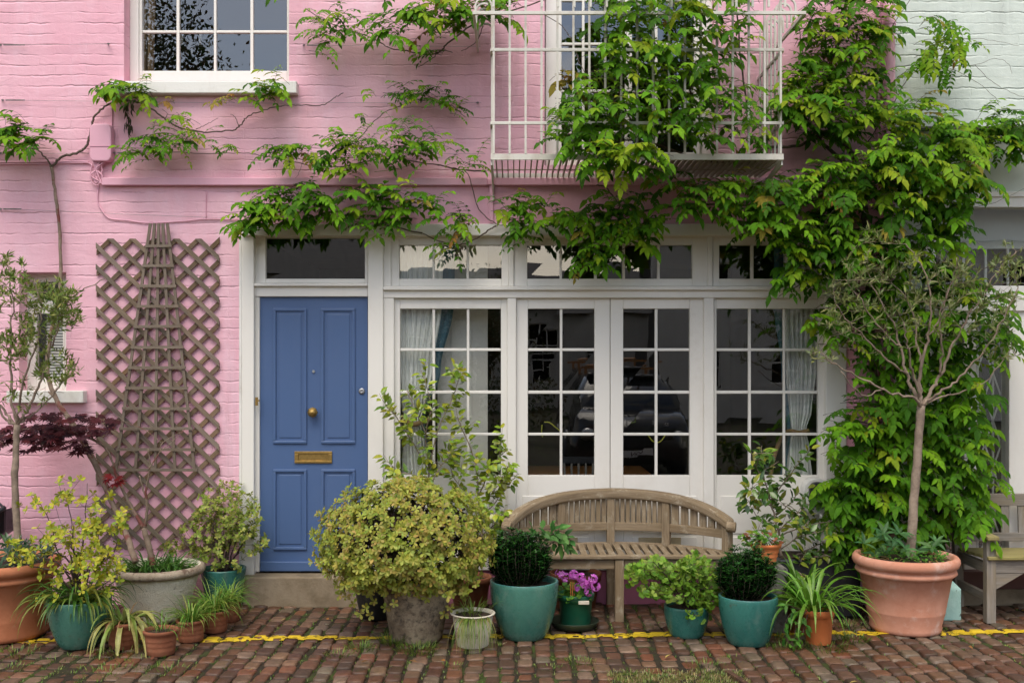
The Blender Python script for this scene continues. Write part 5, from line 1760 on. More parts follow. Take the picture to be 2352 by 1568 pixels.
# --- I  cream pot
s = spec(1086, 1491, 52, 36, 1405)
t = pot('potted_grass', 'chipped cream pot with grass hanging over its front beside the big teal pot', 'potted plant', s, 'lip', M['cream'], M['cream'] and None, seed=8)
R = random.Random(28); b = MB(); c0 = V((s['x'], s['y'], s['sz']))
b2_ = MB()
for k in range(9):
    a0 = R.uniform(3.5, 5.9); zc = R.uniform(.06, .17)
    pts = []
    for q in range(14):
        u = q / 13; rr_ = .018 * (1 - u * .7); aa = a0 + math.cos(u * 9) * rr_ / .12; z = zc + math.sin(u * 9) * rr_
        r_ = s['rb'] + (s['rr'] * .88 - s['rb']) * min(1, z / (s['h'] * .8)) ** .7 + .001
        pts.append((c0.x + math.cos(aa) * r_, c0.y + math.sin(aa) * r_, z))
    b2_.tube(pts, .0016, 5)
b2_.build('scroll_pattern', M['bark'], t)
for _ in range(95):
    x = R.uniform(-.07, .09); p = c0 + V((x, -s['sr'] * R.uniform(.2, .98), .0)); d = V((x * 2 + R.uniform(-.2, .2), -1, R.uniform(.3, 1.2))).normalized(); pts = [p]; l = R.uniform(.14, .30)
    for k in range(10):
        d = (d + V((R.uniform(-.06, .06), .06, -.34))).normalized(); q = pts[-1] + d * l / 10
        q.y = min(q.y, c0.y - (s['rb'] + (s['rr'] * .95 - s['rb']) * min(1, max(0, q.z) / s['h'])) * math.sqrt(max(.05, 1 - ((q.x - c0.x) / s['rr']) ** 2)) - .006) if q.z < s['h'] else q.y
        if q.z < .006: q.z = .006
        pts.append(q)
    b.ribbon(pts, [.0042 * (1 - .8 * (k / 10)) for k in range(11)], V((0, -1, .3)), jit(R, R.choice([(.16, .25, .04), (.24, .28, .07), (.12, .2, .03), (.32, .26, .1)]), .25))
straps(R, b, c0, 60, .16, .004, [(.12, .22, .03), (.2, .28, .05)], s['sr'] * .8, (.6, 1.6), 0, .7)
b.build('strap_leaves', M['strap'], t, smooth=True)


# --- dark box-like domes in teal pots
def dark_shrub(t, s, R, cx, cy, hx, hy, n):
    b = MB(); f = Fol(); Yp = s['y']; sc = s['d'] / F; c0 = V((s['x'], s['y'], s['sz']))
    for _ in range(n):
        a = R.uniform(0, 6.283); rr_ = math.sqrt(R.random())
        top = 1 - .42 * rr_ ** 2.5 + R.uniform(-.2, .15) + .08 * math.sin(a * 3 + cx)
        bx_ = c0 + V((math.cos(a) * rr_ * s['sr'] * .55 - s['sr'] * .12, math.sin(a) * rr_ * s['sr'] * .5 + s['sr'] * .22, 0))
        tx = V(((cx - CX) * sc + math.cos(a) * rr_ * hx * sc, Yp + s['sr'] * .15 + math.sin(a) * rr_ * hx * sc * .85, c0.z + top * 2 * hy * sc))
        q = smooth_path([bx_, bx_.lerp(tx, .5) + V((math.cos(a), math.sin(a), 0)) * .035 * rr_, tx], 6, R, .004)
        b.tube(q, [.003, .0015], 5)
        m = len(q)
        for k in range(1, m):
            for _2 in range(4 if k > 2 else 3):
                aa = R.uniform(0, 6.283); d = V((math.cos(aa), math.sin(aa), R.uniform(.1, .9)))
                f.add('oval', q[k] + rv(R, .006), d, V((-d.x * .5, -d.y * .5 - .1, .9)), R.uniform(.030, .048), R.uniform(.012, .018), jit(R, R.choice(DK[:3] if k < m - 3 else DK[1:] + [(.04, .125, .02)]), .3))
        whorl(R, f, q[-1], V((0, 0, 1)), 5, .03, .011, [DK[1], DK[3], (.04, .13, .02)], 'oval', .6)
    b.build('branches', M['twig'], t, smooth=True); f.build('foliage', M['gloss'], t)


s = spec(1204, 1474, 79, 47, 1331)
t = pot('potted_shrub', 'dark glossy clipped evergreen in the largest teal pot, left of the bench', 'potted plant', s, 'egg', M['teal'], M['tealrim'], seed=9)
dark_shrub(t, s, random.Random(29), 1194, 1290, 70, 57, 160)
R = random.Random(31); f = Fol(); b = MB()
for lst in ([(1215, 1330), (1225, 1250), (1250, 1215), (1300, 1222)], [(1225, 1330), (1240, 1260), (1270, 1225), (1312, 1240)], [(1205, 1320), (1215, 1240), (1222, 1215)], [(1240, 1300), (1262, 1250), (1288, 1245), (1300, 1262)]):
    q = pxpath(lst, s['y'] + .02, s['y'] + .10, 6); b.tube(q, [.004, .002], 6); leafy(f, q, .55, .012, .085, .042, [(.07, .19, .04), (.10, .24, .05), (.05, .14, .03)], R)
b.build('sucker_stem', M['twig'], t, smooth=True); f.build('sucker_leaves', M['leaf'], t)

# --- green plastic pot with pink geranium, on a saucer
s = spec(1322, 1441, 43, 34, 1362)
sc_ = spec(1319, 1452, 57, 50, 1432)
sau = thing('saucer', 'wide shallow dark green saucer under the green plastic pot', 'saucer', (sc_['x'], sc_['y'], 0))
b = MB(); b.lathe([(sc_['rb'] * .95, 0), (sc_['rb'], .004), (sc_['rr'], .042), (sc_['rr'] * .99, .046), (sc_['rr'] * .95, .044), (sc_['rb'] * .92, .012), (.001, .012)], 40, (sc_['x'], sc_['y'], .004), capb=True)
b.build('dish', M['saucer'], sau, smooth=True)
s['x'], s['y'] = sc_['x'] + .01, sc_['y'] + .02
t = pot('potted_geranium', 'pink flowering geranium in a green plastic pot on a saucer under the bench', 'potted plant', s, 'flower', M['greenplastic'], seed=10)
for o in list(bpy.data.objects):
    if o.parent == t: o.location.z += .015
b = MB(); lp = V((s['x'] + .045, s['y'] - s['rr'] * .955, s['h'] * .90)); b.box(lp.x - .035, lp.x + .035, lp.y - .012, lp.y + .004, lp.z - .012, lp.z + .012); b.build('paper_label', M['cream'], t, bevel=.004)
R = random.Random(33); f = Fol(); fp = Fol(); b = MB(); c0 = V((s['x'], s['y'], s['sz'] + .015))
for _ in range(95):
    p = ell(R, (c0.x - .01, c0.y - .02, c0.z + .03), .12, .12, .06)
    f.add('fan', p, V((R.uniform(-1, 1), R.uniform(-1, .4), R.uniform(-.3, .3))), V((R.uniform(-.4, .4), -.6, .7)), R.uniform(.03, .045), R.uniform(.03, .045), jit(R, R.choice([(.08, .20, .02), (.12, .26, .03), (.05, .15, .02)]), .25))
HD = []
for (x, y, n) in ((1318, 1323, 20), (1335, 1330, 24), (1345, 1345, 24), (1330, 1352, 20), (1362, 1333, 20), (1368, 1350, 22), (1300, 1330, 12), (1285, 1320, 10), (1352, 1362, 14)):
    hp = P(x, y - 4, s['y'] - R.uniform(.08, .17)); b.tube([c0 + rv(R, .03), (c0 + hp) / 2 + rv(R, .02), hp], .0018, 5)
    for _ in range(n):
        v = rv(R, 1).normalized(); fc = hp + v * .020
        if v.y > .5: continue
        for k in range(5):
            o = v.orthogonal().normalized(); q = v.cross(o); a = k * 1.2566 + R.random()
            fp.add('spoon', fc, o * math.cos(a) + q * math.sin(a) + v * .4, v, .021, .016, jit(R, R.choice([(.72, .24, .70), (.78, .33, .76), (.62, .15, .60)]), .15, .03))
b.build('flower_stems', M['leaf'] and M['twig'], t); f.build('foliage', M['leaf'], t); fp.build('flowers', M['petal'], t)
b = MB()
for x in (1311, 1315, 1319): b.tube([P(x, 1367, s['y'] - .12), P(x - 1, 1335, s['y'] - .12)], .0022, 5)
b.build('plant_sticks', M['terra4'], t)
# --- terracotta bowl under the bench
s = spec(1322, 1404, 60, 45, 1313)
t = pot('plant_pot', 'wide terracotta pot standing in shade behind the bench leg', 'pot', s, 'flower', M['terra3'], seed=11)

# --- scented geranium in small teal pot
s = spec(1577, 1468, 52, 36, 1388)
t = pot('potted_geranium', 'sprawling lime green scented geranium in the smaller teal pot before the bench', 'potted plant', s, 'egg', M['teal2'], seed=12)
R = random.Random(35); f = Fol(); b = MB(); Yp = s['y']; c0 = V((s['x'], s['y'], s['sz']))
nodes = []
for (ex, ey) in ((1470, 1310), (1500, 1290), (1550, 1320), (1600, 1285), (1620, 1330), (1640, 1350), (1540, 1360), (1500, 1350), (1590, 1390), (1570, 1300)):
    e = P(ex, ey, Yp + R.uniform(-.18, .1)); nodes += limb(b, smooth_path([c0 + rv(R, .03), c0.lerp(e, .5) + V((0, -.02, .05)) + rv(R, .02), e], 6, R, .004), .0055, .0025, 6)
tg = []
for (cx_, cy_, rx, ry, n) in ((1600, 1300, 45, 28, 90), (1625, 1355, 35, 35, 90), (1560, 1350, 55, 35, 110), (1490, 1310, 45, 22, 60), (1510, 1355, 40, 20, 50), (1600, 1395, 35, 25, 50), (1455, 1330, 20, 14, 14), (1505, 1290, 18, 12, 14), (1600, 1420, 15, 12, 12), (1545, 1310, 40, 25, 40)):
    for _ in range(n):
        e = ell(R, (cx_, cy_, 0), rx, ry, 1); tg.append(P(e.x, e.y, Yp + R.gauss(-.06, .09)))
tips = grow_twigs(R, b, nodes, tg, .0022)
b.build('stems', M['twig'], t, smooth=True)
LIME = [(.17, .31, .03), (.22, .36, .04), (.12, .25, .025), (.26, .38, .07)]
for p, d in tips:
    f.add('fan', p, d + V((R.uniform(-.8, .8), -.5, R.uniform(-.6, .2))), V((R.uniform(-.6, .6), -.7, .65)), R.uniform(.032, .055), R.uniform(.032, .055), jit(R, R.choice(LIME), .25))
    if R.random() < .6: f.add('fan', p + rv(R, .02), d + rv(R, 1), V((R.uniform(-.6, .6), -.7, .65)), R.uniform(.022, .035), R.uniform(.022, .035), jit(R, R.choice(LIME), .25))
f.build('foliage', M['leaf'], t)

s = spec(1718, 1488, 67, 43, 1366)
t = pot('potted_shrub', 'dark glossy clipped evergreen in a teal pot at the right end of the bench', 'potted plant', s, 'egg', M['teal2'], M['tealrim'], seed=13)
dark_shrub(t, s, random.Random(36), 1716, 1310, 66, 52, 140)

# --- small pot on plinth
s = spec(1758, 1440, 37, 24, 1246); Yq = -.72; dq = D + Yq
s.update(x=(1758 - CX) * dq / F, y=Yq, rr=37 * dq / F, rb=22 * dq / F, h=(1300 - 1246) * dq / F, d=dq)
zpl = gZ(1303, -.85)
s['h'] = CH - (1246 - HY) * dq / F - zpl
t = pot('potted_geranium', 'small terracotta pot of trailing seedlings standing on the grey concrete block', 'potted plant', s, 'ring', M['terra4'], seed=14)
R = random.Random(37); f = Fol(); b = MB(); c0 = V((s['x'], s['y'], s['sz']))
for _ in range(130):
    p = ell(R, (c0.x - .02, c0.y - .01, c0.z + .04), .14, .10, .06); b.tube([c0 + rv(R, .04), c0.lerp(p, .5) + V((0, 0, .03)), p], .0014, 4)
    f.add('fan', p, V((R.uniform(-1, 1), R.uniform(-1, .4), R.uniform(-.3, .3))), V((R.uniform(-.4, .4), -.6, .7)), R.uniform(.025, .045), R.uniform(.025, .045), jit(R, R.choice([(.10, .22, .02), (.15, .26, .03), (.22, .08, .04), (.06, .16, .02)]), .25))
straps(R, b, c0, 30, .22, .006, [(.25, .24, .06), (.12, .2, .03)], .06, (.3, 1.0), 0, 1.6)
for o in (b.build('stems', M['strap'], t), f.build('foliage', M['leaf'], t)): pass
for o in list(bpy.data.objects):
    if o.parent == t: o.location.z += zpl + .001
t['_z'] = 0
del t['_z']

# --- camellia in dark trough behind
tz = thing('potted_camellia', 'dark green camellia in a black trough between the bench and the climber', 'potted plant', (gX(1850, -.3), -.3, 0))
b = MB(); x0, x1 = gX(1775, -.3), gX(1960, -.3); b.box(x0, x1, -.46, -.16, 0, .40); b.build('trough', M['darkplastic'], tz, bevel=.015)
b = MB(); b.box(x0 + .02, x1 - .02, -.44, -.18, .39, .408); b.build('soil', M['soil'], tz)
R = random.Random(38); b = MB(); f = Fol(); Yp = -.34
CB = [([(1795, 1300), (1790, 1230), (1770, 1150), (1752, 1080), (1748, 1030)], .011, .0025, .25), ([(1775, 1165), (1735, 1140), (1712, 1125)], .006, .002, .3), ([(1785, 1200), (1755, 1200), (1735, 1180), (1715, 1145)], .005, .002, .35), ([(1770, 1150), (1800, 1110), (1830, 1070), (1848, 1050)], .006, .002, .3), ([(1788, 1220), (1830, 1180), (1870, 1150), (1895, 1140)], .006, .002, .3),
      ([(1790, 1230), (1840, 1210), (1890, 1200), (1915, 1195)], .006, .002, .25), ([(1800, 1290), (1850, 1265), (1890, 1245), (1925, 1225)], .007, .002, .25), ([(1800, 1290), (1860, 1280), (1900, 1275), (1930, 1290)], .006, .002, .3), ([(1760, 1110), (1735, 1070), (1725, 1040)], .005, .002, .2), ([(1788, 1215), (1760, 1230), (1730, 1225)], .005, .002, .4), ([(1800, 1300), (1830, 1310), (1850, 1330)], .005, .002, .3), ([(1780, 1180), (1810, 1160), (1835, 1130)], .005, .002, .3), ([(1795, 1260), (1830, 1235), (1860, 1225)], .005, .002, .3)]
for lst, r0, r1, t0 in CB:
    pth = pxpath(lst, Yp, Yp + R.uniform(-.22, .10), 6, R, .006); limb(b, pth, r0, r1, 7); leafy(f, pth, t0, .015, .082, .040, CAM, R, 'oval', .95)
    for k in range(4):
        i = R.randint(int(len(pth) * t0), len(pth) - 2); e = pth[i] + rv(R, .14) + V((0, -.04, .03)); q = smooth_path([pth[i], pth[i].lerp(e, .5) + rv(R, .015), e], 4)
        b.tube(q, [.0025, .0013], 5); leafy(f, q, .25, .022, .078, .040, CAM, R)
b.build('stem', M['bark'], tz, smooth=True); f.build('foliage', M['gloss'], tz)

# --- orange terracotta with agapanthus + older pot behind
s = spec(1880, 1483, 36, 28, 1397)
t = pot('potted_agapanthus', 'arching green strap leaves in a bright orange terracotta pot', 'potted plant', s, 'flower', M['terra4'], seed=15)
R = random.Random(39); b = MB(); c0 = V((s['x'], s['y'], s['sz']))
straps(R, b, c0 + V((-.04, 0, .02)), 85, .40, .022, [(.10, .24, .02), (.14, .29, .03), (.08, .19, .02), (.18, .32, .05)], .10, (.25, 1.3), 0, 1.0)
b.build('strap_leaves', M['strap'], t, smooth=True)
f = Fol(); b = MB()
for lst in ([(1850, 1400), (1815, 1410), (1800, 1450), (1815, 1480)], [(1855, 1400), (1830, 1430), (1825, 1470)], [(1850, 1400), (1825, 1395), (1805, 1385)], [(1855, 1410), (1845, 1450), (1838, 1480)]):
    q = pxpath(lst, s['y'] - .08, s['y'] - .16, 6); b.tube(q, [.003, .0015], 5); leafy(f, q, .2, .014, .060, .026, [(.05, .16, .02), (.08, .21, .03), (.11, .25, .03)], R)
b.build('trailing_stem', M['twig'], t); f.build('trailing_leaves', M['leaf'], t)
s = spec(1838, 1456, 40, 30, 1372)
t = pot('potted_agapanthus', 'older brown terracotta pot of strap leaves behind the bright orange pot', 'potted plant', s, 'flower', M['terra3'], seed=16)
b = MB(); c0 = V((s['x'], s['y'], s['sz'])); straps(R, b, c0, 45, .40, .020, [(.10, .24, .02), (.14, .29, .03), (.08, .19, .02)], .08, (.5, 1.8), 0, .75); b.build('strap_leaves', M['strap'], t, smooth=True)

# --- right olive standard in big pale terracotta
s = spec(2079.5, 1464, 118, 78, 1272)
t = pot('potted_olive', 'grey leaved olive tree with bare forked limbs in the big pale terracotta pot', 'potted tree', s, 'classic', M['terra'], seed=17)
R = random.Random(41); b = MB(); Yp = s['y']; c0 = V((s['x'], s['y'], s['sz']))
nd = px_nodes(b, [(2092, 1290), (2093, 1240), (2099, 1150), (2107, 1050), (2112, 980), (2116, 930)], Yp, Yp + .02, .030, .0255, R, .003, 14)
b.build('trunk', M['bark'], t, smooth=True)
b = MB(); nodes = []
FK = (2116, 932)
for lst, r, dy in (([FK, (2095, 912), (2040, 900), (1985, 870), (1930, 845), (1885, 812)], .011, -.25), ([FK, (2098, 895), (2082, 860), (2070, 800), (2050, 740), (2010, 670), (1985, 600)], .015, .1), ([FK, (2105, 880), (2092, 840), (2085, 790), (2075, 740)], .012, -.2), ([FK, (2112, 885), (2120, 830), (2132, 770), (2138, 700), (2120, 620), (2080, 560)], .015, -.1), ([(2118, 835), (2105, 790), (2100, 730), (2060, 660), (2000, 640)], .008, .2),
                   ([FK, (2140, 895), (2160, 860), (2185, 800), (2215, 740), (2250, 690), (2300, 610), (2335, 580)], .014, .15), ([FK, (2150, 905), (2190, 880), (2230, 840), (2270, 790), (2310, 720), (2340, 660)], .010, -.15), ([(2160, 860), (2165, 800), (2160, 720), (2190, 640), (2200, 590)], .008, -.25), ([FK, (2150, 915), (2200, 900), (2260, 880), (2320, 800)], .008, .2),
                   ([(2085, 860), (2040, 830), (1990, 780), (1950, 740), (1920, 700)], .008, -.3), ([(2132, 770), (2165, 720), (2180, 660), (2240, 600)], .006, .25), ([(2070, 800), (2035, 770), (1985, 700), (1940, 640)], .007, -.1), ([(2030, 890), (1980, 905), (1930, 850)], .005, -.3)):
    nodes += px_nodes(b, lst, Yp + .01, Yp + dy, r, .003, R, .012, 8)
tg = []
for (cx_, cy_, rx, ry, n) in ((2000, 600, 75, 60, 70), (1940, 680, 60, 70, 75), (2090, 620, 90, 60, 70), (2200, 650, 70, 60, 75), (2310, 610, 50, 55, 50), (2290, 700, 60, 60, 60), (2050, 700, 90, 60, 75), (2170, 730, 90, 60, 55), (1895, 815, 35, 22, 26), (1920, 760, 40, 40, 20), (2290, 790, 60, 50, 28), (2020, 790, 80, 40, 20), (2110, 780, 90, 50, 20), (2320, 830, 25, 20, 8), (2000, 540, 30, 22, 14)):
    for _ in range(int(n * .58)):
        e = ell(R, (cx_, cy_, 0), rx, ry, 1); tg.append(P(e.x, e.y, Yp + R.gauss(0, .20)))
tips = grow_twigs(R, b, nodes, tg, .0034, 0, 5, .05)
b.build('branches', M['bark'], t, smooth=True)
f = Fol()
for p, d in tips:
    low = p.z < gZ(760, Yp)
    for k in range(R.randint(2, 5) if low else R.randint(5, 9)):
        dd = d * .6 + rv(R, 1) + V((0, -.15, .3)); f.add('lance', p - d * R.uniform(0, .09), dd, rv(R, .8) + V((0, -.4, .6)), R.uniform(.042, .070), R.uniform(.010, .0145), jit(R, R.choice(OLV), .3))
f.build('crown', M['olive'], t)
f = Fol(); b = MB()
for (x, y) in ((1985, 1248), (2025, 1240), (2030, 1225), (2065, 1225), (2080, 1262), (2105, 1270), (2030, 1270), (2140, 1258), (2050, 1255), (2150, 1245), (2010, 1285), (2095, 1290)):
    p = P(x, y, Yp + R.uniform(-.18, .1)); p.z = max(p.z, s['sz'] + .02)
    b.tube([V((p.x, p.y, s['sz'])), p], .003, 5)
    whorl(R, f, p, V((R.uniform(-.3, .3), -.5, .9)), 7, .10, .032, [(.06, .15, .05), (.04, .11, .035), (.09, .19, .06)], 'oval', 1.0)
f.build('underplanting', M['leaf'], t); f = Fol()
for _ in range(130):
    a = R.uniform(0, 6.28); r_ = s['sr'] * math.sqrt(R.random()) * .95; p = c0 + V((math.cos(a) * r_, math.sin(a) * r_, R.uniform(.01, .05)))
    whorl(R, f, p, V((0, -.3, 1)), 3, .024, .02, [(.07, .19, .02), (.10, .24, .03)], 'spoon')
f.build('ground_cover', M['leaf'], t)['kind'] = 'stuff'
b = MB()
for _ in range(45):
    a = R.uniform(0, 6.28); r_ = s['sr'] * R.uniform(.5, 1.0); p = c0 + V((math.cos(a) * r_, math.sin(a) * r_, .02)); d = rv(R, .05); d.z = abs(d.z) * .3
    b.ribbon([p, p + d, p + d * 1.8 + V((0, 0, -.01))], [.008, .012, .003], V((0, 0, 1)), jit(R, (.33, .20, .08), .35))
b.build('dry_leaves', M['strap'], t)

# ================================================================ WISTERIA
WG = [(.085, .220, .008), (.060, .17, .007), (.110, .26, .009), (.145, .30, .010), (.042, .125, .007)]
WY = [(.19, .30, .012), (.24, .32, .015), (.16, .28, .012)]
WO = [(.26, .22, .03), (.24, .20, .03), (.28, .16, .035)]


def compound(R, f, b, p, d, L, npair, ll, col, droop=.9):
    """pinnate leaf: arching rachis with paired leaflets and a terminal one"""
    d = V(d).normalized(); pts = [V(p)]; m = 7
    dd = d.copy()
    for k in range(m):
        dd = (dd + V((0, 0, -droop * (.10 + .05 * k)))).normalized(); pts.append(pts[-1] + dd * L / m)
    b.tube(pts, [.0016, .0007], 4, cap=False)

    def at(u):
        x = u * m; i = min(m - 1, int(x)); return pts[i].lerp(pts[i + 1], x - i), (pts[i + 1] - pts[i]).normalized()
    for k in range(npair):
        u = .26 + .70 * k / max(1, npair - 1) * (.93)
        q, tt = at(u)
        sd = tt.cross(V((0, 0, 1)))
        if sd.length < .15: sd = tt.cross(V((0, -1, .2)))
        sd.normalize(); up = sd.cross(tt).normalized()
        if up.y > .3 and up.z < .3: up = -up; 
        sz = ll * (1 - .35 * abs(u - .62) / .5) * R.uniform(.88, 1.1)
        for s_ in (-1, 1):
            ld = sd * s_ * R.uniform(.75, 1.0) + tt * R.uniform(.45, .8) + V((0, 0, -.16 + R.uniform(-.22, .15))) - up * .10
            nn = up * .9 + sd * s_ * .18 + V((R.uniform(-.25, .25), -.55 + R.uniform(-.25, .2), .3))
            f.add('wist', q, ld, nn, sz * 1.06, sz * .63, jit(R, col, .16, .05))
    q, tt = at(1.0)
    sd = tt.cross(V((0, 0, 1)));
    f.add('wist', q, tt + V((0, 0, -.2)), V((R.uniform(-.3, .3), -.6, .7)), ll * 1.15, ll * .6, jit(R, col, .16, .05))


def spray(R, f, b, poly, n, Y, ll=.073, young=.14, orange=.008, droop=.62, lr=(.17, .28), out=1.0, bias=0.0, md=0.0):
    n = int(n * (.86 if Y[0] < -.8 else (1.5 if n < 40 else 1.08) if poly[0][0] < 1480 and poly[0][1] < 560 else .98)); xs = [q[0] for q in poly]; ys = [q[1] for q in poly]; k = 0; tries = 0; got = []
    while k < n and tries < n * 60:
        tries += 1
        x, y = R.uniform(min(xs), max(xs)), R.uniform(min(ys), max(ys))
        if not inpoly(x, y, poly): continue
        if md and any((x - a) ** 2 + (y - c) ** 2 < md * md for a, c in got[-60:]): continue
        got.append((x, y)); k += 1
        yy = R.uniform(*Y)
        front = (yy - Y[1]) / (Y[0] - Y[1] + 1e-6)
        s_ = R.choice((-1, 1))
        d = V((s_ * R.uniform(.1, 1.1) + bias, -out * R.uniform(.25, 1.0), R.uniform(-.15, .65)))
        L = R.uniform(*lr)
        # root the leaf up and back so that its body covers the sampled spot
        p = P(x, y, yy) - V((d.x * L * .45, 0, -.04)); p.y = min(p.y, -.012)
        c = R.random()
        if c < orange: col = R.choice(WO)
        elif c < orange + young * (.3 + 1.1 * front): col = R.choice(WY)
        else: col = R.choice(WG)
        compound(R, f, b, p, d, L, R.choice((3, 4, 5, 5, 6)), ll * R.uniform(.68, 1.22), col, droop * R.uniform(.6, 1.3))


def branch(root, stems, sprays, seed):
    """one limb of the climber: its wood, and its leaves as a child of the wood"""
    R = random.Random(seed); b = MB(); f = Fol()
    for st_ in stems:
        lst, r0, r1 = st_[0], st_[1], st_[2]; Y0 = st_[3] if len(st_) > 3 else -.035; Y1 = st_[4] if len(st_) > 4 else Y0
        limb(b, pxpath(lst, Y0, Y1, 6, R, .006), r0, r1, 7, R)
    for sp_ in sprays:
        spray(R, f, b, sp_[0], sp_[1], sp_[2], **(sp_[3] if len(sp_) > 3 else {}))
    o = b.build('branch', M['stem'], root, smooth=True)
    if f.a: f.build('foliage', M['wist'], o)
    return o


w2 = thing('wisteria', 'thin stemmed young climber curving round the pink cable box at the left', 'climber', P(300, 1270, -.2), 'climbers on the pink house')
R = random.Random(50); b = MB()
limb(b, pxpath([(312, 1290, -.62), (285, 1215, -.5), (255, 1150, -.42), (222, 1075, -.36), (175, 990, -.28), (128, 915, -.2), (108, 845, -.15), (118, 760, -.11), (134, 690, -.08), (139, 620, -.05), (137, 540, -.04), (129, 460, -.04), (119, 385, -.04)], 0, 0, 6, R, .004), .022, .0105, 10, R)
limb(b, pxpath([(250, 1120, -.40), (232, 1085, -.35), (190, 1000, -.3), (140, 930, -.22), (112, 900, -.2)], 0, 0, 6, R, .004), .010, .006, 8, R)
b.build('trunk', M['redtwig'], w2, smooth=True)
branch(w2, [([(119, 385), (106, 365), (85, 345), (40, 338), (-20, 335)], .007, .003), ([(119, 385), (140, 362), (180, 350), (198, 335), (208, 305), (216, 270), (240, 246), (262, 236), (300, 232), (330, 240), (368, 265), (395, 285), (430, 298), (478, 303), (535, 299), (555, 285), (568, 268), (600, 255), (640, 245), (685, 241), (740, 242), (770, 224), (788, 214)], .010, .003),
            ([(290, 232), (298, 215), (303, 205)], .003, .002), ([(180, 350), (204, 353)], .003, .002), ([(450, 297), (475, 285), (500, 272)], .003, .0015), ([(548, 290), (540, 270), (530, 262)], .003, .0015), ([(378, 272), (385, 262), (372, 252)], .003, .0015), ([(385, 262), (410, 265), (405, 258)], .002, .0012)],
       [([(0, 300), (40, 292), (80, 318), (120, 318), (118, 340), (85, 350), (40, 345), (0, 345)], 22, (-.2, -.04), dict(ll=.07, young=.2)), ([(-60, 290), (0, 290), (0, 350), (-60, 350)], 10, (-.2, -.04)),
        ([(218, 203), (258, 200), (282, 222), (250, 232)], 9, (-.16, -.04), dict(ll=.065, young=.25)), ([(300, 220), (345, 218), (360, 252), (335, 258)], 10, (-.16, -.05), dict(ll=.068, young=.4)), ([(600, 222), (640, 206), (672, 235), (655, 252), (610, 250)], 12, (-.16, -.05), dict(ll=.062, young=.5)),
        ([(498, 250), (535, 246), (530, 256)], 3, (-.12, -.05), dict(ll=.05, orange=.9)), ([(375, 246), (408, 248), (400, 254)], 3, (-.1, -.05), dict(ll=.036, orange=1, lr=(.08, .12))), ([(395, 288), (448, 290), (440, 306)], 4, (-.12, -.05), dict(ll=.05, young=.9)), ([(560, 248), (590, 240), (600, 252)], 3, (-.12, -.05), dict(ll=.05, young=.5, orange=.2))], 51)
R = random.Random(52); f = Fol(); b = MB()
for k in range(26):
    p = P(R.uniform(284, 306), R.uniform(235, 300), R.uniform(-.10, -.03)); f.add('wist', p, V((R.uniform(-.3, .3), -.1, -1)), V((R.uniform(-1, 1), -.7, 0)), R.uniform(.05, .075), .02, jit(R, (.05, .05, .025), .3))
b.tube(pxpath([(296, 225), (294, 250), (290, 290)], -.06), .002, 5); o = b.build('withered_spray', M['stem'], w2); f.build('withered_leaves', M['wist'], o)

w1 = thing('wisteria', 'big leafy climber spreading over the balcony, doors and right corner', 'climber', P(2000, 1330, -.15), 'climbers on the pink house')
R = random.Random(60); b = MB()
limb(b, pxpath([(2010, 1350, -.22), (2005, 1250, -.16), (2000, 1120, -.13), (2012, 980, -.16), (2005, 840, -.13), (2000, 700, -.14), (1990, 560, -.13), (1985, 450, -.12)], 0, 0, 6, R, .01), .035, .024, 12, R)
limb(b, pxpath([(1985, 450, -.12), (1972, 400, -.10), (1950, 340, -.08), (1895, 310, -.09), (1880, 290, -.1), (1900, 180, -.1), (1935, 60, -.1), (1950, -80, -.1)], 0, 0, 6, R, .008), .020, .011, 9, R)
limb(b, pxpath([(1968, 395, -.10), (1890, 330, -.10), (1886, 310, -.1)], 0, 0, 5, R, .004), .016, .010, 8, R)
b.build('trunk', M['stem'], w1, smooth=True)
branch(w1, [([(1950, 440), (1800, 470), (1600, 470), (1430, 490), (1422, 470), (1390, 430), (1370, 425)], .012, .004, -.07), ([(1430, 490), (1330, 510), (1200, 520), (1140, 515)], .008, .003, -.07), ([(1140, 518), (1120, 530), (1085, 553), (1040, 562), (995, 548), (970, 535)], .006, .004, -.07), ([(1450, 560), (1380, 600), (1330, 640)], .004, .002, -.2)],
       [([(1140, 490), (1200, 462), (1290, 492), (1340, 472), (1420, 472), (1470, 452), (1540, 492), (1530, 525), (1440, 545), (1360, 560), (1300, 535), (1200, 540), (1150, 515)], 105, (-.30, -.06)),
        ([(1380, 520), (1500, 520), (1505, 570), (1440, 590), (1390, 620), (1350, 640), (1325, 625), (1345, 560)], 45, (-.36, -.12), dict(ll=.07)), ([(1175, 545), (1240, 540), (1215, 560), (1185, 580)], 7, (-.2, -.08), dict(ll=.045)), ([(1330, 585), (1350, 590), (1335, 640)], 7, (-.3, -.15), dict(ll=.055))], 61)
branch(w1, [([(1140, 515), (1100, 480), (1075, 400), (1040, 385)], .004, .003, -.06), ([(970, 535), (900, 520), (800, 500), (700, 505), (600, 520), (560, 540)], .006, .002, -.08), ([(1040, 555), (1010, 590), (995, 600)], .002, .001, -.12)],
       [([(558, 505), (600, 462), (680, 440), (760, 455), (860, 448), (1000, 460), (1020, 490), (1000, 515), (900, 522), (820, 508), (760, 522), (690, 528), (640, 525), (580, 532)], 140, (-.28, -.05), dict(droop=.5)),
        ([(556, 520), (600, 520), (590, 548), (562, 552)], 9, (-.24, -.08)), ([(1010, 500), (1080, 500), (1080, 540), (1050, 560), (1025, 545)], 12, (-.2, -.06), dict(ll=.05)), ([(1020, 560), (1050, 565), (1045, 590), (1025, 585)], 5, (-.16, -.07), dict(ll=.045)), ([(820, 520), (900, 530), (870, 560), (845, 550)], 9, (-.26, -.1), dict(ll=.06))], 62)
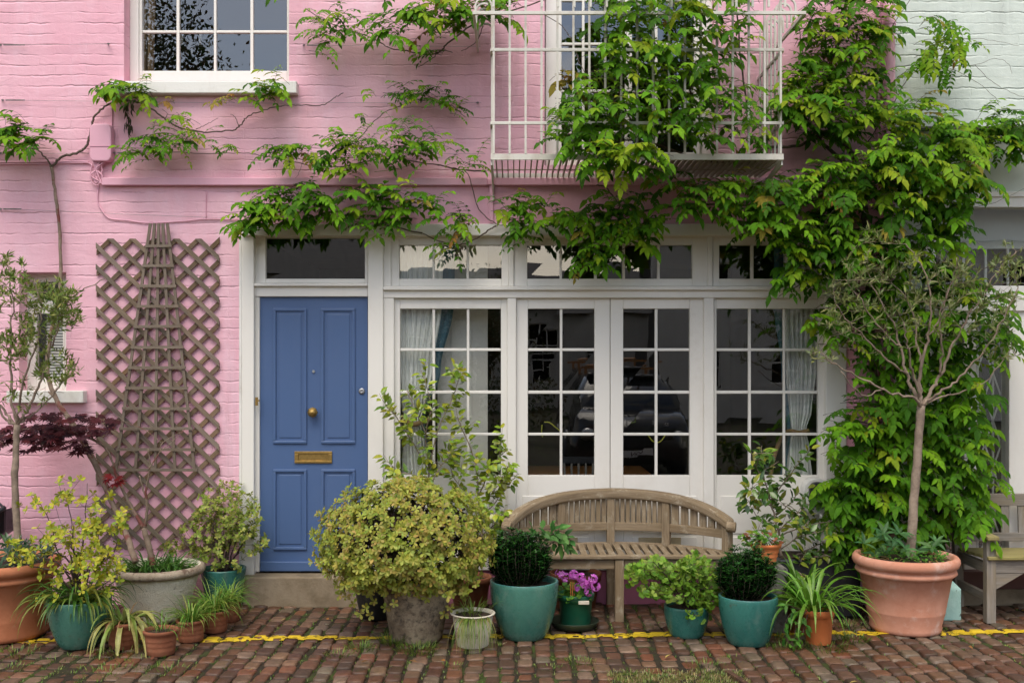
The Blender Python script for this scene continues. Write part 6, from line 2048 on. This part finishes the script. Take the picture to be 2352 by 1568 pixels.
branch(w1, [([(1115, 395), (1060, 390), (980, 375), (880, 365), (760, 385), (620, 360), (560, 352), (470, 352), (300, 345)], .006, .002, -.05), ([(810, 340), (840, 300), (880, 262), (930, 240), (985, 225), (1040, 245), (1070, 270)], .004, .002, -.06), ([(700, 360), (690, 390), (680, 410)], .002, .001, -.08)],
       [([(745, 338), (800, 330), (880, 338), (900, 308), (990, 315), (1040, 350), (1020, 372), (960, 380), (860, 378), (780, 372)], 84, (-.26, -.05), dict(ll=.055, droop=.5)), ([(600, 362), (660, 350), (740, 360), (800, 372), (790, 388), (740, 386), (680, 382), (625, 382)], 40, (-.22, -.05), dict(ll=.055)), ([(1040, 375), (1110, 395), (1090, 402), (1040, 392)], 8, (-.14, -.05), dict(ll=.045, bias=.6)),
        ([(810, 385), (832, 385), (828, 420), (812, 420)], 5, (-.26, -.15), dict(young=1)),
        ([(835, 238), (860, 233), (930, 210), (970, 204), (1030, 225), (1068, 250), (1066, 280), (1045, 282), (1005, 255), (940, 250), (895, 255)], 34, (-.16, -.05), dict(ll=.042, lr=(.12, .2))), ([(805, 280), (835, 280), (835, 286)], 2, (-.1, -.05), dict(ll=.035, lr=(.1, .15))),
        ([(290, 370), (335, 315), (400, 318), (465, 328), (475, 345), (430, 360), (380, 372), (330, 385)], 34, (-.17, -.04), dict(ll=.05)), ([(478, 340), (520, 345), (560, 350), (540, 362), (500, 358)], 8, (-.12, -.04), dict(ll=.036, lr=(.1, .16)))], 63)
branch(w1, [([(1130, 40), (1080, 60), (1030, 100), (1010, 118), (985, 125), (940, 118), (900, 112), (850, 85), (760, 55), (700, 20)], .007, .003, -.06), ([(1010, 120), (985, 140), (960, 155)], .004, .002, -.06), ([(1110, 60), (1090, 100), (1060, 118)], .004, .002, -.08), ([(1130, 40), (1250, 0), (1300, -30)], .006, .004, -.2)],
       [([(705, 62), (770, 36), (860, 70), (870, 90), (800, 92), (745, 110), (710, 100)], 26, (-.2, -.05), dict(ll=.05)), ([(730, 100), (760, 100), (765, 130), (745, 140)], 4, (-.18, -.08), dict(ll=.05)), ([(870, 85), (940, 45), (980, 0), (1130, -20), (1132, 60), (1110, 90), (1040, 95), (985, 110), (900, 105)], 95, (-.36, -.05)), ([(955, 140), (1000, 118), (1015, 125), (970, 150)], 6, (-.14, -.05), dict(ll=.045, bias=-.5)), ([(870, -10), (910, -10), (905, 12), (880, 12)], 3, (-.2, -.1)), ([(640, -12), (670, -12), (665, 2)], 2, (-.2, -.1)), ([(1140, 10), (1180, 10), (1170, 60), (1145, 50)], 6, (-.5, -.2))], 64)
branch(w1, [([(1886, 310), (1830, 335, -.3), (1760, 340, -.45), (1680, 370, -.5), (1600, 365, -.5), (1500, 330, -.55), (1400, 320, -.6)], .012, .005, -.1), ([(1640, 365), (1600, 250), (1560, 120), (1540, -30)], .008, .005, -.5), ([(1500, 330), (1440, 260), (1400, 120), (1380, -30)], .007, .005, -.45), ([(1720, 350), (1715, 250), (1700, 120), (1690, -20)], .008, .005, -.5), ([(1240, 30), (1300, 70), (1330, 140), (1370, 230), (1385, 270)], .003, .002, -.3, -.5), ([(1500, 400), (1440, 390), (1400, 360), (1330, 340)], .004, .002, -.75)],
       [([(1235, 340), (1270, 290), (1330, 270), (1420, 280), (1500, 300), (1520, 350), (1440, 385), (1360, 395), (1300, 345)], 110, (-1.0, -.35), dict(ll=.068)), ([(1290, 250), (1320, 190), (1400, 160), (1480, 180), (1500, 290), (1420, 290), (1330, 290)], 70, (-1.0, -.25), dict(ll=.07, young=.2)), ([(1335, 100), (1370, 20), (1440, 0), (1520, 60), (1560, 180), (1480, 190), (1380, 180)], 105, (-.95, -.2), dict(young=.18)), ([(1300, -25), (1720, -25), (1735, 40), (1600, 60), (1480, 50), (1360, 25)], 105, (-.9, -.2)),
        ([(1540, 60), (1720, 50), (1700, 130), (1640, 200), (1560, 200)], 70, (-.9, -.2)), ([(1500, 190), (1700, 190), (1740, 250), (1780, 310), (1740, 340), (1620, 340), (1500, 345)], 165, (-1.0, -.2), dict(ll=.066)), ([(1340, 385), (1420, 375), (1505, 360), (1515, 400), (1430, 415), (1350, 410)], 40, (-1.0, -.7), dict(ll=.07, young=.35)), ([(1460, 330), (1500, 330), (1490, 380), (1465, 380)], 6, (-1.05, -.85), dict(young=1.0)), ([(1275, 195), (1305, 190), (1300, 215)], 3, (-.6, -.4), dict(orange=1)), ([(1255, 330), (1290, 260), (1330, 290), (1280, 340)], 14, (-.9, -.5), dict(ll=.06))], 65)
branch(w1, [([(1900, 180), (1850, 140), (1835, 60)], .005, .003, -.15), ([(1890, 290), (1960, 280), (2010, 240)], .006, .003, -.15)],
       [([(1800, 150), (1840, 90), (1835, 30), (1900, -25), (2010, -25), (2035, 60), (2030, 160), (1980, 200), (1880, 210), (1810, 210)], 190, (-.50, -.06), dict(young=.22)), ([(1760, 250), (1820, 200), (1990, 195), (2030, 220), (2020, 290), (1960, 320), (1860, 300), (1790, 290)], 150, (-.60, -.06), dict(young=.25)), ([(1790, 300), (1920, 300), (1960, 330), (1930, 345), (1860, 330)], 26, (-.4, -.1))], 66)
branch(w1, [([(1985, 450), (2050, 380), (2130, 330), (2220, 310), (2400, 330)], .010, .004, -.15), ([(2100, 340), (2090, 300), (2080, 270)], .003, .002, -.2), ([(2130, 420), (2200, 480), (2230, 540)], .004, .002, -.3), ([(2200, 640), (2300, 600), (2360, 560)], .003, .002, -.3), ([(2190, 480), (2270, 470), (2380, 420)], .002, .001, -.4)],
       [([(1990, 330), (2040, 270), (2100, 262), (2160, 270), (2200, 330), (2230, 400), (2240, 440), (2190, 450), (2120, 430), (2040, 430), (1980, 400)], 215, (-.75, -.06), dict(young=.30, orange=.05)), ([(2190, 300), (2260, 282), (2360, 290), (2420, 300), (2420, 370), (2330, 370), (2260, 355), (2210, 340)], 120, (-.35, -.06), dict(young=.2)), ([(2100, 420), (2190, 440), (2225, 450), (2215, 500), (2225, 555), (2180, 580), (2110, 570), (2080, 500)], 90, (-.6, -.1)), ([(2240, 390), (2270, 400), (2255, 450), (2240, 440)], 5, (-.4, -.1)), ([(2070, 252), (2130, 240), (2140, 260)], 4, (-.4, -.2), dict(orange=.8))], 67)
branch(w1, [([(1985, 450), (1900, 440), (1750, 440), (1600, 430)], .010, .004, -.12), ([(1985, 520), (1900, 560), (1850, 640), (1790, 680)], .006, .002, -.25)],
       [([(1560, 440), (1700, 425), (1830, 420), (1880, 385), (1980, 390), (2090, 430), (2090, 520), (1980, 560), (1860, 550), (1760, 540), (1640, 520), (1560, 490)], 330, (-.65, -.06), dict(young=.14, orange=.04)), ([(1690, 540), (1860, 540), (1990, 560), (2120, 570), (2130, 620), (2000, 620), (1900, 600), (1810, 585), (1740, 570)], 130, (-.6, -.08)), ([(1800, 590), (1900, 600), (1960, 620), (1900, 660), (1830, 650), (1785, 690), (1775, 680)], 55, (-.5, -.1)), ([(1500, 400), (1560, 430), (1600, 440), (1560, 460), (1510, 450)], 14, (-.3, -.06))], 68)
branch(w1, [([(2005, 840), (1950, 800), (1880, 790)], .006, .003, -.15), ([(2012, 980), (1950, 960), (1900, 955)], .005, .002, -.15), ([(2000, 1120), (2080, 1050), (2200, 1060), (2300, 1110)], .006, .002, -.2), ([(2005, 840), (2100, 760), (2220, 760), (2320, 790)], .006, .002, -.2)],
       [([(1855, 745), (1920, 690), (2000, 630), (2150, 610), (2280, 690), (2320, 770), (2250, 830), (2120, 850), (2000, 850), (1960, 840), (1890, 800)], 270, (-.5, -.06), dict(young=.08)), ([(1960, 850), (2200, 840), (2230, 880), (2280, 940), (2200, 940), (2060, 960), (1970, 900)], 110, (-.45, -.06), dict(young=.05)), ([(1895, 960), (1960, 930), (2060, 950), (2230, 950), (2260, 1040), (2300, 1110), (2240, 1130), (2100, 1120), (1930, 1110), (1900, 1070)], 260, (-.5, -.06), dict(young=.07, ll=.080)), ([(1890, 1110), (2000, 1110), (2220, 1130), (2250, 1170), (2230, 1230), (2100, 1240), (1950, 1290), (1900, 1260), (1900, 1180)], 230, (-.5, -.08), dict(young=.07, ll=.080)), ([(2240, 760), (2320, 800), (2300, 850), (2260, 850)], 9, (-.4, -.1))], 69)
branch(w1, [([(1990, 330), (2050, 240, -.15), (2090, 170, -.2), (2120, 130, -.22)], .004, .0025, -.1), ([(2005, 210), (2120, 160), (2230, 150), (2290, 135), (2318, 150), (2325, 170)], .002, .001, -.2), ([(2140, 60), (2200, 85), (2270, 92), (2340, 105)], .0018, .001, -.25), ([(2120, 130), (2230, 180), (2290, 230), (2285, 245)], .0018, .001, -.25), ([(2240, 150), (2280, 190), (2330, 215), (2400, 240)], .0018, .001, -.25), ([(2070, 260), (2068, 220), (2080, 180)], .0015, .001, -.2), ([(2010, 130), (2050, 60), (2090, 0), (2110, -30)], .003, .002, -.12)],
       [([(2085, 150), (2120, 60), (2150, 48), (2180, 60), (2215, 70), (2200, 150), (2170, 185), (2120, 170)], 46, (-.40, -.14), dict(young=.35, orange=.05, ll=.058, droop=1.5)), ([(2060, 180), (2100, 150), (2110, 190), (2080, 200)], 5, (-.3, -.15), dict(young=.3)), ([(2200, 105), (2250, 100), (2240, 130)], 3, (-.3, -.15), dict(young=.8, ll=.045))], 70)
# curling tendrils
R = random.Random(71); b = MB()
for lst in ([(1500, 350), (1470, 340), (1440, 370), (1460, 400)], [(1600, 380), (1650, 350), (1720, 380), (1790, 400), (1830, 450)], [(1545, 400), (1560, 420), (1548, 432), (1535, 415)], [(2060, 330), (2075, 310), (2100, 320), (2110, 340)], [(905, 300), (915, 288), (930, 285), (940, 300), (945, 320)], [(860, 395), (900, 390), (940, 380), (960, 365)]):
    b.tube(pxpath(lst, -.35 if lst[0][0] > 1200 else -.12), .0022, 5)
M['tendril'] = m_rough('green_tendril', (.22, .27, .05), (.28, .30, .08), 20, .6, .001)
b.build('tendrils', M['tendril'], w1, smooth=True)
# ================================================================ ACROSS THE STREET (seen mirrored in the panes)
M['owall'] = m_brick('white_painted_brick_opposite', (.60, .57, .53), (.50, .47, .44))
M['oslate'] = m_rough('slate_roof', (.06, .06, .065), (.10, .095, .095), 6, .7, .004)
for (x0, x1, yb, h, nm, lab) in ((-16, -4.2, -26, 4.6, 'terraced_house', 'low white house across the street, mirrored in the left panes'), (-6.6, 7.2, -34, 3.9, 'terraced_house', 'low white house straight across the street, mirrored in the doors'), (4.6, 17, -25, 5.6, 'terraced_house', 'taller white house across the street, mirrored in the right panes')):
    hs = thing(nm, lab, 'house', ((x0 + x1) / 2, yb, 0), 'houses across the street')
    b = MB(); wall_sheet(b, -x1, -x0, 0, h, 0, .3, [(-x1 + k * 2.4 + .7, -x1 + k * 2.4 + 1.6, z0, z0 + 1.3) for k in range(int((x1 - x0) / 2.4)) for z0 in (1.0, h - 1.9)])
    b.v = [(-v[0], yb - v[1], v[2]) for v in b.v]; b.build('wall', M['owall'], hs)
    b = MB(); b.box(x0 + .1, x1 - .1, yb - 4, yb - .6, 0, h); b.build('interior', M['dark'], hs)
    b = MB()
    for k in range(int((x1 - x0) / 2.4)):
        for z0 in (1.0, h - 1.9):
            xa = x1 - k * 2.4 - 1.6
            for q in (0, .43, .86): b.box(xa + q, xa + q + .045, yb - .15, yb - .10, z0, z0 + 1.3)
            for q in (0, .62, 1.25): b.box(xa, xa + .9, yb - .16, yb - .151, z0 + q, z0 + q + .05)
    b.build('window_frames', M['white'], hs)
    b = MB(); b.add([(x0 - .2, yb + .3, h), (x1 + .2, yb + .3, h), (x1 + .2, yb - 2.6, h + 1.9), (x0 - .2, yb - 2.6, h + 1.9), (x0 - .2, yb - 5.5, h), (x1 + .2, yb - 5.5, h)], [(0, 1, 2, 3), (3, 2, 5, 4), (0, 3, 4), (1, 5, 2), (0, 4, 5, 1)]); rf_ = b.build('roof', M['oslate'], hs)
    b = MB(); b.box(x0 + 1, x0 + 1.9, yb - 2.9, yb - 2.2, h + 1.0, h + 2.8); b.build('chimney', M['terra3'], rf_)


def far_tree(x, y, h, r, seed, lab, col):
    R = random.Random(seed); t = thing('street_tree', lab, 'tree', (x, y, 0), 'trees across the street')
    b = MB(); nodes = limb(b, smooth_path([(x, y, 0), (x + .1, y, h * .25), (x - .1, y, h * .5), (x, y, h * .8)], 5), .2, .06, 9)
    for k in range(9):
        z = h * R.uniform(.35, .8); a = R.uniform(0, 6.28); e = V((x + math.cos(a) * r * .7, y + math.sin(a) * r * .7, z + r * .4)); nodes += limb(b, smooth_path([(x, y, z - .3), ((x + e.x) / 2, (y + e.y) / 2, z + .3), e], 4), .07, .02, 6)
    b.build('trunk', M['stem'], t, smooth=True); f = Fol()
    cl = [ell(R, (x, y, h * .66), r * .75, r * .75, h * .30) for _ in range(60)]
    for _ in range(7000 if h > 8 else 3500):
        c = R.choice(cl); p = c + V((R.gauss(0, .35), R.gauss(0, .35), R.gauss(0, .28))); f.add('oval', p, rv(R, 1) + V((0, 0, -.4)), rv(R, 1), R.uniform(.09, .17), R.uniform(.05, .09), jit(R, R.choice(col), .3))
    f.build('crown', M['leaf'], t)


far_tree(-8.6, -17, 11.2, 2.3, 80, 'tall dark tree across the street, mirrored in the upper window', [(.03, .05, .015), (.05, .06, .02), (.06, .04, .015)])
far_tree(-.9, -22, 4.4, 1.5, 81, 'small bushy tree across the street, mirrored left of the doors', [(.04, .06, .015), (.09, .07, .02)])
far_tree(9.0, -19, 4.4, 1.3, 82, 'small tree across the street, mirrored in the right window', [(.04, .07, .015), (.06, .07, .02)])
hd = MB()
far = thing('hedge', 'dark clipped hedge across the street, mirrored low in the panes', 'hedge', (-4, -15.5, 0)); R = random.Random(83); f = Fol()
for _ in range(2600): f.add('oval', (R.uniform(-9, 1.0), R.uniform(-16, -15.2), 1.4 * math.sqrt(R.random())), rv(R, 1), rv(R, 1), .12, .07, jit(R, R.choice([(.03, .05, .014), (.05, .07, .02), (.08, .06, .02)]), .3))
f.build('foliage', M['leaf'], far)

# parked dark estate car facing the house, beside the camera
car = thing('parked_car', 'black car with roof bars parked across the street, mirrored in the doors', 'car', (1.75, -9.5, 0))
M['carpaint'] = m_paint('black_car_paint', (.012, .012, .014), .12, amt=.05, bumpd=0, spec=.6)
M['carglass'] = m_paint('dark_car_glass', (.02, .022, .022), .05, amt=0, bumpd=0, spec=.7)
cxr, yf = 1.80, -7.9


def loft(mb, secs):
    """body from cross-sections along y: (y, halfwidth_bottom, halfwidth_top, z0, z1)"""
    vs = []; n = 8
    for (y, wb, wt, z0, z1) in secs:
        zm = z0 + (z1 - z0) * .55
        for (xx, z) in ((-wb * .94, z0), (-wb, z0 + (z1 - z0) * .25), (-wb * .99, zm), (-wt, z1 - .04), (-wt * .9, z1), (wt * .9, z1), (wt, z1 - .04), (wb * .99, zm), (wb, z0 + (z1 - z0) * .25), (wb * .94, z0)):
            vs.append((cxr + xx, y, z))
    n = 10; fs = []
    for i in range(len(secs) - 1):
        for k in range(n): fs.append((i * n + k, i * n + (k + 1) % n, i * n + n + (k + 1) % n, i * n + n + k))
    fs.append(tuple(range(n - 1, -1, -1))); fs.append(tuple((len(secs) - 1) * n + k for k in range(n)))
    mb.add(vs, fs)


b = MB(); loft(b, [(yf, .76, .62, .30, .78), (yf - .12, .84, .74, .22, .88), (yf - .6, .87, .80, .2, .98), (yf - 1.15, .88, .82, .2, 1.05), (yf - 4.2, .88, .82, .2, 1.10), (yf - 4.5, .82, .74, .25, 1.0)]); b.build('body', M['carpaint'], car, bevel=.03, smooth=True)
b = MB(); loft(b, [(yf - 1.1, .80, .78, 1.02, 1.06), (yf - 1.75, .80, .62, 1.03, 1.56), (yf - 2.2, .80, .62, 1.03, 1.62), (yf - 4.0, .80, .62, 1.05, 1.58), (yf - 4.35, .78, .7, 1.05, 1.12)]); b.build('cabin', M['carglass'], car, smooth=True)
b = MB(); b.box(cxr - .60, cxr + .60, yf - 4.0, yf - 1.72, 1.565, 1.64); b.build('roof', M['carpaint'], car, bevel=.03)
b = MB()
for yy in (yf - 2.1, yf - 3.5): b.bar((cxr - .72, yy, 1.74), (cxr + .72, yy, 1.74), .05, .03)
for xx in (-.5, -.1, .35): b.tube([(cxr + xx, yf - 1.6, 1.78), (cxr + xx + .05, yf - 4.2, 1.78)], .02, 8)
for xx in (-.6, .6):
    for yy in (yf - 2.1, yf - 3.5): b.box(cxr + xx - .02, cxr + xx + .02, yy - .03, yy + .03, 1.62, 1.74)
b.build('roof_rack', M['tablewood'], car)
for sx in (-.60, .60):
    b = MB(); b.lathe([(.10, 0), (.09, .05), (.04, .09), (.001, .10)], 20); b.v = [(cxr + sx + v[0], yf + .0 + v[2] - .04, .66 + v[1] * .8) for v in b.v]; b.build('headlight', M['steel'], car, smooth=True)
b = MB(); b.box(cxr - .40, cxr + .40, yf - .02, yf + .012, .52, .70)
b.build('grille', M['darkplastic'], car, bevel=.02)
for sx, yy in ((-.80, yf - .85), (.80, yf - .85), (-.80, yf - 3.5), (.80, yf - 3.5)):
    b = MB(); b.lathe([(.19, -.11), (.31, -.11), (.33, -.08), (.33, .08), (.31, .11), (.19, .11), (.19, -.11)], 28, capb=False); b.v = [(cxr + sx + v[2], yy + v[0], .33 + v[1]) for v in b.v]; wh = b.build('wheel', M['darkplastic'], car, smooth=True)
    b = MB(); b.lathe([(.2, -.07), (.05, -.1), (.001, -.1)], 20, capb=False); sg = 1 if sx < 0 else -1; b.v = [(cxr + sx + v[2] * sg, yy + v[0], .33 + v[1]) for v in b.v]; b.build('rim', M['steel'], wh, smooth=True)
b = MB(); b.box(cxr - .27, cxr + .27, yf + .014, yf + .022, .37, .48); pt = b.build('number_plate', M['whiteplastic'], car)


def lettering(txt, size, loc, rot, mat, parent, name):
    cu_ = bpy.data.curves.new(name, 'FONT'); cu_.body = txt; cu_.size = size; cu_.extrude = .001; cu_.align_x = 'CENTER'; cu_.offset = size * .012
    cu_.materials.append(mat); o = bpy.data.objects.new(name, cu_)
    o.location = loc; o.rotation_euler = rot
    COL.objects.link(o); bpy.context.view_layer.update()
    me = bpy.data.meshes.new_from_object(o.evaluated_get(bpy.context.evaluated_depsgraph_get()))
    bpy.data.objects.remove(o); o = bpy.data.objects.new(name, me)
    o.location = loc; o.rotation_euler = rot
    return link(o, parent)


lettering('CON', .10, (cxr, yf + .0235, .389), (rad(90), 0, rad(180)), M['dark'], pt, 'plate_letters')
lettering('SE', .075, (cxr + .42, yf + .016, .80), (rad(90), 0, rad(180)), M['whiteplastic'], car, 'bonnet_letters')
M['lime'] = m_paint('lime_logo', (.30, .50, .06), .5, amt=0)
for (lx, lz, mt) in ((-.10, .865, 'whiteplastic'), (-.01, .83, 'lime')):
    b = MB(); 
    for (a0, a1, c0_, c1_) in ((0, .15, 0, .012), (0, .15, .068, .08), (0, .012, .012, .068), (.138, .15, .012, .068)): b.box(cxr + lx - a0 * -1, cxr + lx + a1, yf - .02, yf + .020 + (.002 if mt == 'lime' else 0), lz + c0_, lz + c1_)
    b.build('logo', M[mt], car)

# ================================================================ CAMERA, SKY, SUN
cam = bpy.data.objects.new('Camera', bpy.data.cameras.new('Camera'))
COL.objects.link(cam)
cam.location = (0, -D, CH); cam.rotation_euler = (rad(90), 0, 0)
cam.data.sensor_width = 36; cam.data.lens = 36 * F / 2352; cam.data.shift_y = (HY - 784) / 2352
cam.data.clip_start = .05; cam.data.clip_end = 500
SC.camera = cam

SUN_EL, SUN_AZ = 60, 196       # high, behind the camera and a little to its left
wd = bpy.data.worlds.new('World'); SC.world = wd; wd.use_nodes = True
nt = wd.node_tree; nt.nodes.clear()
out = N(nt, 'ShaderNodeOutputWorld'); bg = N(nt, 'ShaderNodeBackground')
sky = N(nt, 'ShaderNodeTexSky'); sky.sky_type = 'NISHITA'; sky.sun_disc = False
sky.sun_elevation = rad(SUN_EL); sky.sun_rotation = rad(SUN_AZ); sky.air_density = 1.0; sky.dust_density = 2.0; sky.ozone_density = 1.0
tc = N(nt, 'ShaderNodeTexCoord')
sp = N(nt, 'ShaderNodeSeparateXYZ'); nt.links.new(tc.outputs['Generated'], sp.inputs[0])
cl = noise(nt, mapping(nt, tc.outputs['Generated'], (1, 1, 2.4), (3.3, 1.7, .4)), 2.2, 8, .62, .4)
cov = ramp(nt, cl, [(.43, 0), (.60, 1)])
hz = ramp(nt, sp.outputs[2], [(.10, 1), (.19, .0)])
gap_ = N(nt, 'ShaderNodeVectorMath', operation='DOT_PRODUCT'); nt.links.new(tc.outputs['Generated'], gap_.inputs[0]); gap_.inputs[1].default_value = (-.22, -.91, .35)
cov = math_(nt, 'MULTIPLY', cov, ramp(nt, gap_.outputs['Value'], [(.955, 1), (.985, .12)]))
cov = math_(nt, 'MAXIMUM', cov, hz)
cov = math_(nt, 'MULTIPLY', cov, .96)
shade = ramp(nt, noise(nt, mapping(nt, tc.outputs['Generated'], (1, 1, 2), (1, 5, 2)), 4, 6, .6), [(.3, .62), (.7, 1.0)])
cloud = mix(nt, 1.0, (7.7, 7.1, 6.15), shade, 'MULTIPLY')
brt = N(nt, 'ShaderNodeVectorMath', operation='DOT_PRODUCT'); nt.links.new(tc.outputs['Generated'], brt.inputs[0]); brt.inputs[1].default_value = (.03, -.99, .11)
cloud = mix(nt, ramp(nt, brt.outputs['Value'], [(.72, 0), (.97, 1)]), cloud, (16.5, 14.6, 11.8))
col = mix(nt, cov, mix(nt, 1.0, sky.outputs[0], (1.35, 1.35, 1.35), 'MULTIPLY'), cloud)
nt.links.new(col, bg.inputs[0]); bg.inputs[1].default_value = .10
nt.links.new(bg.outputs[0], out.inputs[0])
sl_ = bpy.data.lights.new('Sun', 'SUN'); sl_.energy = 1.25; sl_.angle = rad(40); sl_.color = (1, .93, .81)
so = bpy.data.objects.new('Sun', sl_); COL.objects.link(so)
az = rad(SUN_AZ)
sd_ = V((math.sin(az) * math.cos(rad(SUN_EL)), math.cos(az) * math.cos(rad(SUN_EL)), math.sin(rad(SUN_EL))))
so.rotation_euler = (-sd_).to_track_quat('-Z', 'Y').to_euler()
so.location = sd_ * 30
vs_ = SC.view_settings
SC.display_settings.display_device = 'sRGB'
vs_.view_transform = 'Standard'; vs_.look = 'None'; vs_.gamma = 1; vs_.use_curve_mapping = False; vs_.exposure = .92
cy = SC.cycles
cy.use_denoising = True; cy.max_bounces = 8; cy.diffuse_bounces = 3; cy.glossy_bounces = 4; cy.transmission_bounces = 4; cy.transparent_max_bounces = 12; cy.caustics_reflective = False; cy.caustics_refractive = False
cy.use_adaptive_sampling = True; cy.adaptive_threshold = .02
